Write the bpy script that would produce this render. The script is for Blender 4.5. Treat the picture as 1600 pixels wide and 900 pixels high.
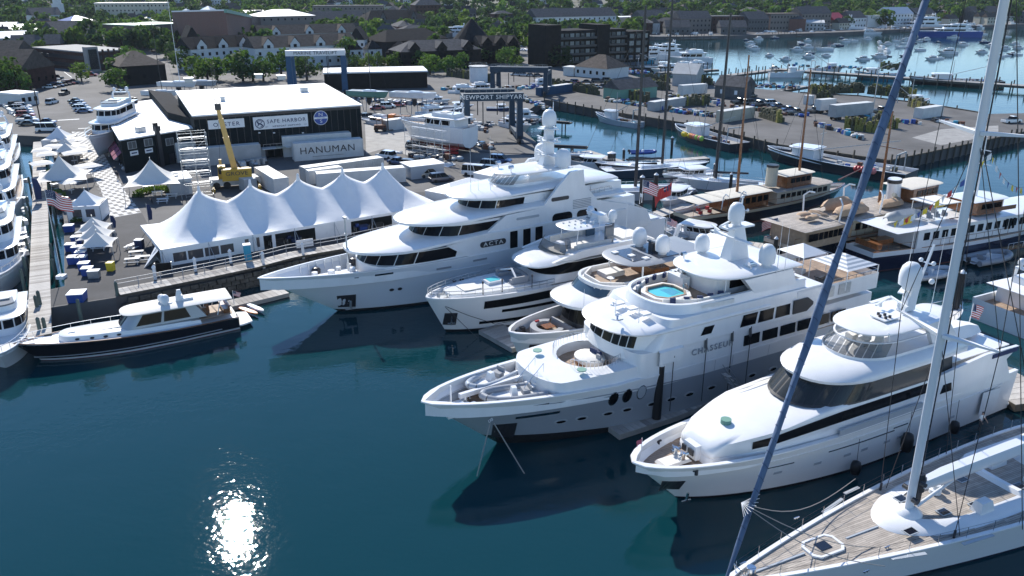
import bpy, math, random
from mathutils import Vector, Matrix, geometry
R=math.radians; PI=math.pi
rnd=random.Random(7)
for o in list(bpy.data.objects): bpy.data.objects.remove(o)
SC=bpy.context.scene; COL=SC.collection
# ---------------------------------------------------------------- camera
CH=38.0; FPX=1268.0; PITCH=R(20.73)
cam=bpy.data.cameras.new('camera'); CAM=bpy.data.objects.new('camera',cam); COL.objects.link(CAM)
cam.sensor_width=36; cam.lens=36*FPX/1600; cam.clip_end=6000; cam.clip_start=0.5
CAM.location=(0,0,CH); CAM.rotation_euler=(PI/2-PITCH,0,0); SC.camera=CAM
# ---------------------------------------------------------------- sky, sun, exposure
SUN_EL=R(35.5); SUN_AZ=R(-22.3)      # azimuth from +Y towards +X
W=bpy.data.worlds.new('World'); SC.world=W; W.use_nodes=True
nt=W.node_tree; nt.nodes.clear()
sky=nt.nodes.new('ShaderNodeTexSky'); sky.sky_type='NISHITA'; sky.sun_disc=False
sky.sun_elevation=SUN_EL; sky.sun_rotation=SUN_AZ; sky.air_density=1.0; sky.dust_density=0.0; sky.ozone_density=6.0
bg=nt.nodes.new('ShaderNodeBackground'); bg.inputs[1].default_value=0.125
wo=nt.nodes.new('ShaderNodeOutputWorld'); nt.links.new(sky.outputs[0],bg.inputs[0]); nt.links.new(bg.outputs[0],wo.inputs[0])
sl=bpy.data.lights.new('sun','SUN'); sl.energy=4.5; sl.angle=R(0.53); sl.color=(1,0.955,0.88)
SUN=bpy.data.objects.new('sun',sl); COL.objects.link(SUN)
sd=Vector((math.sin(SUN_AZ)*math.cos(SUN_EL),math.cos(SUN_AZ)*math.cos(SUN_EL),math.sin(SUN_EL)))
SUN.rotation_euler=sd.to_track_quat('Z','Y').to_euler()
SC.view_settings.view_transform='Standard'; SC.view_settings.look='None'; SC.view_settings.exposure=0.54; SC.view_settings.gamma=1
SC.render.engine='CYCLES'
SC.cycles.max_bounces=5; SC.cycles.diffuse_bounces=3; SC.cycles.glossy_bounces=3; SC.cycles.transmission_bounces=3; SC.cycles.transparent_max_bounces=6
# ---------------------------------------------------------------- geometry of the place: pixel ray -> point at height z
_S,_C=math.sin(PITCH),math.cos(PITCH)
def P(x,y,z=0.0):
    u=x-800; v=y-450; t=(CH-z)/(FPX*_S+v*_C); return (u*t,(FPX*_C-v*_S)*t,z)
def P2(x,y,z=0.0): return P(x,y,z)[:2]
ZQ=2.3
# ---------------------------------------------------------------- materials
MATS={}
def mat(name,c,rough=0.6,metal=0.0,var=0.0,scale=1.0,c2=None,bump=0.0,coat=0.0,spec=None,emit=None,bscale=None,stretch=None):
    if name in MATS: return MATS[name]
    m=bpy.data.materials.new(name); m.use_nodes=True; n=m.node_tree; b=n.nodes['Principled BSDF']
    b.inputs['Base Color'].default_value=(*c,1); b.inputs['Roughness'].default_value=rough; b.inputs['Metallic'].default_value=metal
    if coat: b.inputs['Coat Weight'].default_value=coat; b.inputs['Coat Roughness'].default_value=0.05
    if spec is not None: b.inputs['Specular IOR Level'].default_value=spec
    if var or c2 or bump:
        tc=n.nodes.new('ShaderNodeTexCoord'); src=tc.outputs['Object']
        if stretch:
            mp=n.nodes.new('ShaderNodeMapping'); mp.inputs['Scale'].default_value=stretch; n.links.new(src,mp.inputs[0]); src=mp.outputs[0]
        tx=n.nodes.new('ShaderNodeTexNoise'); tx.inputs['Scale'].default_value=scale; tx.inputs['Detail'].default_value=5; tx.inputs['Roughness'].default_value=0.65
        n.links.new(src,tx.inputs['Vector'])
        if var or c2:
            rp=n.nodes.new('ShaderNodeValToRGB'); rp.color_ramp.elements[0].position=0.33; rp.color_ramp.elements[1].position=0.68
            a=c2 if c2 else tuple(max(0,k*(1-var)) for k in c); d=c if c2 else tuple(min(1,k*(1+var)) for k in c)
            rp.color_ramp.elements[0].color=(*a,1); rp.color_ramp.elements[1].color=(*d,1)
            n.links.new(tx.outputs['Fac'],rp.inputs[0]); n.links.new(rp.outputs[0],b.inputs['Base Color'])
        if bump:
            t2=tx
            if bscale:
                t2=n.nodes.new('ShaderNodeTexNoise'); t2.inputs['Scale'].default_value=bscale; t2.inputs['Detail'].default_value=4; n.links.new(src,t2.inputs['Vector'])
            bp=n.nodes.new('ShaderNodeBump'); bp.inputs['Strength'].default_value=bump; bp.inputs['Distance'].default_value=0.1
            n.links.new(t2.outputs['Fac'],bp.inputs['Height']); n.links.new(bp.outputs[0],b.inputs['Normal'])
    if emit: b.inputs['Emission Color'].default_value=(*emit,1); b.inputs['Emission Strength'].default_value=1
    MATS[name]=m; return m
def hullmat(name,bands,slope=None):
    """paint that changes colour at heights: bands=[(z,colour),...] lowest first"""
    if name in MATS: return MATS[name]
    m=mat(name,(0.8,0.8,0.8),0.18,coat=0.5); n=m.node_tree; b=n.nodes['Principled BSDF']
    tc=n.nodes.new('ShaderNodeTexCoord'); sx=n.nodes.new('ShaderNodeSeparateXYZ'); n.links.new(tc.outputs['Object'],sx.inputs[0])
    mr=n.nodes.new('ShaderNodeMapRange'); mr.inputs['From Min'].default_value=-1; mr.inputs['From Max'].default_value=9; zo=sx.outputs['Z']
    if slope:
        a=n.nodes.new('ShaderNodeMapRange'); a.inputs['From Min'].default_value=slope[0]; a.inputs['From Max'].default_value=slope[1]; a.inputs['To Min'].default_value=0; a.inputs['To Max'].default_value=slope[2]; n.links.new(sx.outputs['X'],a.inputs['Value'])
        q=n.nodes.new('ShaderNodeMath'); q.operation='SUBTRACT'; n.links.new(zo,q.inputs[0]); n.links.new(a.outputs[0],q.inputs[1]); zo=q.outputs[0]
    n.links.new(zo,mr.inputs['Value'])
    rp=n.nodes.new('ShaderNodeValToRGB'); rp.color_ramp.interpolation='CONSTANT'; e=rp.color_ramp.elements
    e[0].position=0; e[0].color=(*bands[0][1],1); e[1].position=(bands[1][0]+1)/10; e[1].color=(*bands[1][1],1)
    for z,c in bands[2:]:
        q=e.new((z+1)/10); q.color=(*c,1)
    n.links.new(mr.outputs[0],rp.inputs[0]); n.links.new(rp.outputs[0],b.inputs['Base Color'])
    return m
def brickmat(name,c,mortar,sx,sy,var=0.2):
    if name in MATS: return MATS[name]
    m=mat(name,c,0.85); n=m.node_tree; b=n.nodes['Principled BSDF']
    tc=n.nodes.new('ShaderNodeTexCoord'); br=n.nodes.new('ShaderNodeTexBrick'); n.links.new(tc.outputs['Object'],br.inputs[0])
    br.inputs['Color1'].default_value=(*c,1); br.inputs['Color2'].default_value=(*[k*(1-var) for k in c],1); br.inputs['Mortar'].default_value=(*mortar,1)
    br.inputs['Scale'].default_value=1; br.inputs['Brick Width'].default_value=sx; br.inputs['Row Height'].default_value=sy; br.inputs['Mortar Size'].default_value=0.012
    n.links.new(br.outputs[0],b.inputs['Base Color']); return m
def plankmat(name,c,dark,w,ang=0.0,gap=0.012,var=0.12,rough=0.7):
    """decking: planks along local x (turned by ang), w wide, with dark seams"""
    if name in MATS: return MATS[name]
    m=mat(name,c,rough); n=m.node_tree; b=n.nodes['Principled BSDF']; L=n.links
    tc=n.nodes.new('ShaderNodeTexCoord'); mp=n.nodes.new('ShaderNodeMapping'); mp.inputs['Rotation'].default_value=(0,0,ang); L.new(tc.outputs['Object'],mp.inputs[0])
    br=n.nodes.new('ShaderNodeTexBrick'); L.new(mp.outputs[0],br.inputs[0]); br.offset=0.37
    br.inputs['Color1'].default_value=(*[k*(1+var) for k in c],1); br.inputs['Color2'].default_value=(*[k*(1-var) for k in c],1); br.inputs['Mortar'].default_value=(*dark,1)
    br.inputs['Scale'].default_value=1; br.inputs['Brick Width'].default_value=w*22; br.inputs['Row Height'].default_value=w; br.inputs['Mortar Size'].default_value=gap
    nz=n.nodes.new('ShaderNodeTexNoise'); nz.inputs['Scale'].default_value=1.3; nz.inputs['Detail'].default_value=6; L.new(tc.outputs['Object'],nz.inputs[0])
    mx=n.nodes.new('ShaderNodeMixRGB'); mx.blend_type='MULTIPLY'; mx.inputs[0].default_value=0.55
    rp=n.nodes.new('ShaderNodeValToRGB'); rp.color_ramp.elements[0].position=0.3; rp.color_ramp.elements[0].color=(.55,.55,.55,1); rp.color_ramp.elements[1].position=0.65; rp.color_ramp.elements[1].color=(1,1,1,1)
    L.new(nz.outputs['Fac'],rp.inputs[0]); L.new(br.outputs[0],mx.inputs[1]); L.new(rp.outputs[0],mx.inputs[2]); L.new(mx.outputs[0],b.inputs['Base Color']); return m
def leafmat(name,c,v=0.35):
    if name in MATS: return MATS[name]
    m=mat(name,c,0.75,var=v,scale=0.45); n=m.node_tree; b=n.nodes['Principled BSDF']
    oi=n.nodes.new('ShaderNodeObjectInfo'); hs=n.nodes.new('ShaderNodeHueSaturation')
    mr=n.nodes.new('ShaderNodeMapRange'); mr.inputs['To Min'].default_value=0.7; mr.inputs['To Max'].default_value=1.35; n.links.new(oi.outputs['Random'],mr.inputs['Value']); n.links.new(mr.outputs[0],hs.inputs['Value']); m3=n.nodes.new('ShaderNodeMapRange'); m3.inputs['To Min'].default_value=0.47; m3.inputs['To Max'].default_value=0.53; mm_=n.nodes.new('ShaderNodeMath'); mm_.operation='FRACT'; m4=n.nodes.new('ShaderNodeMath'); m4.operation='MULTIPLY'; m4.inputs[1].default_value=7.3; n.links.new(oi.outputs['Random'],m4.inputs[0]); n.links.new(m4.outputs[0],mm_.inputs[0]); n.links.new(mm_.outputs[0],m3.inputs['Value']); n.links.new(m3.outputs[0],hs.inputs['Hue'])
    src=b.inputs['Base Color'].links[0].from_socket; n.links.new(src,hs.inputs['Color']); n.links.new(hs.outputs[0],b.inputs['Base Color'])
    b.inputs['Specular IOR Level'].default_value=0.08
    tr=n.nodes.new('ShaderNodeBsdfTranslucent'); tr.inputs[0].default_value=(c[0]*1.6,c[1]*1.8,c[2]*.8,1); ms=n.nodes.new('ShaderNodeMixShader'); ms.inputs[0].default_value=0.3
    out=n.nodes['Material Output']; n.links.new(b.outputs[0],ms.inputs[1]); n.links.new(tr.outputs[0],ms.inputs[2]); n.links.new(ms.outputs[0],out.inputs[0]); return m
M=dict(
 gel=mat('white_gelcoat',(.79,.79,.79),.25,var=.045,scale=.5,coat=.4,stretch=(1,1,.35),bump=.03), gelgrey=mat('pale_grey_gelcoat',(.42,.45,.48),.25,coat=.4), pgrey=mat('grey_paint',(.28,.30,.33),.4),
 glass=mat('dark_glass',(.006,.007,.009),.08,spec=.13), bglass=mat('blue_glass',(.05,.09,.13),.06,spec=.8), clear=mat('tinted_glass',(.035,.045,.05),.07,spec=.4),
 teak=plankmat('teak_deck',(.40,.29,.21),(.10,.07,.05),.22), gteak=plankmat("weathered_teak_deck",(.45,.395,.34),(.15,.135,.12),.16,var=.18), wood=mat('varnished_wood',(.22,.085,.03),.25,var=.3,scale=3,coat=.5),
 rope=mat('rope',(.30,.29,.27),.8), wire=mat('rigging_wire',(.05,.05,.055),.4,.6), chrome=mat('polished_steel',(.62,.64,.66),.22,1.0), alu=mat('aluminium',(.50,.52,.54),.4,.8,var=.1,scale=3),
 black=mat('black_rubber',(.012,.012,.014),.5), dark=mat('dark_trim',(.03,.03,.035),.4), navy=mat('navy_canvas',(.02,.035,.10),.8), canvas=mat('cream_canvas',(.62,.58,.50),.85,var=.08,scale=2,bump=.4), tan=mat('tan_canvas',(.42,.29,.19),.85,var=.12,scale=2,bump=.5),
 cushion=mat('pale_cushion',(.72,.70,.66),.8,var=.05,scale=3), gcush=mat('grey_cushion',(.30,.31,.33),.8), dome=mat('radome_white',(.74,.76,.78),.35), 
 tent=mat('tent_fabric',(.80,.80,.80),.6,var=.03,scale=.5,bump=.25,bscale=1.2), dtent=mat('cream_tent_fabric',(.66,.64,.60),.65,var=.05,scale=.6,bump=.2),
 vinyl=mat('clear_vinyl',(.10,.09,.09),.12), asphalt=mat('asphalt',(.048,.048,.052),.9,var=.3,scale=.22,bump=.15,bscale=6), asphalt2=mat('old_asphalt',(.105,.10,.097),.9,var=.3,scale=.09,bump=.1,bscale=5),
 concrete=mat('concrete',(.30,.29,.275),.85,var=.18,scale=.5,bump=.15,bscale=4), dconc=mat('stained_concrete',(.11,.105,.095),.9,var=.4,scale=.7,bump=.5), white=mat('white_paint',(.78,.78,.78),.55,var=.05,scale=1), lane=mat('lane_paint',(.62,.62,.60),.7,var=.15,scale=2),
 dock=plankmat('dock_boards',(.43,.40,.365),(.10,.09,.08),.28,ang=PI/2,gap=.02,var=.22), pile=mat('wet_piling',(.10,.085,.065),.85,var=.4,scale=1.2,bump=.6,stretch=(1,1,.25)), gpile=mat('green_piling',(.10,.13,.11),.8,var=.35,scale=1,bump=.4,stretch=(1,1,.25)), bpile=mat('black_piling',(.018,.018,.02),.45),
 dkwall=mat('dark_green_cladding',(.011,.016,.018),.85,var=.2,scale=.3,spec=.12), roofw=mat('white_membrane_roof',(.80,.80,.79),.6,var=.06,scale=.10), roofg=mat('grey_shingle_roof',(.085,.085,.09),.95,var=.3,scale=.8,spec=.15), roofd=mat('dark_shingle_roof',(.022,.022,.025),.95,var=.3,scale=.6,spec=.1), roofb=mat('brown_shingle_roof',(.10,.082,.07),.95,var=.3,scale=.8,spec=.15),
 brick=brickmat('red_brick',(.19,.085,.06),(.2,.17,.15),.9,.3), dbrick=mat('dark_brick',(.075,.04,.033),.95,var=.25,scale=.5,spec=.1), wsiding=mat('white_siding',(.62,.63,.62),.7,var=.05,scale=.3), gsiding=mat('grey_shingle_wall',(.12,.12,.12),.95,var=.25,scale=.5,spec=.15), cream=mat('cream_wall',(.52,.48,.38),.8,var=.06,scale=.3), bsiding=mat('brown_timber_wall',(.022,.020,.019),.95,var=.25,scale=.5,spec=.1),
 green=mat('copper_green',(.14,.30,.24),.6), blue=mat('blue_steel',(.025,.085,.17),.6,var=.12,scale=.7), dblue=mat('deep_blue_steel',(.010,.035,.065),.6,var=.15,scale=.7), cyan=mat('cyan_plastic',(.03,.30,.45),.5), bblue=mat('bright_blue_plastic',(.02,.07,.30),.45),
 yellow=mat('crane_yellow',(.62,.40,.12),.45,var=.1,scale=.8), gold=mat('crane_gold',(.55,.32,.03),.45,var=.1,scale=.8), byel=mat('bright_yellow',(.75,.55,.03),.5), red=mat('red_paint',(.50,.03,.03),.45), orange=mat('orange_plastic',(.75,.22,.04),.5), pink=mat('pink_plastic',(.8,.22,.2),.5), lime=mat('lime_plastic',(.45,.65,.1),.5), maroon=mat('maroon_canvas',(.28,.07,.12),.8),
 rust=mat('rusty_steel',(.14,.06,.035),.8,var=.4,scale=2), antifoul=mat('red_antifouling',(.22,.05,.035),.8,var=.2,scale=1), contw=mat('white_container',(.62,.62,.60),.55,var=.10,scale=.5), contg=mat('grey_container',(.40,.41,.41),.6,var=.12,scale=.5),
 bark=mat('bark',(.07,.05,.035),.95,var=.3,scale=3), skin=mat('skin',(.45,.26,.18),.6), pool=mat('pool_water',(.10,.55,.60),.08), trap=mat('lobster_trap_wire',(.085,.085,.05),.9,var=.5,scale=6), trapy=mat('yellow_trap_wire',(.22,.20,.05),.95,var=.5,scale=6),
 stone=mat('seawall_stone',(.10,.09,.075),.9,var=.5,scale=1.3,bump=.7), soil=mat('town_ground',(.13,.13,.10),.95,var=.35,scale=.03), grass=mat('lawn',(.07,.11,.035),.95,var=.3,scale=.1), sailblue=mat('blue_sail_cover',(.10,.15,.25),.75,var=.3,scale=1.5,bump=.5,bscale=2.5,stretch=(1,1,.3)), mastw=mat('mast_paint',(.66,.69,.73),.3,coat=.3), tinted=mat('deck_hatch_glass',(.01,.012,.02),.06,spec=.8), solar=mat('solar_panel',(.035,.04,.06),.2,coat=.5))
for i,c in enumerate([(.065,.112,.034),(.09,.14,.038),(.048,.085,.032),(.10,.15,.040),(.042,.072,.035)]): M['foliage_%d'%i]=leafmat('foliage_%d'%i,c)
for k_ in ('clear',): MATS['tinted_glass'].node_tree.nodes['Principled BSDF'].inputs['Alpha'].default_value=.62
# ---------------------------------------------------------------- mesh builder
class G:
    def __init__(s): s.v=[]; s.f=[]
    def add(s,vs,fs):
        n=len(s.v); s.v+= [tuple(q) for q in vs]; s.f+=[tuple(i+n for i in f) for f in fs]; return s
    def box(s,x,y,z,sx,sy,sz,rz=0,top=1.0):
        """centre x,y; base z"""
        c,n=math.cos(rz),math.sin(rz); vs=[]
        for k,(h,q) in enumerate(((0,1),(sz,top))):
            for a,b in ((-1,-1),(1,-1),(1,1),(-1,1)):
                px,py=a*sx/2*q,b*sy/2*q; vs.append((x+px*c-py*n,y+px*n+py*c,z+h))
        return s.add(vs,[(3,2,1,0),(4,5,6,7),(0,1,5,4),(1,2,6,5),(2,3,7,6),(3,0,4,7)])
    def bar(s,p,q,w,h=None):
        p,q=Vector(p),Vector(q); d=(q-p)
        if d.length<1e-6: return s
        d.normalize(); h=h or w
        a=Vector((0,0,1)).cross(d)
        if a.length<1e-3: a=Vector((1,0,0))
        a.normalize(); b=d.cross(a); vs=[]
        for r in (p,q):
            for i,j in ((-1,-1),(1,-1),(1,1),(-1,1)): vs.append(r+a*i*w/2+b*j*h/2)
        return s.add(vs,[(3,2,1,0),(4,5,6,7),(0,1,5,4),(1,2,6,5),(2,3,7,6),(3,0,4,7)])
    def cyl(s,p,q,r0,r1=None,n=8,cap=True):
        p,q=Vector(p),Vector(q); d=(q-p); r1=r0 if r1 is None else r1
        if d.length<1e-6: return s
        d.normalize(); a=Vector((0,0,1)).cross(d)
        if a.length<1e-3: a=Vector((1,0,0))
        a.normalize(); b=d.cross(a); vs=[]
        for c,r in ((p,r0),(q,r1)):
            for i in range(n): t=2*PI*i/n; vs.append(c+a*math.cos(t)*r+b*math.sin(t)*r)
        fs=[(i,(i+1)%n,n+(i+1)%n,n+i) for i in range(n)]
        if cap: fs+=[tuple(range(n-1,-1,-1)),tuple(range(n,2*n))]
        return s.add(vs,fs)
    def tube(s,pts,r,n=6,r1=None):
        for i in range(len(pts)-1):
            a=r if r1 is None else r+(r1-r)*i/(len(pts)-1); b=r if r1 is None else r+(r1-r)*(i+1)/(len(pts)-1)
            s.cyl(pts[i],pts[i+1],a,b,n)
        return s
    def prism(s,poly,z0,z1,top=True,bot=False):
        n=len(poly); ar=sum(poly[i][0]*poly[(i+1)%n][1]-poly[(i+1)%n][0]*poly[i][1] for i in range(n))
        if ar<0: poly=poly[::-1]
        vs=[(p[0],p[1],z0) for p in poly]+[(p[0],p[1],z1) for p in poly]
        fs=[(i,(i+1)%n,n+(i+1)%n,n+i) for i in range(n)] if z1!=z0 else []
        if n>4:
            tr=geometry.tessellate_polygon([[Vector((p[0],p[1],0)) for p in poly]])
            for t in tr:
                a,b,c=[poly[k] for k in t]
                if (b[0]-a[0])*(c[1]-a[1])-(b[1]-a[1])*(c[0]-a[0])<0: t=t[::-1]
                if top: fs.append(tuple(k+n for k in t))
                if bot: fs.append(tuple(t[::-1]))
        else:
            if top: fs.append(tuple(range(n,2*n)))
            if bot: fs.append(tuple(range(n-1,-1,-1)))
        return s.add(vs,fs)
    def loft(s,rings,closed=True,c0=True,c1=True):
        n=len(rings[0]); vs=[p for r in rings for p in r]; fs=[]; m=n if closed else n-1
        for k in range(len(rings)-1):
            for i in range(m):
                j=(i+1)%n; fs.append((k*n+i,k*n+j,(k+1)*n+j,(k+1)*n+i))
        if closed and c0: fs.append(tuple(range(n-1,-1,-1)))
        if closed and c1: fs.append(tuple((len(rings)-1)*n+i for i in range(n)))
        return s.add(vs,fs)
    def lathe(s,x,y,z,prof,n=12):
        return s.loft([[(x+r*math.cos(2*PI*i/n),y+r*math.sin(2*PI*i/n),z+h) for i in range(n)] for r,h in prof])
    def ball(s,x,y,z,r,sz=None,n=8,m=5):
        sz=sz or r
        return s.lathe(x,y,z,[(max(.001,r*math.sin(PI*k/m)),-sz*math.cos(PI*k/m)) for k in range(m+1)],n)
    def quad(s,*p): return s.add(p,[tuple(range(len(p)))])
    def mesh(s,name,m,smooth=False):
        me=bpy.data.meshes.new(name); me.from_pydata(s.v,[],s.f); me.materials.append(m)
        if smooth:
            for p in me.polygons: p.use_smooth=True
            if smooth is not True: me.set_sharp_from_angle(angle=R(smooth))
        me.update(); return me
def ob(name,g,m,par=None,smooth=False,**kw):
    if isinstance(m,str): m=M[m]
    me=g.mesh(name,m,smooth) if isinstance(g,G) else g
    o=bpy.data.objects.new(name,me); COL.objects.link(o)
    if par is not None: o.parent=par
    for k,v in kw.items(): o[k]=v
    return o
def T(name,label,cat,loc=(0,0,0),rz=0,group=None):
    o=bpy.data.objects.new(name,None); o.empty_display_size=.5; COL.objects.link(o); o.location=loc; o.rotation_euler=(0,0,rz)
    o['label']=label; o['category']=cat
    if group: o['group']=group
    return o
def tag(o,label,cat,group=None):
    o['label']=label; o['category']=cat
    if group: o['group']=group
    return o
KIDS={}
def kids(o):
    return [c for c in o.children]
def copy(o,loc,rz=0,label=None,group=None,sc=None,cm=None):
    """copy of a thing with its parts and sub-parts; cm maps old material name -> new for the copy"""
    def one(a,par):
        b=a.copy(); COL.objects.link(b)
        if cm and b.data and b.data.materials and b.data.materials[0].name in cm:
            key=(b.data.name,cm[b.data.materials[0].name])
            if key not in KIDS:
                d=b.data.copy(); d.materials[0]=M[cm[b.data.materials[0].name]]; KIDS[key]=d
            b.data=KIDS[key]
        if par is not None: b.parent=par
        for ch in CH_OF(a): one(ch,b)
        return b
    r=one(o,None); r.location=loc; r.rotation_euler=(0,0,rz)
    if sc: r.scale=sc if isinstance(sc,tuple) else (sc,)*3
    if label: r['label']=label
    if group: r['group']=group
    return r
def CH_OF(a):
    if a.name not in CHC: CHC[a.name]=list(a.children)
    return CHC[a.name]
CHC={}
def text(name,s,size,m,par,loc,rot,ext=0.02,sx=1.0,spacing=1.0,shear=0.0):
    c=bpy.data.curves.new(name,'FONT'); c.body=s; c.size=size; c.extrude=ext; c.align_x='CENTER'; c.align_y='CENTER'; c.space_character=spacing; c.shear=shear; c.resolution_u=3
    t=bpy.data.objects.new(name,c); me=bpy.data.meshes.new_from_object(t); bpy.data.objects.remove(t); me.materials.clear(); me.materials.append(M[m])
    o=bpy.data.objects.new(name,me); COL.objects.link(o); o.parent=par; o.location=loc; o.rotation_euler=rot; o.scale=(sx,1,1); return o
def S_(name,g,m,**kw): return ob(name,g,m,None,kind='structure',**kw)
# ================================================================ SETTING
def poly(px,z=ZQ): return [P2(x,y,z) for x,y in px]
# water
g=G(); n=40
g.quad((-900,-60,0),(1500,-60,0),(1500,1500,0),(-900,1500,0))
wm=bpy.data.materials.new('harbour_water'); wm.use_nodes=True; N=wm.node_tree; b=N.nodes['Principled BSDF']
b.inputs['Base Color'].default_value=(.003,.036,.046,1); b.inputs['Roughness'].default_value=.02; b.inputs['IOR'].default_value=1.333
tc=N.nodes.new('ShaderNodeTexCoord'); prev=None
for (sx,sy,sc,dist,st,det) in ((1,.6,.42,.030,1,3),(1,.7,1.7,.014,1,3),(1,.8,.06,.05,1,2)):
    mp=N.nodes.new('ShaderNodeMapping'); mp.inputs['Scale'].default_value=(sx*.75,sy*1.5,1); mp.inputs['Rotation'].default_value=(0,0,R(12)); N.links.new(tc.outputs['Object'],mp.inputs[0])
    tx=N.nodes.new('ShaderNodeTexNoise'); tx.inputs['Scale'].default_value=sc; tx.inputs['Detail'].default_value=det; tx.inputs['Roughness'].default_value=.55; N.links.new(mp.outputs[0],tx.inputs['Vector'])
    bp=N.nodes.new('ShaderNodeBump'); bp.inputs['Strength'].default_value=st; bp.inputs['Distance'].default_value=dist; N.links.new(tx.outputs['Fac'],bp.inputs['Height'])
    if prev: N.links.new(prev.outputs[0],bp.inputs['Normal'])
    prev=bp
N.links.new(prev.outputs[0],b.inputs['Normal'])
S_('water',g,wm)
# sea bed so nothing floats over a void
S_('sea_bed',G().quad((-900,-60,-6),(1500,-60,-6),(1500,1500,-6),(-900,1500,-6)),'stone')
# main land: shipyard quay + fishing pier peninsula + town, one sheet with quay walls
coast=[(-400,196),(42,212),(78,214),(86,260),(92,300),(100,345),(101,447),(71,454),(71,482),(180,465),(188,462),(330,434),(460,402),(560,386),(690,352),(800,318),(878,283),(852,250),(838,222),(800,190),(848,157),(940,172),(1010,183),(1075,193),(1215,226),(1390,252),(1500,229),(1600,207),(1750,176),(1750,152),(1640,176),(1540,178),(1450,163),(1340,150),(1250,145),(1170,137),(1110,131),(1062,123),(1000,121),(958,110),(905,104),(1000,103),(1003,90),(1001,66),(1004,57),(1060,57),(1120,56),(1200,54),(1320,50),(1380,47),(1450,44),(1520,40),(1600,38)]
cw=poly(coast)+[(900,1000),(1500,1400),(1500,1500),(-900,1500),(-900,300)]
S_('quay_ground',G().prism(cw,-6,ZQ),'asphalt2')
def sheet(name,px,m,dz,z=ZQ): return S_(name,G().prism(poly(px,z),z+dz,z+dz),m)
sheet('asphalt_yard',[(101,345),(172,342),(222,333),(232,352),(470,330),(470,300),(700,300),(862,284),(690,350),(560,384),(460,400),(330,432),(188,460),(180,464),(72,480),(72,455),(102,447)],'asphalt',.004)
sheet('parking_lot',[(22,172),(60,90),(130,85),(250,175),(160,200),(140,205),(42,208)],'asphalt2',.004)
sheet('concrete_apron',[(570,185),(650,180),(672,215),(700,260),(600,232),(572,240)],'concrete',.004)
sheet('pier_concrete_pad',[(1425,215),(1470,202),(1560,196),(1560,210),(1470,227)],'concrete',.008)
# terrain behind
def hz(x,y):
    d=max(0,min(1,(y-640)/900)); s=d*d*(3-2*d)
    return ZQ-.5+44*s*(1-.35*max(0,min(1,(x-100)/700)))+ (2.5*math.sin(x*.013+1)*math.sin(y*.009) if y>800 else 0)*s
g=G(); nx,ny=50,40; vs=[]; fs=[]
for j in range(ny+1):
    for i in range(nx+1):
        y=560+(1480-560)*j/ny; x=-880+(2380)*i/nx; vs.append((x,y,hz(x,y)))
for j in range(ny):
    for i in range(nx): a=j*(nx+1)+i; fs.append((a,a+1,a+nx+2,a+nx+1))
g.add(vs,fs)
# keep only cells well inside the land side
keep=[]
for f in g.f:
    cx=sum(vs[k][0] for k in f)/4; cy=sum(vs[k][1] for k in f)/4
    lim=640 if cx<60 else 620+max(0,(cx-60))*.62
    if cy>lim: keep.append(f)
g.f=keep
S_('town_hillside',g,'soil',)
# lane markings of car park and white stop lines
g=G()
def line(g,a,b,w,z=ZQ+.008,zz=ZQ):
    A=Vector(P(*a,zz)); B=Vector(P(*b,zz)); d=(B-A).normalized(); s_=Vector((-d.y,d.x,0))*w/2
    g.quad(*[(q.x,q.y,z) for q in (A-s_,B-s_,B+s_,A+s_)])
for a,b,w in [((90,188),(124,186),1.1),((122,201),(140,200),.8),((46,102),(56,112),.5),((50,136),(56,143),.5),((100,112),(112,121),.3)]: line(g,a,b,w)
for i in range(9): line(g,(96+i*5,107+i*2),(99+i*5,106.5+i*2),.5)
S_('road_markings',g,'lane')
# checkerboard plaza : white sheet with grey pavers
g=G(); pz=[(172,341),(221,332),(196,300),(174,262),(154,226),(139,206),(112,206),(120,226),(140,268),(157,295)]
S_('plaza_paving',G().prism(poly(pz),ZQ+.004,ZQ+.03),mat('pale_paving',(.58,.57,.55),.8,var=.1,scale=1))
A=Vector(P(172,341,ZQ)); Bv=Vector(P(221,332,ZQ)); Cv=Vector(P(112,206,ZQ)); Dv=Vector(P(139,206,ZQ))
pm=None; cols=7; k=0; L=(A-Cv).length; rows=int(L/1.75)
for r in range(rows):
    for c in range(cols):
        if (r+c)%2: continue
        a=(r+.5)/rows; q=(c+.5)/cols
        lo=A.lerp(Cv,a); hi=Bv.lerp(Dv,a); pt=lo.lerp(hi,q); wd=(hi-lo).length/cols
        if pm is None:
            pm=G().box(0,0,0,1,1,.012).mesh('paver',mat('grey_paver',(.17,.165,.16),.85,var=.15,scale=2))
        if k>=300: break
        o=ob('paver',pm,None,bpy.data.objects['plaza_paving']); u=(hi-lo).normalized(); o.location=(pt.x,pt.y,ZQ+.031); o.scale=(wd*.98,1.15,1); o.rotation_euler=(0,0,math.atan2(u.y,u.x)); k+=1
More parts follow.
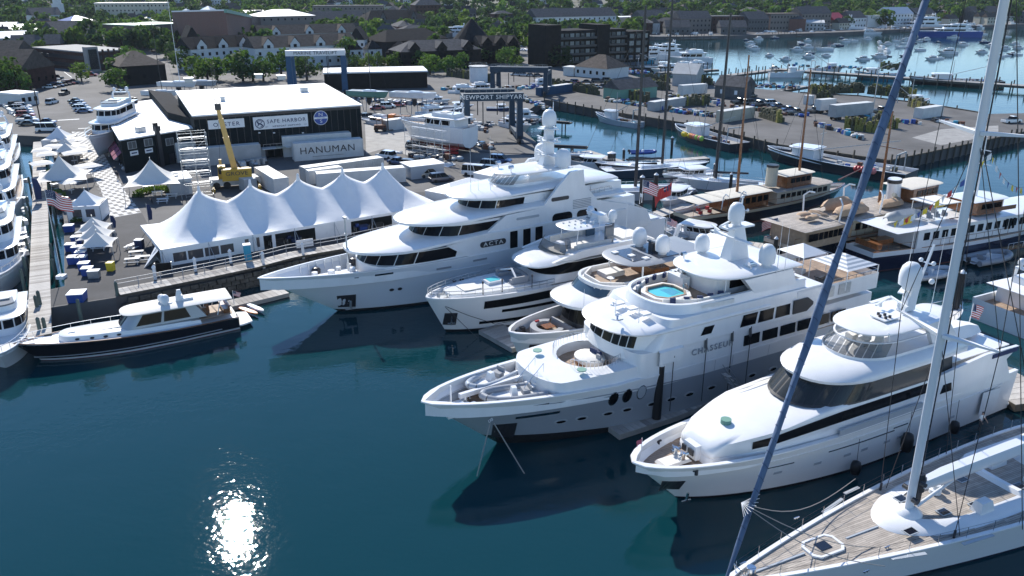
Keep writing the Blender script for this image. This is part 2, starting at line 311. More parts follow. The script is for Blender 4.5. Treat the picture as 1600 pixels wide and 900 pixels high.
# seawall stone band and boardwalk with railing
def strip(px,z,w,side=1):
    pts=[Vector(P(x,y,z)) for x,y in px]; out=[]
    for i,p in enumerate(pts):
        d=((pts[min(i+1,len(pts)-1)]-pts[max(i-1,0)])).normalized(); out.append(p+Vector((-d.y,d.x,0))*w*side)
    return pts,out
def deckrun(name,px,z,w,th,side=1,m='dock',kind='structure',label=None,cat=None,pieces=0):
    a,b=strip(px,z,w,side); g=G()
    for i in range(len(a)-1):
        for (p,q,r,s) in ((a[i],a[i+1],b[i+1],b[i]),):
            g.prism([(p.x,p.y),(q.x,q.y),(r.x,r.y),(s.x,s.y)],z-th,z,bot=True)
    return a,b,g
def planks(run,z,par,w=.45,m=None,limit=300):
    """individual boards laid across a run of deck"""
    a,b=run; me=None; k=0; ms=['dock_boards','board_pale','board_dark']
    mm=[mat('board_mid',(.40,.37,.335),.85,var=.15,scale=1.5,bump=.2),mat('board_pale',(.50,.47,.43),.85,var=.15,scale=1.5),mat('board_dark',(.30,.275,.25),.85,var=.2,scale=1.5)]
    mes=[G().box(0,0,0,1,1,1).mesh('plank',q) for q in mm]
    for i in range(len(a)-1):
        L=(a[i+1]-a[i]).length; n=max(1,int(L/w))
        for j in range(n):
            if k>=limit: return
            t=(j+.5)/n; p=a[i].lerp(a[i+1],t); q=b[i].lerp(b[i+1],t); c=(p+q)/2; d=q-p
            o=ob('plank',mes[rnd.choice((0,0,1,1,2))],None,par); o.location=(c.x,c.y,z-.03+rnd.uniform(-.004,.004)); o.scale=(d.length-.02,L/n-.035,.04); o.rotation_euler=(0,0,math.atan2(d.y,d.x)); k+=1
bw_px=[(188,461),(260,447),(330,433),(400,418),(460,402),(540,388),(620,370),(690,351)]
a,b_,g=deckrun('boardwalk',bw_px,ZQ+.25,2.6,.25)
bwk=T('boardwalk','grey plank boardwalk with railing running along the seawall below the long white tent','boardwalk',(0,0,0))
ob('deck_frame',g,'pile',bwk); planks((a,b_),ZQ+.27,bwk,.62,limit=150)
g=G()
for i in range(len(a)-1):   # stone face under the boardwalk
    p,q=a[i],a[i+1]; d=(q-p).normalized(); o_=Vector((d.y,-d.x,0))*.02
    nn=int((q-p).length/1.1)
    for k in range(nn):
        for r in range(4):
            t=(k+.5+(r%2)*.5)/nn
            if t>1: continue
            c=p.lerp(q,t)+o_; g.box(c.x,c.y,-.4+r*.62,(q-p).length/nn*.93,.3+rnd.random()*.14,.56,math.atan2(d.y,d.x),top=rnd.uniform(.9,1))
ob('seawall_stones',g,'stone',bwk,kind='stuff')
def railing(name,label,pts,h=1.05,step=2.4,m='alu',par=None,rails=(1,.55),w=.06):
    """posts and rails along pts (world or local)"""
    r=par if par is not None else T(name,label,'railing',(0,0,0)); pts=[Vector(p) for p in pts]
    g=G()
    for i in range(len(pts)-1):
        for k in rails: g.bar(pts[i]+Vector((0,0,h*k)),pts[i+1]+Vector((0,0,h*k)),w)
    ob('rail',g,m,r); pm=None
    for i in range(len(pts)-1):
        L=(pts[i+1]-pts[i]).length; n=max(1,round(L/step))
        for j in range(n+(i==len(pts)-2)):
            p=pts[i].lerp(pts[i+1],j/n)
            if pm is None: pm=G().box(0,0,0,w*1.2,w*1.2,h).mesh('post',M[m])
            o=ob('post',pm,None,r); o.location=p
    return r
railing('boardwalk_railing','',[(p.x,p.y,ZQ+.29) for p in b_],par=bwk,m='pgrey',w=.06)
# white-capped posts at the boardwalk edge
wp=G().cyl((0,0,-3),(0,0,3.9),.21,.2,10).lathe(0,0,3.9,[(.25,0),(.25,.12),(.02,.42)],10)
wpt=T('mooring_post','white mooring post at the left end of the boardwalk','post',(*P2(243,437,ZQ),0)); ob('post_shaft',wp,'white',wpt)
for x,y,l in [(306,424,'white mooring post standing below the middle of the white tent side'),(361,411,'white mooring post beside the narrow float under the tent'),(412,415,'white mooring post just left of the superyacht bow tip'),(423,492,None),(474,400,'white mooring post beside the foredeck crane of the superyacht')]:
    if l: copy(wpt,(*P2(x,y,ZQ),0),0,l,'white mooring posts along the boardwalk')
wpt['group']='white mooring posts along the boardwalk'
# low floats beside the seawall and along the bow of the big yacht
def float_dock(label,px,w,z=.55,side=1,m='dock',th=.5,cat='dock',pw=.6,lim=120):
    a,b,g=deckrun('d',px,z,w,th,side); t=T('float_dock',label,cat,(0,0,0)); ob('float_frame',g,'concrete' if th<.8 else 'pile',t); planks((a,b),z+.03,t,pw,limit=lim); return t
float_dock('low wooden float dock beside the stern of the black motor boat under the boardwalk',[(352,482),(420,466),(452,458)],2.4)
float_dock('grey float dock lying between the bows of the white yacht and the small open-deck yacht',[(748,516),(800,545)],3.2,side=1)
float_dock('dark float dock tucked between the grey-hulled yacht and the white yacht at right',[(968,680),(1060,650),(1120,625)],2.6,side=1)
# wooden pier at far left
pl_px=[(42,528),(44,480),(46,430),(48,380),(50,330),(51,280),(51,240),(52,222)]
a,b_,g=deckrun('pier',pl_px,ZQ,2.35,.35,side=-1)
pr=T('wooden_pier','pale weathered wooden pier running up the left side between the yachts and the cafe quay','pier',(0,0,0)); ob('pier_frame',g,'pile',pr); planks((a,b_),ZQ+.02,pr,.55,limit=250)
gp=G().cyl((0,0,-5),(0,0,1.6),.24,.2,8).lathe(0,0,1.6,[(.2,0),(.19,.05),(.02,.2)],8)
k=0; pj=None
for x,y in [(62,515),(70,512),(58,480),(63,476),(125,490),(184,462),(84,420),(82,400),(88,385),(84,362),(81,350),(84,330),(79,300),(76,262),(36,440),(40,420),(44,392),(38,360),(43,340),(44,322),(47,290),(48,262)]:
    q=P2(x,y,ZQ); l='green-grey timber piling, number %s along the left wooden pier'%k
    side='water side' if x<57 else 'quay side'
    if pj is None:
        pj=T('timber_piling','weathered green timber pilings round the left wooden pier and cafe quay','piling',(*q,2.0),0,'green timber pilings by the left pier'); ob('piling_shaft',gp,'gpile',pj)
    else: copy(pj,(*q,2.0+rnd.uniform(-.3,.5)),0,None,'green timber pilings by the left pier')
# ================================================================ YACHT TOOLS
def ol(x0,x1,w,rf,p=2.2,wa=None,n=9,m=4,wf=None):
    """plan outline, aft x0 to rounded front x1, half width w; starboard aft -> front -> port aft"""
    wa=w if wa is None else wa; side=[]
    for i in range(m): t=i/m; side.append((x0+(x1-rf-x0)*t, wa+(w-wa)*min(1,t*1.5)))
    for i in range(n+1):
        a=PI/2*i/n; side.append((x1-rf+rf*math.sin(a)**(2/p), w*max(0,math.cos(a))**(2/p)))
    if wf: side=[(x,min(y,wf(x))) for x,y in side]
    return [(x,-y) for x,y in side]+[(x,y) for x,y in side[-2::-1]]
def ring(o,z,zf=None): return [(x,y,(zf(x) if zf else z)) for x,y in o]
def lerp(a,b,t): return a+(b-a)*t
def shrink(o,d):
    xs=[p[0] for p in o]; x0,x1=min(xs),max(xs); W_=max(p[1] for p in o); xm=(x0+x1)/2
    return [((x-xm)*(1-2*d/(x1-x0))+xm, y*(1-d/W_)) for x,y in o]
def tier(par,name,m,spec,cap=True,smooth=35):
    """spec: list of (outline,z or f(x)); lofted skin"""
    g=G(); g.loft([ring(o,z if not callable(z) else 0,z if callable(z) else None) for o,z in spec],c0=False,c1=cap)
    return ob(name,g,m,par,smooth)
def slab(par,name,m,o,z,th,over=.12,crown=0.0,zf=None):
    """rounded-edge roof or deck slab"""
    f=zf or (lambda x:z); a=shrink(o,over); g=G()
    W_=max(p[1] for p in o)
    rs=[ring(a,0,lambda x:f(x)),ring(o,0,lambda x:f(x)+th*.35),ring(o,0,lambda x:f(x)+th*.65),ring(a,0,lambda x:f(x)+th)]
    if crown:
        for d in (.3,.6,.85):
            xs=[p[0] for p in o]; xm=(min(xs)+max(xs))/2
            rs.append([(lerp(x,xm,d),y*(1-d),f(x)+th+crown*(1-(1-d)**2)) for x,y in a])
    g.loft(rs); return ob(name,g,m,par,50)
def patch(g,A,B,s0,s1,h0,h1,off=.03,n=8,q=0):
    """panel lying on the skin between rings A (low) and B (high); s along the ring 0..1"""
    N=len(A)-1
    def pt(R_,s):
        t=max(0,min(N-1e-6,s*N)); i=int(t); f=t-i; a,b=R_[i],R_[i+1]; return Vector([lerp(a[k],b[k],f) for k in range(3)])
    lo=[];hi=[];lb=[];hb=[]
    for i in range(n+1):
        s=lerp(s0,s1,i/n); hh0=h0+(q*(i/n) if q else 0)
        a,b=pt(A,s),pt(B,s); e=pt(A,min(1,s+.004))-pt(A,max(0,s-.004)); nn=Vector((e.y,-e.x,0)); nn.normalize()
        p,r=a.lerp(b,hh0),a.lerp(b,h1); lo.append(p+nn*off); hi.append(r+nn*off); lb.append(p-nn*.02); hb.append(r-nn*.02)
    g.loft([lb,lo,hi,hb],closed=False); return g
def sx(A,x,port=True):
    """ring parameter at which the port (near) or starboard side reaches x"""
    N=len(A)-1; idx=range(N//2,N) if port else range(N//2,0,-1)
    for i in idx:
        j=i+1 if port else i-1
        a,b=A[i][0],A[j][0]
        if (a-x)*(b-x)<=0 and a!=b: return (i+(j-i)*(a-x)/(a-b))/N
    return 1.0 if port else 0.0
def panes(par,A,B,ss,h0,h1,m='glass',off=.03,name='window_pane'):
    for s0,s1 in ss:
        ob(name,patch(G(),A,B,s0,s1,h0,h1,off,n=max(2,int(abs(s1-s0)*60))),m,par)
class Hull:
    def __init__(s,par,L,B,zs,rake=5,m='gel',bul=.9,deck='teak',sd=(2.4,.72),sw=(1.7,1.0),t0=.42,flare=1.6,aft=.9,under=-1.2,bulm='gel',n=34,cap='gel',x_deck0=None,capw=.22):
        s.L,s.B,s.zs,s.rake,s.bul=L,B,zs,rake,bul
        s.sd,s.sw,s.t0,s.flare,s.aft=sd,sw,t0,flare,aft; s.par=par
        ts=[1-(1-i/n)**1.0 if i<n*.5 else None for i in range(n+1)]
        ts=[ (i/n) - .06*math.sin(2*PI*i/n)*0 for i in range(n)]; ts=[1-(1-t)**1.25 for t in ts]+[1.0]
        g=G(); rings=[]; ks=[0,.12,.25,.4,.55,.7,.85,1]
        for t in ts:
            P_=[s.pt(t,k,-1) for k in reversed(ks)]; b0=s.pt(t,0,-1); w=b0[1]
            lo=[(b0[0]-.5*t**6,w*.75,under*.6),(b0[0]-1.0*t**6,w*.2,under),(b0[0]-1.0*t**6,-w*.2,under),(b0[0]-.5*t**6,-w*.75,under*.6)]
            Q_=[s.pt(t,k,1) for k in ks]; rings.append(P_+lo+Q_)
        g.loft(rings,closed=False); g.add(rings[0],[tuple(range(len(rings[0])))])
        ob('hull',g,m,par,35)
        td=[t for t in ts]; xd=x_deck0 or 0
        de=G(); bw=G(); cp=G(); L_=[];R_=[]
        for t in td:
            x,y,z=s.pt(t,1,1); y=max(0.0,y-capw); x=x-(capw if t>.97 else 0)
            if x<xd: continue
            L_.append((x,y,z)); R_.append((x,-y,z))
        n2=len(L_)
        zd=[p[2]-bul for p in L_]
        de.loft([[(p[0],p[1],h) for p,h in zip(L_,zd)],[(p[0],-p[1],h) for p,h in zip(L_,zd)]],closed=False); ob('deck',de,deck,par)
        if bul>.05:
            for S in (L_,R_): bw.loft([S,[(p[0],p[1],h) for p,h in zip(S,zd)]],closed=False)
            ob('bulwark',bw,bulm,par,35)
        for sg in (1,-1):
            o=[s.pt(t,1,sg) for t in td if s.pt(t,1,sg)[0]-(capw if t>.97 else 0)>=xd][:n2]; i_=L_ if sg>0 else R_
            cp.loft([[(p[0]+.03*(p[0]>s.L*.98),p[1]+sg*.03,p[2]-.02) for p in o],[(p[0],p[1]+sg*.02,p[2]+.07) for p in o],[(p[0],p[1],p[2]+.07) for p in i_],[(p[0],p[1],p[2]-.02) for p in i_]],closed=False)
        ob('cap_rail',cp,cap,par,50)
    def shp(s,t,e):
        u=max(0,(t-s.t0)/(1-s.t0)); a=lerp(s.aft,1,min(1,t/.3)); return a*max(0,1-u**e[0])**e[1]
    def pt(s,t,k,sg):
        z=s.zs(t)*k; x=t*s.L-s.rake*(1-k)*t**5; d=s.shp(t,s.sd); w=s.shp(t,s.sw)*.94; y=lerp(w,d,k**s.flare if t>.3 else k)*s.B/2
        return (x,sg*y,z)
    def hb(s,x,ins=0): return max(0.02,s.shp(min(1,max(0,x/s.L)),s.sd)*s.B/2-ins)
    def side(s,g,x0,x1,z0,z1,sg=1,off=.03,n=6,sl=0):
        """panel on the topsides between two x and two heights (sl: slope of z along x)"""
        lo=[];hi=[]
        for i in range(n+1):
            x=lerp(x0,x1,i/n)
            for zz,l in ((z0,lo),(z1,hi)):
                z=zz+sl*(x-x0); t=x/s.L
                for _ in range(3):
                    k=max(0,min(1,z/s.zs(t))); t=(x+s.rake*(1-k)*t**5)/s.L
                p=Vector(s.pt(t,k,sg)); l.append(p+Vector((0,sg*off,0)))
        bk=lambda l:[p-Vector((0,sg*(off+.03),0)) for p in l]
        g.loft([bk(lo),lo,hi,bk(hi)],closed=False); return g
    def oval(s,g,x,z,rx,rz,sg=1,off=.035,n=14):
        t=x/s.L
        ring_=[]
        for i in range(n):
            a=2*PI*i/n; xx=x+rx*math.cos(a); zz=z+rz*math.sin(a); t=xx/s.L
            for _ in range(3):
                k=max(0,min(1,zz/s.zs(t))); t=(xx+s.rake*(1-k)*t**5)/s.L
            p=s.pt(t,k,sg); ring_.append((p[0],p[1]+sg*off,p[2]))
        bk=[(p[0],p[1]-sg*(off+.03),p[2]) for p in ring_]; g.loft([bk,ring_],c0=False); return g
def rail(par,pts,h=1.0,step=1.5,m='chrome',rails=(1,),w=.045,name='handrail'):
    g=G(); pts=[Vector(p) for p in pts]
    for i in range(len(pts)-1):
        a,b=pts[i],pts[i+1]
        for k in rails: g.bar(a+Vector((0,0,h*k)),b+Vector((0,0,h*k)),w)
        n=max(1,round((b-a).length/step))
        for j in range(n+(i==len(pts)-2)): q=a.lerp(b,j/n); g.bar(q,q+Vector((0,0,h)),w*.8)
    return ob(name,g,m,par)
def radome(par,x,y,z,r,h,name='radome'):
    g=G().lathe(x,y,z,[(r*.55,-.35),(r*.6,0),(r*.95,.05),(r,h*.35),(r*.97,h*.55),(r*.82,h*.78),(r*.5,h*.94),(.01,h)],16); return ob(name,g,'dome',par,60)
def cushions(par,x,y,z,sx_,sy,h=.4,m='cushion',n=1,name='sunpad'):
    g=G()
    for i in range(n): g.box(x,y-sy/2+sy*(i+.5)/n,z,sx_,sy/n-.04,h,top=.96)
    return ob(name,g,m,par)
def sofa(par,pts,z,d=.7,m='cushion',back=1):
    g=G(); pts=[Vector((*p,0)) for p in pts]
    for a,b in zip(pts,pts[1:]):
        v=(b-a).normalized(); n_=Vector((-v.y,v.x,0))*back; c=(a+b)/2; L=(b-a).length; rz=math.atan2(v.y,v.x)
        g.box(c.x-n_.x*d/2,c.y-n_.y*d/2,z,L,d,.42,rz); g.box(c.x,c.y,z,L,.2,.8,rz)
    return ob('sofa',g,m,par)
def fender(par,x,y,z,r=.35,h=1.2,m='black'):
    g=G().lathe(x,y,z,[(.05,-h/2),(r*.8,-h*.4),(r,-h*.15),(r,h*.15),(r*.8,h*.4),(.05,h/2)],12).bar((x,y,z+h/2),(x,y-.1,z+h/2+2),.03); return ob('fender',g,m,par,60)
def radarbar(g,x,y,z,L=2.2,a=0): g.cyl((x,y,z),(x,y,z+.35),.16,.12,8); g.bar((x-math.cos(a)*L/2,y-math.sin(a)*L/2,z+.42),(x+math.cos(a)*L/2,y+math.sin(a)*L/2,z+.42),.18,.12)
def whips(par,L):
    for x,y,z,h in L: ob('antenna',G().cyl((x,y,z),(x,y,z+h),.035,.012,5),'white',par)
def flag(name,label,loc,rz,w,h,kind='us',par=None,pole=2.2,sag=.35,lean=(0,0)):
    """waving flag on a short staff"""
    t=T(name,label,'flag',loc,rz); lx,ly=lean
    ob('flagpole',G().cyl((0,0,0),(lx,ly,pole),.05,.03,6),'white',t)
    def f(u,v): # u along fly 0..1, v down 0..1
        return (lx+u*w*.86+.06*math.sin(v*6), ly+.16*w*math.sin(u*6.5+v)*u**.5, pole-.05-v*h-sag*w*u**1.3)
    def cloth(u0,u1,v0,v1,off=0):
        g=G(); n=8; A=[];B=[]
        for i in range(n+1):
            u=lerp(u0,u1,i/n); a=f(u,v0); b=f(u,v1); A.append((a[0],a[1]+off,a[2])); B.append((b[0],b[1]+off,b[2]))
        return g.loft([A,B,[(p[0],p[1]+.02,p[2]) for p in B],[(p[0],p[1]+.02,p[2]) for p in A],A],closed=False)
    if kind=='us':
        rg=G();wg=G()
        for i in range(13):
            c=cloth(0 if i>=7 else .4,1,i/13,(i+1)/13); (rg if i%2==0 else wg).add(c.v,c.f)
        ob('red_stripes',rg,'red',t); ob('white_stripes',wg,'white',t); ob('canton',cloth(0,.4,0,7/13),'navy',t)
        sg=G()
        for r in range(5):
            for c in range(6):
                p=f(.03+c*.065,.05+r*.1); 
                for s_ in (-.015,.035): sg.box(p[0],p[1]+s_,p[2]-.02*h,.022*w,.01,.03*h)
        ob('stars',sg,'white',t)
    elif kind=='red':
        ob('flag_cloth',cloth(0,1,0,1),'red',t); ob('canton',cloth(0,.45,0,.5,-.012),'navy',t); g=cloth(0,.45,.22,.28,-.024); g2=cloth(.2,.25,0,.5,-.03); g.add(g2.v,g2.f); ob('flag_cross',g,'white',t)
    else: ob('flag_cloth',cloth(0,1,0,1),kind,t)
    return t
def yacht(name,label,bow,z,hd,L,cat='yacht',group=None):
    q=P(*bow,z); r=R(hd)+PI; return T(name,label,cat,(q[0]-L*math.cos(r),q[1]-L*math.sin(r),0),r,group)
def jetski(label,loc,rz,m='white'):
    t=T('jet_ski',label,'jet ski',loc,rz)
    g=G(); g.loft([[(x,w*c,z0+(z1-z0)*k) for c,k in ((-1,0),(-1.05,.5),(-.6,1),(.6,1),(1.05,.5),(1,0))] for x,w,z0,z1 in ((-1.5,.5,.0,.5),(-.5,.55,0,.55),(.5,.5,0,.6),(1.2,.3,.1,.65),(1.6,.05,.35,.6))]); ob('ski_body',g,m,t,40)
    ob('ski_seat',G().box(-.6,0,.5,1.5,.4,.35,top=.8).box(.35,0,.55,.5,.45,.4,top=.6),'dark',t); ob('handlebar',G().bar((.25,-.4,1.0),(.25,.4,1.0),.07),'black',t); return t
def tender(label,loc,rz,L=4.5,m='gel',tube='pgrey',cat='dinghy',ob_=True,name='inflatable_boat',cover=False):
    t=T(name,label,cat,loc,rz); B=L*.4
    g=G(); pts=[(-L/2,-B/2*.9,.3),(0,-B/2,.32),(L*.28,-B/2*.85,.4),(L*.42,-B/4,.5),(L*.48,0,.55),(L*.42,B/4,.5),(L*.28,B/2*.85,.4),(0,B/2,.32),(-L/2,B/2*.9,.3)]
    g.tube(pts,L*.055,8); ob('inflatable_tube',g,tube,t,60)
    g=G().loft([[(x,-w,.28),(x,-w*.5,0),(x,w*.5,0),(x,w,.28)] for x,w in ((-L/2,B/2*.85),(L*.2,B/2*.85),(L*.45,.05))],closed=False); g.box(-L*.05,0,.15,L*.75,B*.75,.05); ob('hull_shell',g,m,t)
    if cover: ob('boat_cover',G().loft([[(x,-w,.42),(x,-w*.5,.42+h),(x,w*.5,.42+h),(x,w,.42)] for x,w,h in ((-L/2,B/2,.1),(-L*.2,B/2,.45),(.1,B/2,.6),(L*.3,B*.4,.3),(L*.46,.1,.05))],closed=False),cover,t,40)
    else:
        ob('console',G().box(-L*.02,0,.2,.6,.7,.75,top=.7),'gel',t); ob('helm_seat',G().box(-L*.2,0,.2,.6,.9,.45).box(-L*.27,0,.5,.12,.9,.5),'gcush',t)
    if ob_: ob('outboard',G().box(-L*.54,0,-.1,.3,.25,.6).box(-L*.56,0,.45,.6,.42,.5,top=.8),'dark',t)
    return t
# ================================================================ BIG GREY-AND-WHITE YACHT
def chasseur():
    L=50; y=yacht('motor_yacht','large white and grey motor yacht lettered CHASSEUR with a turquoise pool on its top deck',(658,630),5.8,29.5,L)
    hm=hullmat('two_tone_hull',[(-1,(.02,.02,.022)),(.3,(.33,.36,.395)),(3.9,(.8,.8,.8))],slope=(30,50,1.25))
    zs=lambda t:5.9-.75*max(0,min(1,(.97-t)/.3)) if t>.65 else 5.2
    H=Hull(y,L,9.3,zs,rake=7,m=hm,bul=1.35,deck='teak',sd=(2.6,.62),sw=(1.6,1.05),t0=.5,capw=.34)
    ob('rub_rail',H.side(H.side(G(),24,48.5,3.86,3.96,1,.06,14,sl=.047),24,48.5,3.86,3.96,-1,.06,14,sl=.047),'pgrey',y)
    # main deck, flush with hull side, and boat deck forward
    wf=lambda x:H.hb(x,.0)
    o=ol(0.5,31.8,4.65,2.2,4,wf=wf); A0=ring(o,5.1); A1=ring(shrink(o,.06),7.55); tier(y,'main_deck_side','gel',[(o,5.1),(shrink(o,.06),7.55)])
    # raised foredeck with sunken seating
    wf2=lambda x:H.hb(x,.25)
    o=ol(28,40.2,4.5,4.6,2.6,wf=wf2); inn=[(33.6+(2.9*math.cos(a)),(2.8*math.sin(a))) for a in [(-PI)+(2*PI)*i/(len(o)-1) for i in range(len(o))]]
    inn=[(x,yy) for x,yy in inn]; g=G().loft([ring(o,4.2),ring(shrink(o,.12),6.35),ring(inn,6.45),ring(inn,5.5)],c0=False,c1=False); ob('foredeck_house',g,'gel',y,30)
    ob('seating_floor',G().prism(inn,5.5,5.52),'teak',y)
    g=G().loft([[(33.4+1.25*math.cos(a)*k,1.5*math.sin(a)*k,z) for a in [2*PI*i/20 for i in range(20)]] for k,z in ((1,5.52),(1.02,5.8),(1.05,5.85),(1.05,6.15),(.98,6.22))]); ob('round_sunpad',g,'cushion',y,40)
    ob('sunpad_base',G().cyl((33.4,0,5.52),(33.4,0,5.8),1.35,n=20),'wood',y)
    for dx,dy in ((-.7,.5),(-.75,0),(-.65,-.5),(-.3,1.0)): ob('scatter_cushion',G().box(33.4+dx,dy,6.22,.2,.5,.4,.2),'navy' if dy<.9 else 'gcush',y)
    sofa(y,[(31.5,-1.6),(31.2,0),(31.5,1.6)],5.52,m='cushion',back=-1)
    for a0,a1 in ((.5,.95),(1.05,1.5),(1.6,2.1),(-.9,-.45),(-1.5,-1.0),(-2.1,-1.6)):
        pts=[(33.6+3.2*math.cos(a0+(a1-a0)*i/4),3.1*math.sin(a0+(a1-a0)*i/4),6.42) for i in range(5)]; rail(y,pts,.75,step=3)
    for x,yy in ((37.6,-2.2),(36.3,3.0)): ob('deck_light',G().cyl((x,yy,6.75),(x,yy,6.83),.42,n=16),'green',y)
    # steps down to bow well
    g=G()
    for k in range(6): g.box(39.6+k*.32,.9,4.3+(5-k)*.36,.34,1.3,.08)
    ob('foredeck_steps',g,'gel',y)
    for s_ in (.2,1.6): rail(y,[(39.3,s_,6.7),(41.2,s_,4.9)],.8,step=1)
    # bow well gear: crane, windlass, bollards
    g=G().bar((39.8,-1.0,5.2),(46.4,-.3,5.35),.34,.42).cyl((40.1,-1.0,4),(40.1,-1.0,5.3),.35,n=10); ob('deck_crane',g,'gel',y)
    g=G()
    for sg in (-1,1):
        g.cyl((45.6,sg*.7,4.3),(45.6,sg*.7,5.0),.34,.25,10).cyl((45.2,sg*.9,4.55),(45.9,sg*.9,4.55),.3,n=10)
        g.cyl((44.3,sg*1.7,4.3),(44.3,sg*1.7,4.8),.14,n=8).cyl((43.9,sg*1.7,4.3),(43.9,sg*1.7,4.8),.14,n=8)
    g.box(46.4,0,4.3,1.1,1.5,.35,top=.8); ob('windlass',g,'chrome',y,40)
    ob('jackstaff',G().bar((47.4,.15,4.3),(47.4,.15,6.8),.1).box(46.8,0,4.3,2.6,2.2,.25),'gel',y)
    for i in range(7):
        x=40.3+i*.55; ob('deck_locker',G().box(x,H.hb(x,.75),4.3,.48,.55,rnd.choice((.35,.5,.6)),.15),rnd.choice(('gel','gelgrey','gel')),y)
    # wheelhouse
    o0=ol(8,32.5,4.35,4.6,2.5); o1=ol(8,31.7,4.3,4.4,2.5); A=ring(o0,6.7); Bq=ring(o1,9.1)
    tier(y,'wheelhouse','gel',[(o0,6.7),(o1,9.1)])
    N=len(A)-1; ss=[]; s=.36; cuts=[(.325,.362),(.367,.405),(.41,.448),(.453,.497),(.503,.547),(.552,.59),(.595,.633),(.638,.675)]
    panes(y,A,Bq,cuts,.42,.84)
    # roof of the wheelhouse
    z=9.05; g=G().loft([ring(ol(16,32.3,4.4,5,2.5),9.0),ring(ol(16,33.0,4.65,5.2,2.5),9.1),ring(ol(16,33.1,4.7,5.2,2.5),9.25),ring(ol(16,32.7,4.6,5.2,2.5),9.4),ring(ol(16,31.9,4.35,4.6,2.4),9.55),ring(ol(16,29.0,3.9,4,2.3),9.8)]); ob('wheelhouse_roof',g,'gel',y,60)
    # upper deck side, flush, with windows
    oU=ol(8.2,30.5,4.72,2.5,6); oV=ol(8.8,28.5,4.5,2.5,5); A=ring(oU,7.5); Bq=ring(oV,10.1); tier(y,'upper_deck_side','gel',[(oU,7.5),(oV,10.1)])
    for x0,x1 in ((24.9,23.6),(19.9,17.9),(17.6,15.6),(15.3,13.3)):
        small=x0>24; panes(y,A,Bq,[(sx(A,x0),sx(A,x1))],.12 if not small else .2,.55 if not small else .48)
        panes(y,A,Bq,[(sx(A,x1,False),sx(A,x0,False))],.12,.55)
    g=G(); p=[(12.9,7.75),(11.0,7.75),(10.2,8.3),(10.2,8.6),(11.0,9.15),(12.9,9.15)]; g.loft([[(x,4.66,z) for x,z in p],[(x,4.78,z) for x,z in p]]); ob('window_pane',g,'dark',y)
    for k,(x0,x1) in enumerate([(19.0,17.0),(16.6,14.6),(14.2,12.2),(11.8,9.8),(9.4,7.4),(7.0,5.0)]):
        ob('window_pane',G().loft([[(x0,4.6,5.75),(x1,4.6,5.75),(x1,4.6,6.75),(x0,4.6,6.75)],[(x0,4.70,5.72),(x1,4.70,5.72),(x1,4.66,6.78),(x0,4.66,6.78)]]),'glass',y)
    for k,x in enumerate((33.6,32.2,30.7)): f_=ob('oval_window',H.oval(G(),x,3.75,.5,.76,off=.05),'chrome',y); ob('window_glass',H.oval(G(),x,3.75,.42,.66,off=.08),'glass' if x>31 else 'gelgrey',f_)
    for x in (38.2,36.3,33.8,31.9,29.3,27.2,25.1,22.4,19.8,17.2,14.4,11.6):
        f_=ob('porthole',H.oval(G(),x,2.15,.62,.26,off=.05),'gelgrey',y); ob('porthole_glass',H.oval(G(),x,2.12,.42,.15,off=.08),'glass',f_)
    for x0,x1,z0,z1 in ((43.8,42.0,4.55,4.8),(41.3,39.9,4.55,4.8),(42.4,38.6,3.25,3.55)): ob('fairlead',H.side(G(),x0,x1,z0,z1,1,.06,5),'chrome',y)
    for x in (28.5,22.4,20.2,15.5): ob('hull_seam',H.side(G(),x,x+.04,.6,5.1,1,.035,1),'pgrey',y)
    ob('wing_station',G().loft([[(x,y_,z) for x in (26.7,29.4)] for y_,z in ((4.6,6.1),(4.95,6.3),(4.95,7.5),(4.6,7.7))],closed=False),'gel',y)
    ob('side_door_opening',G().box(26.2,4.52,7.6,2.9,.1,1.35),'dark',y)
    text('lettering','CHASSEUR',.84,'pgrey',y,(23.0,4.73,6.5),(PI/2+.03,0,PI),.03,1.05,1.25)
    ob('anchor_pocket',H.side(G(),44.1,42.1,.9,2.7,1,.04,4),'dark',y)
    text('draught_marks','LX8',.34,'white',y,(45.0,2.62,4.1),(PI/2-.55,0,PI+.42),.01)
    g=G().bar((45.2,2.9,4.0),(47.0,3.9,.1),.07).bar((44.9,3.0,4.0),(43.3,5.4,-.1),.07); ob('mooring_line',g,'rope',y)
    # sundeck coaming, pool
    oC=ol(11,28.2,4.1,5,2.5); oI=ol(11.4,27.9,3.85,4.9,2.5); g=G().loft([ring(ol(11,28.6,4.25,5,2.5),10.0),ring(oC,10.95),ring(oI,10.98),ring(ol(11.4,27.8,3.8,4.9,2.5),10.3)],c0=False,c1=False); ob('sundeck_coaming',g,'gel',y,40)
    ob('sundeck_floor',G().prism(ol(11.4,27.8,3.8,4.9,2.5),10.28,10.3),'teak',y)
    pp=[(26.6,-.7),(26.6,.7),(25.9,1.5),(24.0,1.5),(23.5,.8),(23.5,-.8),(24.0,-1.5),(25.9,-1.5)]; big=[(25+(a-25)*1.32,b*1.4) for a,b in pp]; mid=[(25+(a-25)*1.1,b*1.12) for a,b in pp]
    ob('pool_surround',G().loft([[(a,b,10.3) for a,b in big],[(a,b,10.85) for a,b in big],[(a,b,10.88) for a,b in mid],[(a,b,10.3) for a,b in mid]],c0=False,c1=False),'cushion',y)
    ob('pool_trim',G().loft([[(a,b,10.89) for a,b in mid],[(a,b,10.93) for a,b in mid],[(a,b,10.93) for a,b in pp],[(a,b,10.45) for a,b in pp]],c0=False,c1=False),'teak',y)
    ob('pool_water',G().prism(pp,10.3,10.72),'pool',y); ob('pool_steps',G().box(24.2,0,10.3,.9,1.4,.43).box(24.7,0,10.3,.6,1.7,.425),'cyan',y)
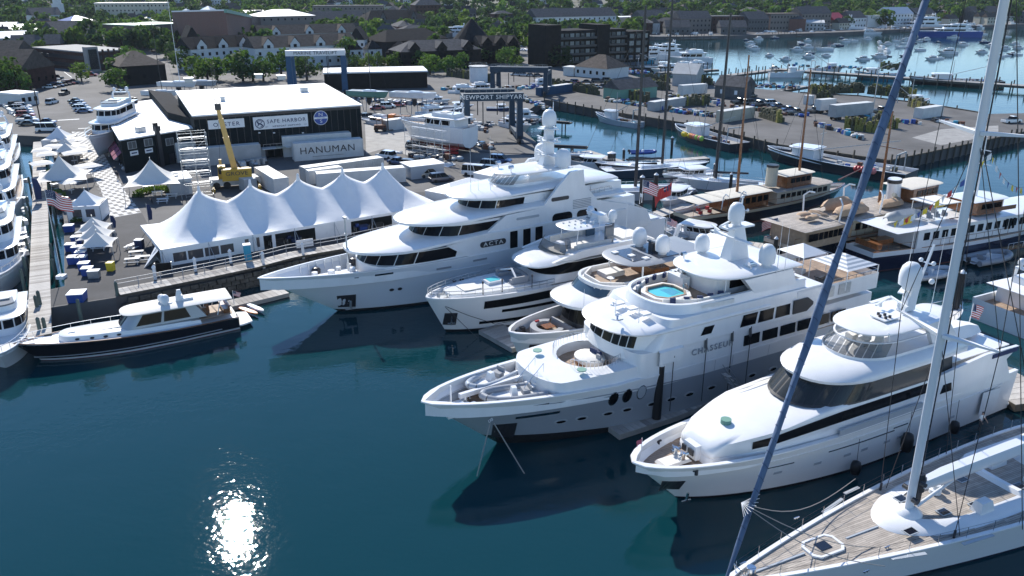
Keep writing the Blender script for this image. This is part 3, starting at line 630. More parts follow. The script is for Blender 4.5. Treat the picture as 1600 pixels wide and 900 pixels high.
    for sg in (-1,1):
        sofa(y,[(26.9,sg*1.9),(24.2,sg*3.45),(20.4,sg*3.6)],10.3,m='cushion',back=sg)
        for i in range(5): ob('scatter_cushion',G().box(26.2-i*1.25,sg*(2.45+min(i,2)*.4),10.75,.5,.22,.5,sg*-.5),'navy',y)
    ob('bar_counter',G().box(21.9,-1.8,10.3,.9,2.2,1.1).box(20.5,-2.9,10.3,2.4,.8,1.1),'gel',y); ob('grill',G().cyl((20.2,-2.3,11.4),(21.4,-2.3,11.4),.38,n=10),'chrome',y)
    ob('pool_rail',G().tube([(23.2,.4,10.3),(23.2,.4,11.3),(22.9,.4,11.35),(22.6,.4,10.9),(22.6,.4,10.3)],.05),'chrome',y)
    g=G(); g.prism(ol(14,21.2,2.4,1,3),10.3,12.0); ob('sundeck_lobby',g,'gel',y)
    for yy in (-2.45,2.45): ob('window_pane',G().box(17.2,yy,10.9,4.2,.1,.75),'glass',y)
    for sg in (-1,1):
        g=G().loft([[(x,sg*yy,z) for x,z in ((12.0,10.2),(17.3,10.2),(19.2,12.2),(13.0,12.3))] for yy in (3.5,4.15)]); ob('arch_leg',g,'gel',y)
        ob('hardtop_post',G().cyl((20.6,sg*3.2,10.9),(20.6,sg*3.2,12.3),.07,n=6),'white',y)
    slab(y,'hardtop','gel',ol(11.6,22.7,4.1,5,2.6),12.2,.42,.3,crown=.18)
    for i in range(3): ob('roof_hatch',G().box(29.6-i*.25,-1.0+i*1.6,10.15,.9,.75,.18),'white',y)
    ob('roof_hatch',G().box(16.8,2.3,12.75,1.0,.8,.12),'white',y)
    whips(y,[(32.4,-2.6,9.8,1.8),(31.2,.7,10,1.6),(31.0,.3,10,1.3),(30.4,3.0,9.9,1.9),(15.2,4.2,12.2,5),(14.2,4.2,12.2,4.6)])
    g=G()
    for a in range(3): q=a*2.1; g.bar((31.9,1.9,10.05),(31.9+.6*math.cos(q),1.9+.5*math.sin(q),10.25),.16,.09)
    for a in range(6): q=a*1.05; g.bar((30.4,.2-.9,10.2),(30.4+.35*math.cos(q),-.7+.3*math.sin(q),10.3),.07)
    ob('horn',g,'chrome',y)
    # searchlight, domes, mast
    ob('searchlight',G().cyl((20.9,-2.4,12.7),(20.9,-2.4,13.1),.06).cyl((20.7,-2.4,13.2),(21.2,-2.4,13.2),.2,n=10).cyl((17.6,3.2,12.7),(17.6,3.2,13.2),.06).cyl((17.4,3.2,13.3),(17.9,3.2,13.3),.2,n=10),'chrome',y)
    radome(y,15.4,3.0,12.95,.8,1.9); radome(y,18.0,-3.1,12.9,.75,1.7)
    g=G().loft([[(16.6+a,b,z) for a,b in ((-w,-w*.6),(w,-w*.6),(w,w*.6),(-w,w*.6))] for w,z in ((1.25,12.5),(.95,14.2),(.6,15.9))]); g.bar((15,0,16.0),(18.4,0,16.0),1.3,.18); g.bar((17.3,-2.6,15.0),(17.3,2.6,15.0),.5,.12)
    radarbar(g,18.0,0,16.1,2.8,.4); radarbar(g,17.4,-2.1,15.0,2.0,1.2); g.cyl((16.3,0,16),(16.3,0,18.6),.12,.07,8).bar((16.3,-.8,17.6),(16.3,.8,17.6),.08); g.ball(16.3,0,18.8,.16).ball(16.3,.8,17.7,.14).ball(16.3,-.8,17.7,.14); ob('radar_mast',g,'dome',y,40)
    radome(y,16.9,0,16.6,.78,1.8)
    # aft decks
    ob('aft_deck',G().prism(ol(.6,12,4.4,.5,6),9.02,9.1),'teak',y); ob('aft_side',G().loft([ring(ol(.6,12.5,4.6,.5,8),z) for z in (8.2,9.9)],c0=False,c1=False),'gel',y)
    ob('main_aft_deck',G().prism(ol(-1.8,9,4.5,.5,6),5.15,5.22),'teak',y); ob('lower_aft_house',G().prism(ol(2.6,9,3.4,.3,6),5.2,8.25),'gel',y); ob('aft_glass',G().box(2.55,0,5.4,.1,5.4,2.2),'glass',y)
    rail(y,[(.7,-4.5,9.85),(.7,4.5,9.85)],.4,1.2); rail(y,[(.7,4.55,9.9),(8.5,4.55,9.9)],.35,1.2)
    for k in range(3): ob('deck_lounger',G().box(8.7-k*1.35,-1.1+k*.1,9.1,.8,1.0,.4,.3).box(8.9-k*1.35,-1.7,9.1,.75,.25,1.3,.3),'cushion',y)
    for k in range(2): ob('louvre_panel',G().box(8.1-k*2.4,4.66,8.55,1.7,.1,1.1),'alu',y)
    g=G()
    for k in range(6): g.box(21.6-k*.42,5.45,3.6-k*.55,.5,.9,.06)
    ob('boarding_steps',g,'alu',y); ob('boarding_rail',G().bar((21.8,5.0,4.6),(19.0,5.0,1.2),.07).bar((21.8,5.9,4.6),(19.0,5.9,1.2),.07).bar((21.8,5.0,3.7),(19.0,5.0,.4),.1).bar((21.8,5.9,3.7),(19.0,5.9,.4),.1),'alu',y)
    for x in (27.6,23.8,20.6,18.3): ob('fender_line',G().bar((x,4.75,6.8),(x,4.75,1.2),.05).bar((x,4.6,7.6),(x+.15,4.85,6.7),.22),'dark',y)
    def on(x,yy,z): return tuple(y.matrix_basis@Vector((x,yy,z))) if False else (y.location.x+x*math.cos(y.rotation_euler.z)-yy*math.sin(y.rotation_euler.z), y.location.y+x*math.sin(y.rotation_euler.z)+yy*math.cos(y.rotation_euler.z), z)
    rz=y.rotation_euler.z
    jetski('white jet ski parked nearest on the aft top deck of the CHASSEUR yacht',on(9.3,2.4,9.1),rz+.4); jetski('black jet ski beside the white one on the aft top deck of the CHASSEUR yacht',on(7.6,2.9,9.1),rz+.3,'dark')
    jetski('dark jet ski on the far side of the aft top deck of the CHASSEUR yacht',on(10.2,-3.0,9.1),rz+.5,'dark')
    tender('open grey inflatable tender behind the crane arm in the CHASSEUR yacht bow well',on(42.6,-2.0,4.95),rz+.3,5.2,m='gel',tube='gelgrey',ob_=False)
    tender('black-seated tender in the bow well nearest the near rail of the CHASSEUR yacht',on(42.2,1.35,4.95),rz-.22,5.6,m='gel',tube='pgrey',ob_=False)
    # canopies on the aft deck
    for lab,x,yy,w,st in (('plain white square canopy over the far aft deck of the CHASSEUR yacht',5.0,-1.7,3.6,0),('grey striped white canopy over the near aft deck of the CHASSEUR yacht',4.0,2.9,4.6,1)):
        c=T('deck_canopy',lab,'canopy',on(x,yy,9.1),rz); h=w/2
        for a,b in ((-1,-1),(1,-1),(1,1),(-1,1)): ob('canopy_post',G().cyl((a*h,b*h,0),(a*h,b*h,2.0),.05,n=6),'white',c)
        nst=9 if st else 1; gw=G(); gs=G()
        for f_,(p,q) in enumerate((((-h,-h),(h,-h)),((h,-h),(h,h)),((h,h),(-h,h)),((-h,h),(-h,-h)))):
            for k in range(nst):
                a0,a1=k/nst,(k+1)/nst
                def at(c_,a): return (c_[0]*(1-a),c_[1]*(1-a),2.0+.9*a)
                (gs if k%2 else gw).quad(at(p,a0),at(q,a0),at(q,a1),at(p,a1))
        ob('canopy_roof',gw,'white',c)
        if st: ob('canopy_stripes',gs,'gelgrey',c)
    flag('yacht_flag','American flag hanging from the stern of the CHASSEUR yacht by the striped canopy',on(-1.2,0,5.3),rz+PI,2.4,1.4,pole=3.2)
    return y
chasseur()
# ================================================================ WHITE YACHT AT RIGHT
def on_(y,x,yy,z):
    c,s=math.cos(y.rotation_euler.z),math.sin(y.rotation_euler.z); return (y.location.x+x*c-yy*s,y.location.y+x*s+yy*c,z)
def whiteyacht():
    L=41; y=yacht('motor_yacht','sleek all-white motor yacht with black side band and one big radome behind the blue sail',(988,725),4.5,28,L)
    hm=hullmat('white_hull',[(-1,(.02,.02,.022)),(.25,(.8,.8,.8)),(8.9,(.8,.8,.8))])
    zs=lambda t:4.6-.5*math.sin(min(1,(1-t)/.45)*PI/2) if t>.55 else 4.1+.3*(.55-t)
    H=Hull(y,L,8.3,zs,rake=4.6,m=hm,bul=.9,deck='teak',sd=(2.8,.55),sw=(1.8,1.0),t0=.45,capw=.34)
    ob('rub_rail',H.side(H.side(G(),2,39.6,3.35,3.47,1,.07,16),2,39.6,3.35,3.47,-1,.07,16),'gel',y)
    # long sloping coachroof
    wf=lambda x:H.hb(x,.35)-max(0,x-29)*.15
    def O(x0,x1,w,rf,p=2.5): return ol(x0,x1,w,rf,p,wf=wf)
    zt=lambda x:5.05+1.55*max(0,min(1,(35.2-x)/10.5))**.8
    oa=O(3,35.3,3.75,5,3); ob_=O(3,35.2,3.75,5,3); oc=O(3,34.5,3.4,5.4,2.8); od=O(3,33.3,2.9,6)
    rs=[ring(oa,3.2),ring(ob_,0,lambda x:3.2+(zt(x)-3.2)*.42),ring(shrink(ob_,.06),0,lambda x:3.2+(zt(x)-3.2)*.46),ring(ob_,0,lambda x:3.2+(zt(x)-3.2)*.5),ring(shrink(ob_,.1),0,lambda x:zt(x)-.45),ring(oc,0,lambda x:zt(x)-.08),ring(od,0,lambda x:zt(x)+.05)]
    g=G().loft(rs,c0=False); ob('coachroof',g,'gel',y,55)
    A=rs[3]; Bq=rs[4]
    g=patch(G(),A,Bq,sx(A,31.9),sx(A,11),.25,.95,.05,n=24); ob('side_window_band',g,'glass',y); ob('side_window_band',patch(G(),A,Bq,sx(A,11,False),sx(A,31.9,False),.25,.95,.05,n=24),'glass',y)
    ob('hatch_light',G().cyl((32.2,.1,5.5),(32.2,.1,5.98),.42,n=18),'green',y)
    ob('foredeck_locker',G().box(35.3,.0,3.6,.7,1.7,1.1,top=.8),'gel',y); ob('locker_hatch',G().box(35.72,.3,3.9,.1,.6,.5).box(35.72,-.5,3.9,.1,.4,.5),'dark',y)
    ob('sun_lounge',G().box(37.2,.1,3.62,2.6,1.3,.22,top=.85),'cushion',y); g=G()
    for sg in (-1,1): g.cyl((36.6,sg*.45,3.8),(36.6,sg*.45,4.4),.2,n=10).cyl((36.1,sg*.45,4.2),(37.0,sg*.45,4.2),.12,n=8)
    g.bar((36.8,-.6,4.6),(36.8,.6,4.6),.06).bar((36.8,-.6,3.8),(36.8,-.6,4.6),.05).bar((36.8,.6,3.8),(36.8,.6,4.6),.05); ob('windlass',g,'chrome',y,40)
    for sg in (-1,1): ob('bollard',G().cyl((36.8,sg*2.3,3.6),(36.8,sg*2.3,4.1),.14).bar((36.5,sg*2.3,4.0),(37.1,sg*2.3,4.0),.12),'dark',y)
    ob('anchor_pocket',H.side(G(),38.5,36.9,1.3,2.5,1,.04,4),'dark',y); ob('anchor',G().bar((37.6,2.35,1.5),(37.6,2.5,2.4),.14).bar((37.2,2.4,1.6),(38.0,2.3,1.6),.12),'chrome',y)
    # pilothouse: raked glass, big roof
    o0=O(10,26.6,3.65,6,2.3); o1=O(10,24.6,3.35,5.4,2.3); A=ring(o0,6.35); Bq=ring(o1,8.15); tier(y,'pilothouse','dark',[(o0,6.35),(o1,8.15)])
    n=len(A)-1; b0=sx(A,11.5,False); b1=sx(A,11.5); front=[.355,.40,.445,.475,.525,.555,.60,.645]
    cuts=[(a+.003,b-.003) for a,b in zip(front,front[1:])]; cuts+=[(.65,.70),(.705,.76),(.765,.82),(.825,b1),(.35-.05,.35),(.245,.295),(.18,.24)]
    panes(y,A,Bq,cuts,.1,.93,'clear',.04)
    zr=lambda x:8.1
    g=G().loft([ring(O(9,24.4,3.5,5.5,2.3),8.05),ring(O(8.5,25.2,3.85,6,2.3),8.1),ring(O(8.5,25.3,3.9,6,2.3),8.35),ring(O(8.5,24.8,3.7,6,2.3),8.65),ring(O(9,22.6,3.2,6,2.2),9.0),ring(O(9,21.6,2.9,5.5,2.2),9.1)]); ob('pilothouse_roof',g,'gel',y,60)
    for k in range(5): ob('saloon_cushion',G().box(21.5-k*1.6,2.2,6.6,1.2,.8,.9,top=.8),'canvas',y)
    # flybridge
    o0=O(10,20.9,2.95,4.2,2.3); o1=O(10,19.8,2.7,4.2,2.3); A=ring(o0,9.05); Bq=ring(o1,10.5); tier(y,'flybridge_base','gel',[(shrink(o0,-.06),9.0),(shrink(o0,-.03),9.32)],cap=False)
    cc=[.30,.345,.39,.435,.48,.52,.565,.61,.655,.70,.78]; panes(y,A,Bq,[(a+.003,b-.003) for a,b in zip(cc,cc[1:])],.15,.85,'clear',.04)
    ob('flybridge_screen_lip',G().loft([ring(shrink(o1,-.1),10.28),ring(shrink(o1,-.1),10.36),ring(shrink(o1,.05),10.36)],c0=False,c1=False),'gel',y)
    for k in range(3): ob('helm_seat',G().box(17.4,-1.2+k*1.2,9.1,.7,.8,.6).box(17.0,-1.2+k*1.2,9.6,.2,.8,.9,top=.8),'cushion',y)
    slab(y,'hardtop','gel',ol(10.6,19.9,2.85,4.5,2.6),10.95,.3,.25,crown=.12)
    for sg in (-1,1): ob('arch_leg',G().loft([[(x,sg*yy,z) for x,z in ((8.6,8.7),(12.2,9.0),(13.6,11.3),(11.0,11.4))] for yy in (2.55,2.95)]),'gel',y); ob('hardtop_post',G().cyl((17.5,sg*2.5,10.4),(17.8,sg*2.5,11.25),.05,n=6),'white',y)
    ob('light_cluster',G().cyl((15.6,.3,11.5),(15.6,.3,11.75),.13).cyl((15.9,-.1,11.5),(15.9,-.1,11.75),.13).cyl((16.2,.3,11.5),(16.2,.3,11.75),.13).cyl((15.6,.8,11.5),(15.6,.8,11.75),.13).cyl((16.1,.8,11.5),(16.1,.8,11.75),.13),'dark',y); ob('light_base',G().box(15.7,.4,11.45,1.8,1.5,.1),'gel',y)
    g=G().loft([[(12.6+dx+a,b,z) for a,b in ((-w,-w*.6),(w,-w*.6),(w,w*.6),(-w,w*.6))] for dx,w,z in ((0,.7,11.4),(-.6,.45,13.0),(-.8,.4,13.6))]); radarbar(g,13.6,0,11.9,2.6,1.2); g.bar((10.9,-1.4,13.0),(13.6,0,13.1),.5,.1)
    g.bar((11.5,0,13.2),(10.3,0,17.0),.18,.14).bar((10.8,-.6,15.4),(10.8,.6,15.4),.1).ball(10.8,.6,15.5,.2).ball(10.8,-.6,15.5,.2).ball(11.5,1.2,14.2,.25); radarbar(g,14.3,-1.2,11.6,2.2,.3); ob('radar_mast',g,'dome',y,40)
    radome(y,12.7,0,13.7,.92,2.1)
    whips(y,[(11.2,1.4,11.4,7.2),(11.2,-1.4,11.4,7.0),(10.9,2.2,11.4,6)])
    # aft: boat deck, covered tender, stern wings
    ob('boat_deck',G().prism(O(1.8,10,3.4,.4,6),7.1,7.2),'gel',y); ob('aft_bulkhead',G().box(6.6,0,4.0,6.8,5.6,3.1),'gel',y)
    for sg in (-1,1): ob('side_wing',G().loft([[(x,sg*yy,z) for x,z in ((1.5,3.8),(12.5,4.0),(12.5,6.7),(6,7.35),(1.4,7.2),(2.9,6.2))] for yy in (3.75,4.05)]),'gel',y); ob('wing_window',G().box(11.0,sg*4.07,4.9,1.5,.06,.8,top=.7),'glass',y)
    ob('wing_grille',G().box(3.4,4.08,6.75,3.6,.06,.4),'navy',y); ob('hull_door',G().box(4.2,4.12,1.1,2.4,.06,2.3),'gel',y)
    g=G().loft([[(x,-w,7.5),(x,-w*.55,7.5+h),(x,w*.55,7.5+h),(x,w,7.5)] for x,w,h in ((2.2,.9,.5),(4,1.15,1.0),(6.5,1.15,1.1),(8.6,.8,.8),(9.6,.2,.4))],closed=False); t=T('covered_tender','tender under a pale tarpaulin on the aft deck of the all-white yacht','tender',on_(y,0,0,0),y.rotation_euler.z); ob('boat_cover',g,'tent',t,40); ob('cradle',G().box(3.5,0,7.2,.3,1.6,.35).box(7.5,0,7.2,.3,1.4,.35),'gel',t)
    ob('cockpit_deck',G().prism(ol(.3,4,3.7,.3,6),3.35,3.4),'teak',y); ob('swim_platform',G().prism(ol(-2.4,.4,3.5,.3,6,wa=2.8),.45,.65),'gel',y); ob('swim_platform_deck',G().prism(ol(-2.3,.2,3.3,.3,6,wa=2.7),.65,.67),'teak',y)
    for x0,x1,z in ((30.5,27.9,2.6),(24.5,17.0,2.75),(17.2,15.4,3.0)): ob('hull_vent',H.side(G(),x0,x1,z,z+.12,1,.05,4),'chrome',y)
    for x in (29.5,25.7,22.6,20.7,18.0,16.4,13.0,9.5): ob('porthole',H.side(G(),x,x-.75,1.75,1.98,1,.05,2),'gelgrey',y)
    g=G(); 
    for a,b in ((27.5,22.5),(22.0,14)): H.side(g,a,b,4.15,4.75 if a>25 else 4.85,1,.02,8)
    ob('side_bulwark',G().loft([[(x,H.hb(x,-.02),4.05) for x in (23.9,22,20,18,16,14)],[(x,H.hb(x,-.0),4.7) for x in (23.9,22,20,18,16,14)],[(x,H.hb(x,.2),4.7) for x in (23.9,22,20,18,16,14)]],closed=False),'gelgrey',y)
    fender(y,21.8,4.55,.9,.42,1.3); fender(y,15.8,4.6,1.6,.5,1.9); fender(y,9.5,4.6,1.3,.4,1.3)
    flag('burgee','small dark red burgee on the bow of the all-white yacht',on_(y,39.3,-1.2,4.6),y.rotation_euler.z,.6,.4,'maroon',pole=1.0)
    flag('yacht_flag','American flag at the stern of the all-white yacht, right of the tall white mast',on_(y,2.0,-.5,7.2),y.rotation_euler.z+PI,2.0,1.3,pole=2.6)
    return y
whiteyacht()
# ================================================================ WHITE SUPERYACHT (ACTA)
def acta():
    L=58; y=yacht('superyacht','huge white superyacht lettered ACTA with three stacked sweeping decks beside the long tent',(402,435),6,32,L,'superyacht')
    hm=hullmat('pale_hull',[(-1,(.02,.02,.022)),(.35,(.70,.73,.77)),(8.9,(.8,.8,.8))])
    zs=lambda t:6.0-.35*max(0,(1-t))/.25 if t>.75 else 5.65
    H=Hull(y,L,10.6,zs,rake=9.2,m=hm,bul=1.5,deck='gel',sd=(2.2,.8),sw=(1.6,1.1),t0=.5,flare=1.3)
    ob('knuckle_line',H.side(H.side(G(),30,56,4.15,4.27,1,.07,16),30,56,4.15,4.27,-1,.07,16),'gel',y)
    ob('anchor_pocket',H.side(G(),49.4,47.2,.7,2.6,1,.04,4),'dark',y); ob('anchor',G().bar((48.2,3.0,1.1),(48.2,3.25,2.2),.2).bar((47.6,3.1,1.2),(48.8,2.9,1.2),.2),'alu',y)
    for x0,x1,z in ((45.2,43,5.0),(37.5,35.5,4.6),(32.5,30.5,4.9)): ob('hull_vent',H.side(G(),x0,x1,z,z+.25,1,.06,4),'chrome' if x0>44 else 'pgrey',y)
    for x in (52.5,47.6): ob('fairlead',H.side(G(),x,x-.5,4.9,5.15,1,.07,2),'chrome',y)
    for x in (43,42,35,34,28,27,21,20): ob('porthole',H.oval(G(),x,2.7,.28,.2,off=.06),'dark',y)
    # foredeck gear
    g=G()
    for i,(x,yy,s_) in enumerate(((51,-.8,1),(50.3,.8,.9),(49.2,0,1.2),(47.8,-1.4,.9),(47.6,1.3,1),(46.6,.2,1.1),(46.2,-2,.8),(45.6,2,.8))): g.cyl((x,yy,4.4),(x,yy,4.4+s_*.8),.42*s_,.36*s_,9)
    g.box(48.5,0,4.4,5,1.8,.4); ob('mooring_winches',g,'gel',y,40)
    for x,yy in ((50.4,-2.0),(45.2,-3.0)): ob('covered_gear',G().ball(x,yy,4.9,.6,.5),'dark',y)
    ob('foredeck_mast',G().cyl((47.0,0,4.4),(47.0,0,11.5),.16,.09,8).bar((47.0,-.5,9.5),(47.0,.5,9.5),.08).box(47,0,11.4,.3,.6,.3),'alu',y)
    for i in range(10): ob('bulwark_stay',G().box(52.3-i*1.1,-H.hb(52.3-i*1.1,.32),4.4,.08,.5,1.35),'gel',y)
    wf=lambda x:H.hb(x,.1)
    # main deck sides
    o=ol(1,45.6,5.1,5,2.3,wf=wf); ob_l=shrink(o,.1)
    tier(y,'main_deck_front','gel',[(o,4.2),(ob_l,5.9)])
    # tier 1: dark band, roof 1 (bridge of sweeping decks)
    oA=ol(6,45.6,5.0,7.5,2.2,wf=wf); oB=ol(6,44.6,4.85,7.2,2.2,wf=wf)
    A=ring(oA,5.75); Bq=ring(oB,7.35); tier(y,'main_house','gel',[(oA,5.75),(oB,7.35)])
    f=sx(A,34.5); fm=sx(A,34.5,False); k=9
    for i in range(k): ob('window_pane',patch(G(),A,Bq,lerp(fm,f,i/k)+.002,lerp(fm,f,(i+1)/k)-.002,.12,.95,.04,n=6),'glass',y)
    def sweep(x0,x1,w,rf,z0,th,crown,zb,name='roof'):
        zf=lambda x:z0+zb*max(0,min(1,(x1-rf*.6-x)/10))
        o1=ol(x0,x1,w,rf,2.1); o2=ol(x0,x1+.25,w+.1,rf,2.1)
        rs=[ring(shrink(o1,.4),0,lambda x:zf(x)),ring(o2,0,lambda x:zf(x)+.05),ring(o2,0,lambda x:zf(x)+th),ring(shrink(o1,.45),0,lambda x:zf(x)+th+.28)]
        for d in (.3,.6,.85): xs=[p[0] for p in o1]; rs.append([(lerp(p[0],(x0+x1)/2,d),p[1]*(1-d),zf(lerp(p[0],(x0+x1)/2,d))+th+.28+crown*(1-(1-d)**2)) for p in shrink(o1,.45)])
        return ob(name,G().loft(rs),'gel',y,55)
    sweep(8,47.0,5.2,9,7.4,.35,.35,.55,'lower_deck_roof')
    # tier 2
    oA=ol(6,38.6,4.7,6.5,2.2); oB=ol(6,37.4,4.6,6.2,2.2); A=ring(oA,7.9); Bq=ring(oB,9.9); tier(y,'upper_house','gel',[(oA,7.9),(oB,9.9)])
    f=sx(A,28.8); fm=sx(A,28.8,False); k=8
    for i in range(k): ob('window_pane',patch(G(),A,Bq,lerp(fm,f,i/k)+.002,lerp(fm,f,(i+1)/k)-.002,.15,.85,.04,n=6),'glass',y)
    sweep(8,40.2,5.0,8.5,9.9,.35,.3,.45,'upper_deck_roof')
    # tier 3
    oA=ol(8,31.3,4.0,4.8,2.2); oB=ol(8,30.6,3.9,4.6,2.2); A=ring(oA,10.5); Bq=ring(oB,12.1); tier(y,'bridge_house','gel',[(oA,10.5),(oB,12.1)])
    f=sx(A,24.0); fm=sx(A,24,False); k=7
    for i in range(k): ob('window_pane',patch(G(),A,Bq,lerp(fm,f,i/k)+.003,lerp(fm,f,(i+1)/k)-.003,.15,.85,.04,n=6),'glass',y)
    sweep(9,32.8,4.3,6,12.15,.3,.2,.3,'bridge_deck_roof')
    # sundeck screen
    o0=ol(16,26.6,2.9,3.2); o1=ol(16,26.0,2.8,3.1); tier(y,'sundeck_front','gel',[(o0,12.6),(shrink(o1,-.1),13.35)])
    A=ring(o0,13.3); Bq=ring(ol(16,25.2,2.55,3.0),14.4); cc=[.25+.05*i for i in range(11)]; panes(y,A,Bq,[(a+.003,b-.003) for a,b in zip(cc,cc[1:])],0,1,'clear',.04)
    slab(y,'sundeck_top','gel',ol(15.5,26.2,2.9,3.5,2.3),14.4,.28,.2,crown=.1)
    # flank: sweeping side plates joining decks
    for sg in (-1,1):
        ob('side_plate',G().loft([[(x,sg*yy,z) for x,z in ((3,5.5),(33,5.6),(36.2,7.6),(31,8.0),(27.5,10.2),(22,10.4),(19.6,12.8),(17.6,14.6),(15.5,14.7),(15.2,12.6),(13,10.2),(8,9.0),(4,7.6))] for yy in (4.72,5.13)]),'gel',y,20)
    py=5.16
    def sidepoly(name,pts,m='glass',o1=5.1,o2=5.2): ob(name,G().loft([[(x,o1,z) for x,z in pts],[(x,o2,z) for x,z in pts]]),m,y)
    def rr(x0,x1,z0,z1,r=.3,n=4):
        out=[]
        for cx,cz,a0 in ((x1-r,z1-r,0),(x0+r,z1-r,90),(x0+r,z0+r,180),(x1-r,z0+r,270)):
            for i in range(n+1): a=R(a0+90*i/n); out.append((cx+r*math.cos(a),cz+r*math.sin(a)))
        return out
    for x in (26.4,24.4,22.5): sidepoly('tall_window',rr(x-.55,x+.55,4.9,8.3,.5))
    sidepoly('name_panel',rr(27.6,31.4,6.5,7.25,.35),'dark'); text('lettering','ACTA',.72,'cushion',y,(29.5,5.23,6.87),(PI/2,0,PI),.02,1.3,1.3)
    sidepoly('mooring_opening',rr(27.6,31.0,4.55,5.5,.45),'dark'); sidepoly('aft_window',rr(17.2,20.4,7.9,9.3,.6)); sidepoly('aft_window',rr(13,16.4,7.9,9.2,.6),'glass'); sidepoly('vent_grille',rr(17.8,20.6,11.0,11.5,.2),'dark',4.6,4.78+.4)
    sidepoly('side_groove',rr(22.5,26.0,9.3,9.62,.15),'gelgrey',5.1,5.18)
    for k in range(6): ob('louvre',G().box(15.6,5.14,9.55+k*.22,3.0,.08,.09),'pgrey',y)
    # mast
    g=G().loft([[(18+dx+a,b,z) for a,b in ((-w,-w*.6),(w,-w*.6),(w,w*.6),(-w,w*.6))] for dx,w,z in ((0,1.1,14.6),(-.3,.7,16.2),(-.4,.55,19.6))])
    for z,w in ((16.1,2.6),(18.0,2.0),(19.6,1.5)): g.bar((17.6,-w,z),(17.6,w,z),1.1,.14); g.bar((16.6,0,z),(19.2,0,z),1.0,.14)
    radarbar(g,19.0,0,16.2,3.0,1.3); radarbar(g,18.9,0,18.1,2.4,1.4); radarbar(g,17.6,1.8,18.1,1.6,.3); g.cyl((17,0,19.6),(17,0,23),.1,.05,6); ob('radar_mast',g,'dome',y,40)
    radome(y,17.6,0,20.0,1.0,2.1); radome(y,17.0,2.5,14.9,1.1,2.3); radome(y,17.0,-2.5,14.9,1.1,2.3)
    ob('searchlight',G().cyl((24.6,1.6,14.7),(24.6,1.6,15.3),.07).cyl((24.3,1.6,15.4),(24.9,1.6,15.4),.25,n=10).cyl((24.6,-1.6,14.7),(24.6,-1.6,15.3),.07).cyl((24.3,-1.6,15.4),(24.9,-1.6,15.4),.25,n=10),'chrome',y)
    whips(y,[(30.4,1.2,12.7,6.5),(27.9,1.9,12.8,7.0),(29.2,1.0,12.7,1.6)])
    # open aft decks
    for x0,z,w in ((4.0,5.5,4.9),(7.0,7.95,4.6),(10,10.4,4.0)):
        ob('aft_deck',G().prism(ol(x0,18,w,.3,6),z,z+.08),'teak',y); ob('aft_edge',G().loft([ring(ol(x0-.3,14,w+.25,.5,7),z-.3),ring(ol(x0-.3,14,w+.3,.5,7),z+.75)],c0=False,c1=False),'gel',y)
        sofa(y,[(x0+1.5,-w*.6),(x0+1.1,0),(x0+1.5,w*.6)],z+.1,m='cushion',back=-1); ob('deck_table',G().box(x0+3.4,0,z+.1,1.4,2.4,.6),'wood',y)
        rail(y,[(x0-.2,-w,z+.75),(x0-.2,w,z+.75)],.35,1.3)
    ob('aft_house',G().prism(ol(8,20,3.8,.3,6),5.5,7.9).prism(ol(11.5,20,3.4,.3,6),8,10.3),'gel',y); ob('aft_glass',G().box(7.95,0,5.7,.1,5.6,2).box(11.45,0,8.2,.1,5,1.9),'glass',y)
    g=G()
    for i in range(8): g.bar((12.2+(i%4)*.8,1.8+(i//4)*.8,10.5),(12.5+(i%4)*.8,1.9+(i//4)*.8,11.7),.2)
    ob('gym_equipment',g,'dark',y)
    ob('stair_case',G().box(12.9,3.6,10.4,.9,.9,1.6),'gel',y); rail(y,[(15,4.6,10.6),(10.2,4.2,10.6)],1,1,rails=(1,.5))
    flag('yacht_flag','American flag flying from the stern of the ACTA superyacht by the gangway',on_(y,3.2,3.0,8.0),y.rotation_euler.z+PI*.9,3.0,1.8,pole=3.4)
    flag('burgee','small white staff flag on the ACTA stern corner beside the bigger American flag',on_(y,5.0,4.6,8.4),y.rotation_euler.z+PI,.7,.5,'gel',pole=1.6)
acta()
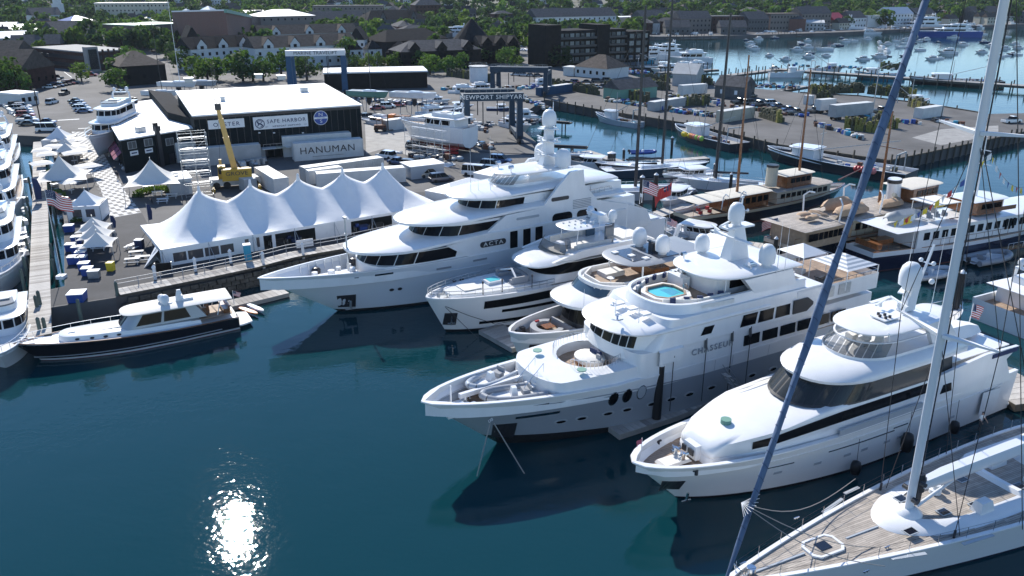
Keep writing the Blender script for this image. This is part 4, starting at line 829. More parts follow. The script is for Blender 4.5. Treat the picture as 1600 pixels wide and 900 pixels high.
# ================================================================ SMALL WHITE YACHT WITH SCRIPT NAME
def freedom():
    L=33; y=yacht('motor_yacht','white motor yacht with black hull stripes and black wedge window, script name on its side',(665,465),4.7,31,L)
    hm=hullmat('white_hull2',[(-1,(.02,.02,.022)),(.3,(.8,.8,.8)),(8.9,(.8,.8,.8))])
    zs=lambda t:4.7-.3*(1-t)/.4 if t>.6 else 4.4
    H=Hull(y,L,7.6,zs,rake=2.4,m=hm,bul=.35,deck='gel',sd=(2.5,.62),sw=(1.9,.95),t0=.5,flare=1.2)
    ob('hull_window_band',H.side(G(),27.0,8,2.95,3.95,1,.05,14,sl=-.012),'glass',y); ob('hull_window_band',H.side(G(),24.8,6,2.2,2.55,1,.05,14),'glass',y); ob('hull_window_band',H.side(G(),27.3,3,.9,1.25,1,.05,14),'glass',y)
    ob('anchor_pocket',H.side(G(),31.1,29.8,1.0,2.7,1,.04,3),'dark',y); ob('anchor',G().bar((30.5,1.25,1.3),(30.5,1.4,2.4),.16).bar((30.1,1.4,1.5),(30.9,1.1,1.5),.16),'chrome',y)
    ob('mooring_line',G().tube([(31.6,.9,3.9),(29,2.6,2.6),(26,3.5,1.2),(23,4.0,1.3)],.035).bar((31.4,.9,3.9),(28.4,3.6,0),.05),'dark',y)
    wf=lambda x:H.hb(x,.55)
    # raised foredeck w. lounge
    o=ol(18,30.6,3.2,4.5,2.3,wf=wf); tier(y,'foredeck_trunk','gel',[(o,4.1),(shrink(o,.2),4.85)])
    ob('foredeck_pads',G().box(27.5,0,4.86,2.2,2.2,.12),'cushion',y); ob('jacuzzi_surround',G().box(24.2,-.3,4.86,2.0,1.9,.32),'gel',y); ob('jacuzzi_water',G().box(24.2,-.3,5.18,1.4,1.4,.03),'pool',y)
    ob('deck_well',G().box(21.6,0,4.86,2.6,3.8,.05),'gcush',y); sofa(y,[(22.8,-1.9),(20.7,-2.0),(20.4,0),(20.7,2.0),(22.8,1.9)],4.9,m='gcush',back=1)
    ob('sun_shade_frame',G().tube([(22.2,-1.9,5.5),(21.7,0,6.1),(22.2,1.9,5.5)],.12),'gel',y)
    for x,yy in ((26.9,2.3),(24.6,2.7),(20.9,3.25)): ob('deck_stanchion',G().cyl((x,yy,4.6),(x,yy,5.9),.06).cyl((x,yy,5.9),(x,yy,6.2),.1),'dark',y)
    rl=[(x,H.hb(x,.25),zs(x/L)+.05) for x in (18,20,22,24,26,28,29.5,30.8,31.8,32.5)]; rail(y,rl+[(p[0],-p[1],p[2]) for p in rl[::-1]],.8,1.3,rails=(1,.5),w=.05)
    ob('windlass',G().box(31,0,4.4,.9,.9,.35,top=.8).cyl((30.4,.5,4.4),(30.4,.5,4.8),.15).cyl((30.4,-.5,4.4),(30.4,-.5,4.8),.15),'chrome',y)
    # house with wedge window
    oA=ol(4,20.6,3.35,3.5,2.4); oB=ol(4,17.2,3.1,3.2,2.4); A=ring(oA,4.5); Bq=ring(oB,6.7); tier(y,'main_house','gel',[(oA,4.5),(oB,6.7)])
    ob('wedge_window',patch(G(),A,Bq,sx(A,7.5),.5,.45,.97,.04,n=24),'glass',y); ob('wedge_window',patch(G(),A,Bq,.5,sx(A,7.5,False),.45,.97,.04,n=24),'glass',y)
    # sloping brow
    zf=lambda x:6.6+.55*max(0,min(1,(20-x)/6)); o=ol(3,20.9,3.6,4.4,2.6)
    g=G().loft([ring(shrink(o,.35),0,lambda x:zf(x)-.12),ring(o,0,lambda x:zf(x)),ring(o,0,lambda x:zf(x)+.15),ring(shrink(o,.5),0,lambda x:zf(x)+.45),ring(shrink(o,1.3),0,lambda x:zf(x)+.62)]); ob('brow_roof',g,'gel',y,45)
    for sg in (-1,1): ob('fly_wing',G().loft([[(x,sg*yy,z) for x,z in ((2.2,7.3),(18.2,7.2),(14,8.1),(8,8.2),(4,8.2))] for yy in (3.2,3.62)]),'gel',y); ob('aft_cheek',G().loft([[(x,sg*yy,z) for x,z in ((5.2,4.4),(12,4.4),(7.4,6.9),(5.0,7.0))] for yy in (3.3,3.6)]),'gel',y)
    ob('fly_screen',patch(G(),ring(ol(8,17.2,2.9,2.6,2.4),7.5),ring(ol(8,16.5,2.75,2.5,2.4),8.7),.26,.74,0,1,.03,n=20),'clear',y)
    ob('fly_deck',G().prism(ol(2.6,16.6,3.2,2.4,2.4),7.6,7.66),'cushion',y); sofa(y,[(14.8,-2.3),(12,-2.5),(9,-2.5)],7.66,back=-1); sofa(y,[(9,2.5),(12,2.5),(14,2.4)],7.66,back=1); ob('helm_pod',G().box(15.4,.8,7.66,.9,1.4,1.0,top=.7),'gel',y); ob('helm_seat',G().box(14.3,.8,7.66,.6,.7,1.1,top=.8),'gcush',y)
    ob('sun_pad',G().box(5.6,0,7.66,2.6,4.0,.4),'cushion',y)
    zt=10.0; slab(y,'hardtop','gel',ol(8.6,14.8,2.1,1.8,3),zt,.16,.12); g=G()
    for i in range(5):
        for j in (-1,0,1): g.cyl((13.6-i*.9,j*1.2,zt+.16),(13.6-i*.9,j*1.2,zt+.28),.12)
    ob('roof_fitting',g,'alu',y,kind='stuff')
    for sg in (-1,1): ob('hardtop_post',G().cyl((13.6,sg*1.7,8.2),(13.4,sg*1.7,zt),.06),'gel',y); ob('hardtop_fin',G().box(8.9,sg*1.95,7.6,1.3,.2,2.6),'bglass',y)
    ob('radar_arch',G().loft([[(9.0+a,b,z) for a,b in ((-w,-w),(w,-w),(w,w),(-w,w))] for w,z in ((.9,zt+.1),(.6,zt+1.1))]).bar((9.6,-1.5,zt+1.2),(9.6,1.5,zt+1.2),.8,.12),'dome',y); g=G(); radarbar(g,10.6,.9,zt+.2,1.8,.5); radarbar(g,9.8,-.8,zt+1.2,1.8,1.2); ob('radar_scanner',g,'dome',y); radome(y,8.2,1.6,zt+.6,.55,1.2); radome(y,9.2,-1.6,zt+.6,.5,1.1)
    whips(y,[(10.5,2.0,7.7,6),(6.8,2.6,7.7,5.5)])
    text('lettering','Freedom',1.15,'dark',y,(10.9,3.74,4.0),(PI/2,0,PI),.02,1.0,.95,shear=.35)
    # aft cockpit
    ob('cockpit_deck',G().prism(ol(-1.6,5,3.2,.3,6,wa=2.7),3.0,3.06),'teak',y); ob('cockpit_furniture',G().box(2.4,0,3.06,1.8,3.2,.7).box(.6,0,3.06,.9,4,.5),'gcush',y); ob('bimini_box',G().box(1.5,.8,6.2,2.5,2.2,.2).box(2.5,.8,5.2,.3,2.2,1.0),'canvas',y)
    rail(y,[(-1.4,-2.8,3.1),(-1.4,2.9,3.1),(3.5,3.4,4.4)],.9,1,rails=(1,.6,.3)); ob('davit',G().loft([[(x,yy,z) for x,z in ((-.4,3.0),(.5,3.0),(-2.0,8.6),(-2.5,8.6))] for yy in (2.2,2.5)]),'gel',y)
    flag('yacht_flag','American flag nearest the stern of the script-named white yacht',on_(y,-1.2,.4,3.0),y.rotation_euler.z+PI,1.8,1.1,pole=3.8); flag('pennant','second flag, red white and blue, higher behind the script-named white yacht',on_(y,-3.0,-1.0,3.0),y.rotation_euler.z+PI*.8,1.6,.9,pole=5.6)
freedom()
# ================================================================ GREY-TOPPED YACHT
def greytop():
    L=36; y=yacht('motor_yacht','white yacht with round open bow lounge and dark grey hardtop, behind the CHASSEUR yacht',(795,520),3.5,30,L)
    zs=lambda t:3.6; hm=hullmat('pale_hull2',[(-1,(.02,.02,.022)),(.3,(.62,.66,.70)),(8.9,(.8,.8,.8))])
    H=Hull(y,L,8.6,zs,rake=1.4,m=hm,bul=1.15,deck='teak',sd=(2.3,.55),sw=(2.0,.8),t0=.45,flare=1.1)
    ob('anchor_pocket',H.side(G(),34.2,33.2,.8,2.2,1,.04,3),'dark',y); ob('bow_fitting',G().box(34.2,-1,2.5,.6,.5,.5).box(33.5,-1.4,2.5,.5,.5,.6),'dark',y)
    ob('seat_coaming',G().loft([ring([(31.2+1.9*math.cos(a),1.9*math.sin(a)) for a in [R(-130)+R(260)*i/16 for i in range(17)]],z) for z in (2.45,3.3)]+[ring([(31.2+1.2*math.cos(a),1.3*math.sin(a)) for a in [R(-130)+R(260)*i/16 for i in range(17)]],z) for z in (3.3,2.9)],closed=False),'gcush',y); ob('deck_table',G().box(31.0,-.2,3.1,1.3,1.2,.06).cyl((31,-.2,2.5),(31,-.2,3.1),.08),'wood',y); sofa(y,[(29.4,-1.9),(29.2,1.6)],2.5,m='gcush',back=-1)
    ob('scatter_cushion',G().box(31.6,-1.5,3.0,.5,.15,.45),'red',y)
    wf=lambda x:H.hb(x,.45); oA=ol(6,28.8,3.7,4.2,2.3,wf=wf); oB=ol(6,28.0,3.6,4,2.3); A=ring(oA,2.5); Bq=ring(oB,5.6); tier(y,'main_house','dark',[(oA,2.5),(oB,5.6)])
    cc=[.2+.06*i for i in range(11)]; panes(y,A,Bq,[(a+.002,b-.002) for a,b in zip(cc,cc[1:])],.3,.97)
    o=ol(5,30.0,4.0,5,2.5); g=G().loft([ring(shrink(o,.6),5.45),ring(o,5.6),ring(o,5.9),ring(shrink(o,.6),6.25),ring(shrink(o,2),6.5)]); ob('forward_roof',g,'gel',y,55)
    oa=ol(5,26.4,3.6,3.6,2.4); oi=ol(5.3,26.1,3.35,3.5,2.4); ob('fly_glass',patch(G(),ring(ol(5,27.2,3.7,3.8,2.4),6.45),ring(oa,7.2),.3,.7,0,1,.02,n=16),'bglass',y)
    ob('fly_coaming',G().loft([ring(oa,6.4),ring(oa,7.6),ring(oi,7.6),ring(oi,6.95)],c0=False,c1=False),'gel',y,40); ob('fly_deck',G().prism(oi,6.9,6.94),'teak',y)
    sofa(y,[(23.6,-3.0),(25.4,-1.6),(25.6,1.6),(23.6,3.0),(20,3.1)],6.94,back=1); ob('sun_pad',G().box(21.8,-1.6,6.94,2.6,1.8,.5),'cushion',y); ob('deck_table',G().cyl((23.6,.8,6.94),(23.6,.8,7.6),.07).cyl((23.6,.8,7.6),(23.6,.8,7.65),.45,n=14),'white',y)
    ob('bar_counter',G().box(17.5,0,6.94,2.2,4.0,1.1),'wood',y)
    zt=9.15; slab(y,'hardtop','pgrey',ol(11,23.2,3.5,3.6,2.5),zt,.3,.25,crown=.1); ob('solar_panel',G().box(20.3,0,zt+.36,2.6,4,.03).box(17,0,zt+.38,3,5,.03),'solar',y)
    for x,yy in ((21.5,-1.4),(20.6,.4),(19.8,1.9)): ob('roof_hatch',G().box(x,yy,zt+.36,.7,.6,.16),'white',y)
    for sg in (-1,1): ob('hardtop_post',G().cyl((21,sg*3.0,7.4),(21,sg*3.0,zt),.1).cyl((14,sg*3.1,7),(14,sg*3.1,zt),.12),'gel',y)
    radome(y,17.2,1.6,zt+.75,.85,1.9); radome(y,17.6,-2.0,zt+.75,.85,1.9); ob('radar_scanner',G().bar((17.2,-.9,zt+1.3),(17.2,1.0,zt+1.3),.4,.15).box(17.2,0,zt+.3,.8,.8,1.0),'dark',y)
    ob('awning',G().loft([[(11.4,-3.2,zt-.2),(11.4,3.2,zt+.1)],[(8.6,-2.6,zt-.55),(8.6,2.6,zt-.4)],[(5.5,-3.2,zt-.1),(5.5,3.2,zt+.1)]],closed=False),'white',y); ob('awning_pole',G().cyl((5.5,-3.2,6.5),(5.5,-3.2,9.4),.06).cyl((5.5,3.2,6.5),(5.5,3.2,9.6),.06),'alu',y)
    ob('aft_deck',G().prism(ol(1,8,3.7,.3,6),3.0,3.05),'teak',y); rail(y,[(5.2,3.5,7.6),(20,3.55,7.6)],.35,1.6)
greytop()
# ================================================================ BLACK MOTOR BOAT AT LEFT
def blackboat():
    L=22.5; y=yacht('motor_boat','black-hulled motor boat with long cream foredeck and white roof, moored alone below the quay',(20,535),2.6,30,L,'motor boat')
    zs=lambda t:1.55+1.05*max(0,t-.1)**1.5; hm=hullmat('black_hull',[(-1,(.25,.05,.04)),(.02,(.55,.56,.57)),(.22,(.012,.013,.018)),(8.9,(.02,.02,.02))])
    H=Hull(y,L,5.5,zs,rake=2.2,m=hm,bul=.12,deck='white',sd=(2.2,.8),sw=(1.7,1.05),t0=.45,flare=1.3,bulm='white',aft=.82,cap='wood',capw=.1)
    ob('spray_rail',H.side(H.side(G(),2,21,.48,.56,1,.05,14),2,21,.48,.56,-1,.05,14),'gelgrey',y)
    wf=lambda x:H.hb(x,.55); o=ol(4,18.4,2.05,3.5,2.3,wf=wf); zf=lambda x:zs(x/L)+.55
    g=G().loft([ring(o,0,lambda x:zs(x/L)-.15),ring(shrink(o,.15),0,lambda x:zf(x)-.1),ring(shrink(o,.4),0,lambda x:zf(x))]); ob('trunk_cabin',g,'gel',y,45)
    for x in (16.6,15.2,13.9,12.6): ob('porthole',G().ball(x,min(wf(x),2.05)-.09,zs(x/L)+.17,.24,.12),'dark',y)
    ob('foredeck_hatch',G().box(13.4,.1,zf(13.4)+.0,2.7,1.9,.12),'cushion',y); ob('foredeck_hatch',G().box(17.0,.1,zf(16.6)+.02,.7,.7,.1),'white',y)
    oA=ol(3.4,12.6,1.95,1.6,2.6); oB=ol(4.4,11.3,1.7,1.4,2.6); A=ring(oA,2.3); Bq=ring(oB,3.75); tier(y,'pilothouse','gelgrey',[(oA,2.3),(oB,3.75)])
    panes(y,A,Bq,[(.40,.445),(.45,.495),(.505,.55),(.555,.60),(sx(A,11.0),sx(A,8.3)),(sx(A,8.0),sx(A,5.0)),(sx(A,8.3,False),sx(A,11.0,False))],.18,.95,'glass')
    slab(y,'roof','cushion',ol(.4,12.1,1.95,2.2,2.6),3.75,.22,.2,crown=.15)
    for sg in (-1,1): ob('roof_post',G().bar((2.2,sg*1.7,2.1),(1.7,sg*1.7,3.8),.09),'gel',y)
    g=G().cyl((6.9,.4,4.0),(6.9,.4,4.2),.35,.3,10); radome(y,7.6,-.5,4.2,.42,.75); ob('radar_mast',G().loft([[(5.8+a,b+.2,z) for a,b in ((-w,-w*.4),(w,-w*.4),(w,w*.4),(-w,w*.4))] for w,z in ((.5,4.0),(.2,5.4))]).bar((5.6,-.7,4.9),(5.6,1.0,4.9),.16,.1).box(5.0,.2,4.1,1.2,.6,.25),'gel',y); ob('radar_base',g,'gel',y); radome(y,7.4,.6,4.3,.5,.95)
    ob('cockpit_deck',G().prism(ol(.5,5.2,1.9,.2,6),2.0,2.04),'teak',y); ob('cockpit_bench',G().box(1.1,0,2.04,.7,3,.5).box(.8,0,2.4,.2,3,.5),'wood',y); ob('cockpit_chair',G().box(3.4,.7,2.04,.6,.6,.9,top=.8).box(3.0,-.6,2.04,.6,.6,.9,top=.8),'wood',y)
    ob('swim_platform',G().prism(ol(-1.6,.3,2.1,.2,4,wa=1.6),.35,.55),'gel',y); ob('swim_boards',G().prism(ol(-1.5,.2,1.95,.2,4,wa=1.5),.55,.57),'cushion',y)
    rl=[(x,-H.hb(x,.2),zs(x/L)) for x in (11,13,15,17,19,20.6,21.8)]; rail(y,rl,.75,1.5,rails=(1,),w=.04); rl=[(x,H.hb(x,.2),zs(x/L)) for x in (18.5,19.6,20.6,21.8)]; rail(y,rl,.7,1.2,rails=(1,),w=.04)
    ob('windlass',G().box(20.8,0,2.5,.6,.4,.25).bar((21.2,0,2.6),(22.6,0,2.55),.12),'chrome',y); 
    ob('rub_strake',H.side(G(),0,22.2,1.5,1.58,1,.05,14,sl=.035),'gelgrey',y)
    flag('yacht_flag','small American flag at the stern of the black-hulled motor boat',on_(y,-.2,-.8,2.1),y.rotation_euler.z+PI,1.0,.6,pole=1.7)
blackboat()
def paddleboard(label,px,m,rz,z=.6):
    t=T('paddleboard',label,'paddleboard',P(*px,z),rz); g=G().loft([[(x,-w,0),(x,-w*.8,.14),(x,w*.8,.14),(x,w,0)] for x,w in ((-1.7,.05),(-1.5,.28),(-.6,.42),(.6,.42),(1.4,.25),(1.75,.03))]); ob('board',g,m,t); ob('deck_pad',G().box(-.4,0,.145,1.3,.6,.015),'white' if m!='white' else 'cyan',t)
paddleboard('orange paddleboard on the float behind the black motor boat',(388,486),'orange',R(-35),.35); paddleboard('white paddleboard beside the orange one behind the black motor boat',(399,481),'white',R(-40),.35)
# ================================================================ SAILING YACHT, BOTTOM RIGHT
def sailer():
    L=49.6; b=P(1116,916,2.9); y=T('sailing_yacht','huge white sailing yacht with weathered teak deck and tall white mast at bottom right','sailing yacht',(b[0]+L*math.cos(R(25.5)),b[1]+L*math.sin(R(25.5)),0),R(25.5)+PI)
    zs=lambda t:2.9-.45*(1-t)**.8*0-.35*(1-t); hm=hullmat('sail_hull',[(-1,(.02,.03,.05)),(.2,(.78,.79,.8)),(8.9,(.8,.8,.8))])
    H=Hull(y,L,9.6,zs,rake=3.2,m=hm,bul=.06,deck='gteak',sd=(1.75,.93),sw=(1.5,1.05),t0=.30,flare=1.1,aft=.85,capw=.26)
    Z=lambda x:zs(x/L)-.06
    mx=32.6
    # white crescent coaming round the mast with inset teak
    o=[(p[0],p[1]) for p in ol(8,35.4,3.1,8,2.1)]; oi=[(p[0],p[1]) for p in ol(8,33.0,2.0,5,2.1)]
    ob('mast_coaming',G().loft([ring(o,0,lambda x:Z(x)+.01),ring(shrink(o,.35),0,lambda x:Z(x)+.28),ring(oi,0,lambda x:Z(x)+.36)],c0=False,c1=False),'gel',y,55); ob('coachroof_deck',G().loft([ring(oi,0,lambda x:Z(x)+.30)],c0=False),'gteak',y)
    def hatch(x,yy,w=.8,l=.9,z=.36,fr=True,rz=0):
        f_=ob('deck_hatch',G().box(x,yy,Z(x)+z,l+.16,w+.16,.05,rz),'gelgrey',y)
        ob('hatch_glass',G().box(x,yy,Z(x)+z+.05,l,w,.02,rz),'tinted',f_)
    for x,yy in ((31.8,-1.3),(30.4,1.1),(32.4,.0),(27.6,1.5),(25.6,-1.1),(22.5,1.3),(34.3,.2)): hatch(x,yy,.55,.75) if x<34 else hatch(x,2.0-.4,.5,.8,.32)
    # foredeck hatch with white frame
    g=G(); pts=[(39.6,-.9),(41.6,-.9),(42.0,-.5),(42.0,.5),(41.6,.9),(39.6,.9),(39.2,.5),(39.2,-.5)]; q=[(40.6+(a-40.6)*.86,c*.84) for a,c in pts]
    g.loft([[(a,c,Z(a)) for a,c in pts],[(a,c,Z(a)+.14) for a,c in pts],[(a,c,Z(a)+.14) for a,c in q],[(a,c,Z(a)+.05) for a,c in q]],c0=False,c1=False); ob('foredeck_hatch_frame',g,'gel',y); ob('foredeck_hatch_lid',G().prism(q,Z(40)+.04,Z(40)+.1),'gteak',y); ob('hatch_glass',G().box(40.6,0,Z(40)+.12,.95,.75,.02),'tinted',y)
    ob('deck_track',G().box(44.8,0,Z(44)+.02,5.2,.14,.06).box(37.0,0,Z(37)+.01,3,.12,.05),'gelgrey',y); ob('furler_drum',G().cyl((46.7,0,Z(46)),(46.7,0,Z(46)+.5),.3,n=12),'chrome',y)
    for x,yy,l,r_ in ((36.5,-3.1,2.6,.24),(36.2,3.1,2.6,-.24),(43.5,1.4,.4,0),(33.8,-3.9,1.6,.1),(30.5,3.9,2.8,-.08)): ob('deck_fairlead_strip',G().box(x,yy,Z(x)+.01,l,.26,.05,r_),'gelgrey',y)
    for x,yy in ((28.9,-.8),(28.0,-1.6)): ob('deck_winch',G().lathe(x,yy,Z(x)+.35,[(.42,0),(.42,.3),(.25,.38),(.22,.6),(.3,.66),(.3,.72),(.01,.74)],14),'chrome' if x<0 else 'dome',y,50)
    for x,yy in ((40,3.05),(40,-3.05),(46.6,.9),(46.6,-.9),(36.8,1.9)): ob('cleat',G().bar((x-.25,yy,Z(x)+.12),(x+.25,yy,Z(x)+.12),.07).cyl((x-.1,yy,Z(x)),(x-.1,yy,Z(x)+.12),.04).cyl((x+.1,yy,Z(x)),(x+.1,yy,Z(x)+.12),.04),'chrome',y)
    # deck houses aft
    ob('cockpit_coaming',G().loft([ring(ol(2,24,3.4,2,4),Z(20)+.02),ring(ol(2,23.6,3.2,2,4),Z(20)+.62),ring(ol(2,23.2,2.9,2,4),Z(20)+.62),ring(ol(2,23.0,2.8,2,4),Z(20)+.2)],c0=False,c1=False),'gel',y,35)
    ob('deck_house',G().loft([ring(ol(8,19.5,2.4,2,3),Z(20)),ring(ol(8,18.9,2.2,2,3),Z(20)+1.1),ring(ol(8.5,18.2,2.0,2,3),Z(20)+1.35)]),'gel',y,40); ob('deck_box',G().box(21.4,-1.6,Z(20),1.8,1.2,1.0,top=.85),'gel',y); ob('deck_box',G().box(20.8,1.4,Z(20),1.5,1.2,.9,top=.85),'gel',y)
    for k in range(4): ob('cockpit_cushion',G().box(14+k*1.2,3.2,Z(14)+.6,1.0,.7,.25),'cushion',y)
    # toe rail stanchions + lifelines
    for sg in (-1,1):
        pts=[(x,sg*H.hb(x,.12),Z(x)+.1) for x in [47.6-i*2.35 for i in range(20)] if x>2]; g=G()
        for k,p in enumerate(pts): ob('stanchion',G().cyl(p,(p[0],p[1],p[2]+.85),.028,n=5),'chrome',y)
        for h in (.45,.85): ob('lifeline',G().tube([(p[0],p[1],p[2]+h) for p in pts],.014,4),'wire',y)
    g=G().tube([(47.5,-.5,Z(47)+.1),(47.9,-.3,Z(47)+.95),(48.0,0,Z(47)+1.0),(47.9,.3,Z(47)+.95),(47.5,.5,Z(47)+.1)],.035); ob('bow_pulpit',g,'chrome',y)
    # mast (leans a little), spreaders, boom
    def mp(z): k=(z-3)/35; return (mx-.05*k*0+.2*k, -.42*k, z)
    prof=[(.25*math.cos(a)*(1.4),.19*math.sin(a)) for a in [2*PI*i/14 for i in range(14)]]
    g=G().loft([[(mp(z)[0]+px*s_,mp(z)[1]+py*s_,z) for px,py in prof] for z,s_ in ((2.9,1.15),(6,1.15),(20,1.1),(36,1.05),(48,.9))]); ob('mast',g,'mastw',y,60)
    ob('mast_foot',G().lathe(mx,0,Z(mx)+.3,[(.95,0),(.9,.15),(.6,.35),(.5,.45)],16),'gel',y,50); ob('mast_winch',G().cyl((mx+.3,.35,4.4),(mx+.3,.75,4.4),.2,n=10).cyl((mx-.2,.35,5.6),(mx-.2,.75,5.6),.16,n=10).cyl((mx,-.35,4.8),(mx,-.75,4.8),.18,n=10).box(mx-.6,0,3.6,.5,.3,2.4),'dark',y)
    ob('mast_track',G().bar((mx-.62,0,3.5),(mp(46)[0]-.6,mp(46)[1],46),.08),'dark',y)
    for z,l in ((16.6,3.6),(29.6,3.1),(40,2.6)):
        m_=mp(z)
        for sg in (-1,1):
            t_=(m_[0]-.5,m_[1]+sg*l,z+.25); g=G().loft([[(m_[0]+.24,m_[1]+sg*.2,z-.1),(m_[0]-.24,m_[1]+sg*.2,z-.1),(m_[0]-.24,m_[1]+sg*.2,z+.12),(m_[0]+.24,m_[1]+sg*.2,z+.12)],[(t_[0]+.1,t_[1],z+.18),(t_[0]-.1,t_[1],z+.18),(t_[0]-.1,t_[1],z+.3),(t_[0]+.1,t_[1],z+.3)]]); ob('spreader',g,'white',y)
    for sg in (-1,1):
        base=(mx-.8,sg*H.hb(mx,.35),Z(mx)); c=[base]+[(mp(z)[0]-.5,mp(z)[1]+sg*l,z+.25) for z,l in ((16.6,3.6),(29.6,3.1),(40,2.6))]+[(mp(48)[0],mp(48)[1],48)]
        ob('shroud',G().tube(c,.028,4),'wire',y); ob('diagonal_shroud',G().bar((mx-1.4,sg*H.hb(mx,.35),Z(mx)),mp(16.4),.04).bar(c[1],mp(29.4),.035),'wire',y); ob('backstay',G().bar((mx-9.5,sg*4.3,Z(20)),mp(29.6),.045).bar((mx-6,sg*4.4,Z(20)),mp(40),.045),'wire',y); ob('chainplate',G().cyl(base,(base[0],base[1],base[2]+.6),.09),'dark',y)
    g=G().loft([[(x,yy+ (mx-x)*.00,z+dz) for yy,dz in ((-.3*s_,.55*s_),(-.45*s_,.1),(-.25*s_,-.3*s_),(.25*s_,-.3*s_),(.45*s_,.1),(.3*s_,.55*s_))] for x,z,s_ in ((mx-.7,5.0,.8),(mx-3,5.05,1.15),(mx-10,5.2,1.25),(mx-16,5.35,1.1),(mx-18,5.4,.7))]); ob('boom',g,'mastw',y,50); ob('gooseneck',G().cyl((mx-.75,0,4.6),(mx-.75,0,5.7),.3,n=12),'dark',y)
    g=G().cyl((mx-.6,.15,3.5),(mx-4.8,.15,4.9),.14,.1,8); ob('boom_vang',g,'mastw',y,60)
    ob('halyard_bag',G().box(mx-5,2.0,Z(25)+.3,1.5,.9,.8,top=.7),'gel',y)
    # furled headsail under a blue cover on the forestay
    t=T('furled_headsail','blue-covered furled headsail hanging on the forestay, crossing the picture diagonally','sail',(y.location.x,y.location.y,0),y.rotation_euler.z)
    A=Vector((48.7,0,Z(48)+.3)); Bv=Vector((mp(56)[0]+.85,mp(56)[1],56)); d=(Bv-A); rs=[]; n=46
    for i in range(n+1):
        f=i/n; c=A+d*f*.98; c.y+=.0; r=.11+.075*min(1,f*6)**.7+.02*math.sin(i*.9)+.02*min(1,f*3); r=r if f<.93 else r*.6
        rs.append([(c.x+r*math.cos(a+ i*.32)*(1+.2*math.sin(2*a)+.07*math.sin(5*a)),c.y+r*math.sin(a+i*.32)*(1+.2*math.sin(2*a)+.07*math.sin(5*a)),c.z) for a in [2*PI*k/14 for k in range(14)]])
    ob('sail_cover',G().loft(rs),'sailblue',t,60)
    lg=G(); 
    for i in range(60): f=.05+i*.0155; c=A+d*f; r=.2+.02*min(1,f*3); ring_=[(c.x+r*math.cos(a)*.9,c.y+r*math.sin(a)*.9,c.z+.25*math.cos(a)) for a in [2*PI*k/8 for k in range(9)]]; lg.tube(ring_,.014,3)
    ob('lashing',lg,'navy',t,kind='stuff')
    cl=A+d*.093; g=G()
    for k in range(9): a=k*.35-1.2; g.tube([(cl.x+.42*math.cos(a+1),cl.y+.42*math.sin(a+1),cl.z-.7+k*.2),(cl.x+.1,cl.y-.75,cl.z-.2)],.02,4)
    ob('sheet_turns',g,'white',t)
    c0=Vector((cl.x+.1,cl.y-.75,cl.z-.2))
    for e,sg in ((Vector((38.5,3.2,Z(38)+.1)),1.0),(Vector((33.5,-4.0,Z(33)+.9)),1.6),(Vector((30,3.2,Z(30)+.3)),2.4)): 
        ob('headsail_sheet',G().tube([c0.lerp(e,i/12)-Vector((0,0,sg*math.sin(PI*i/12))) for i in range(13)],.03,5),'rope',t)
    return y
sy=sailer()
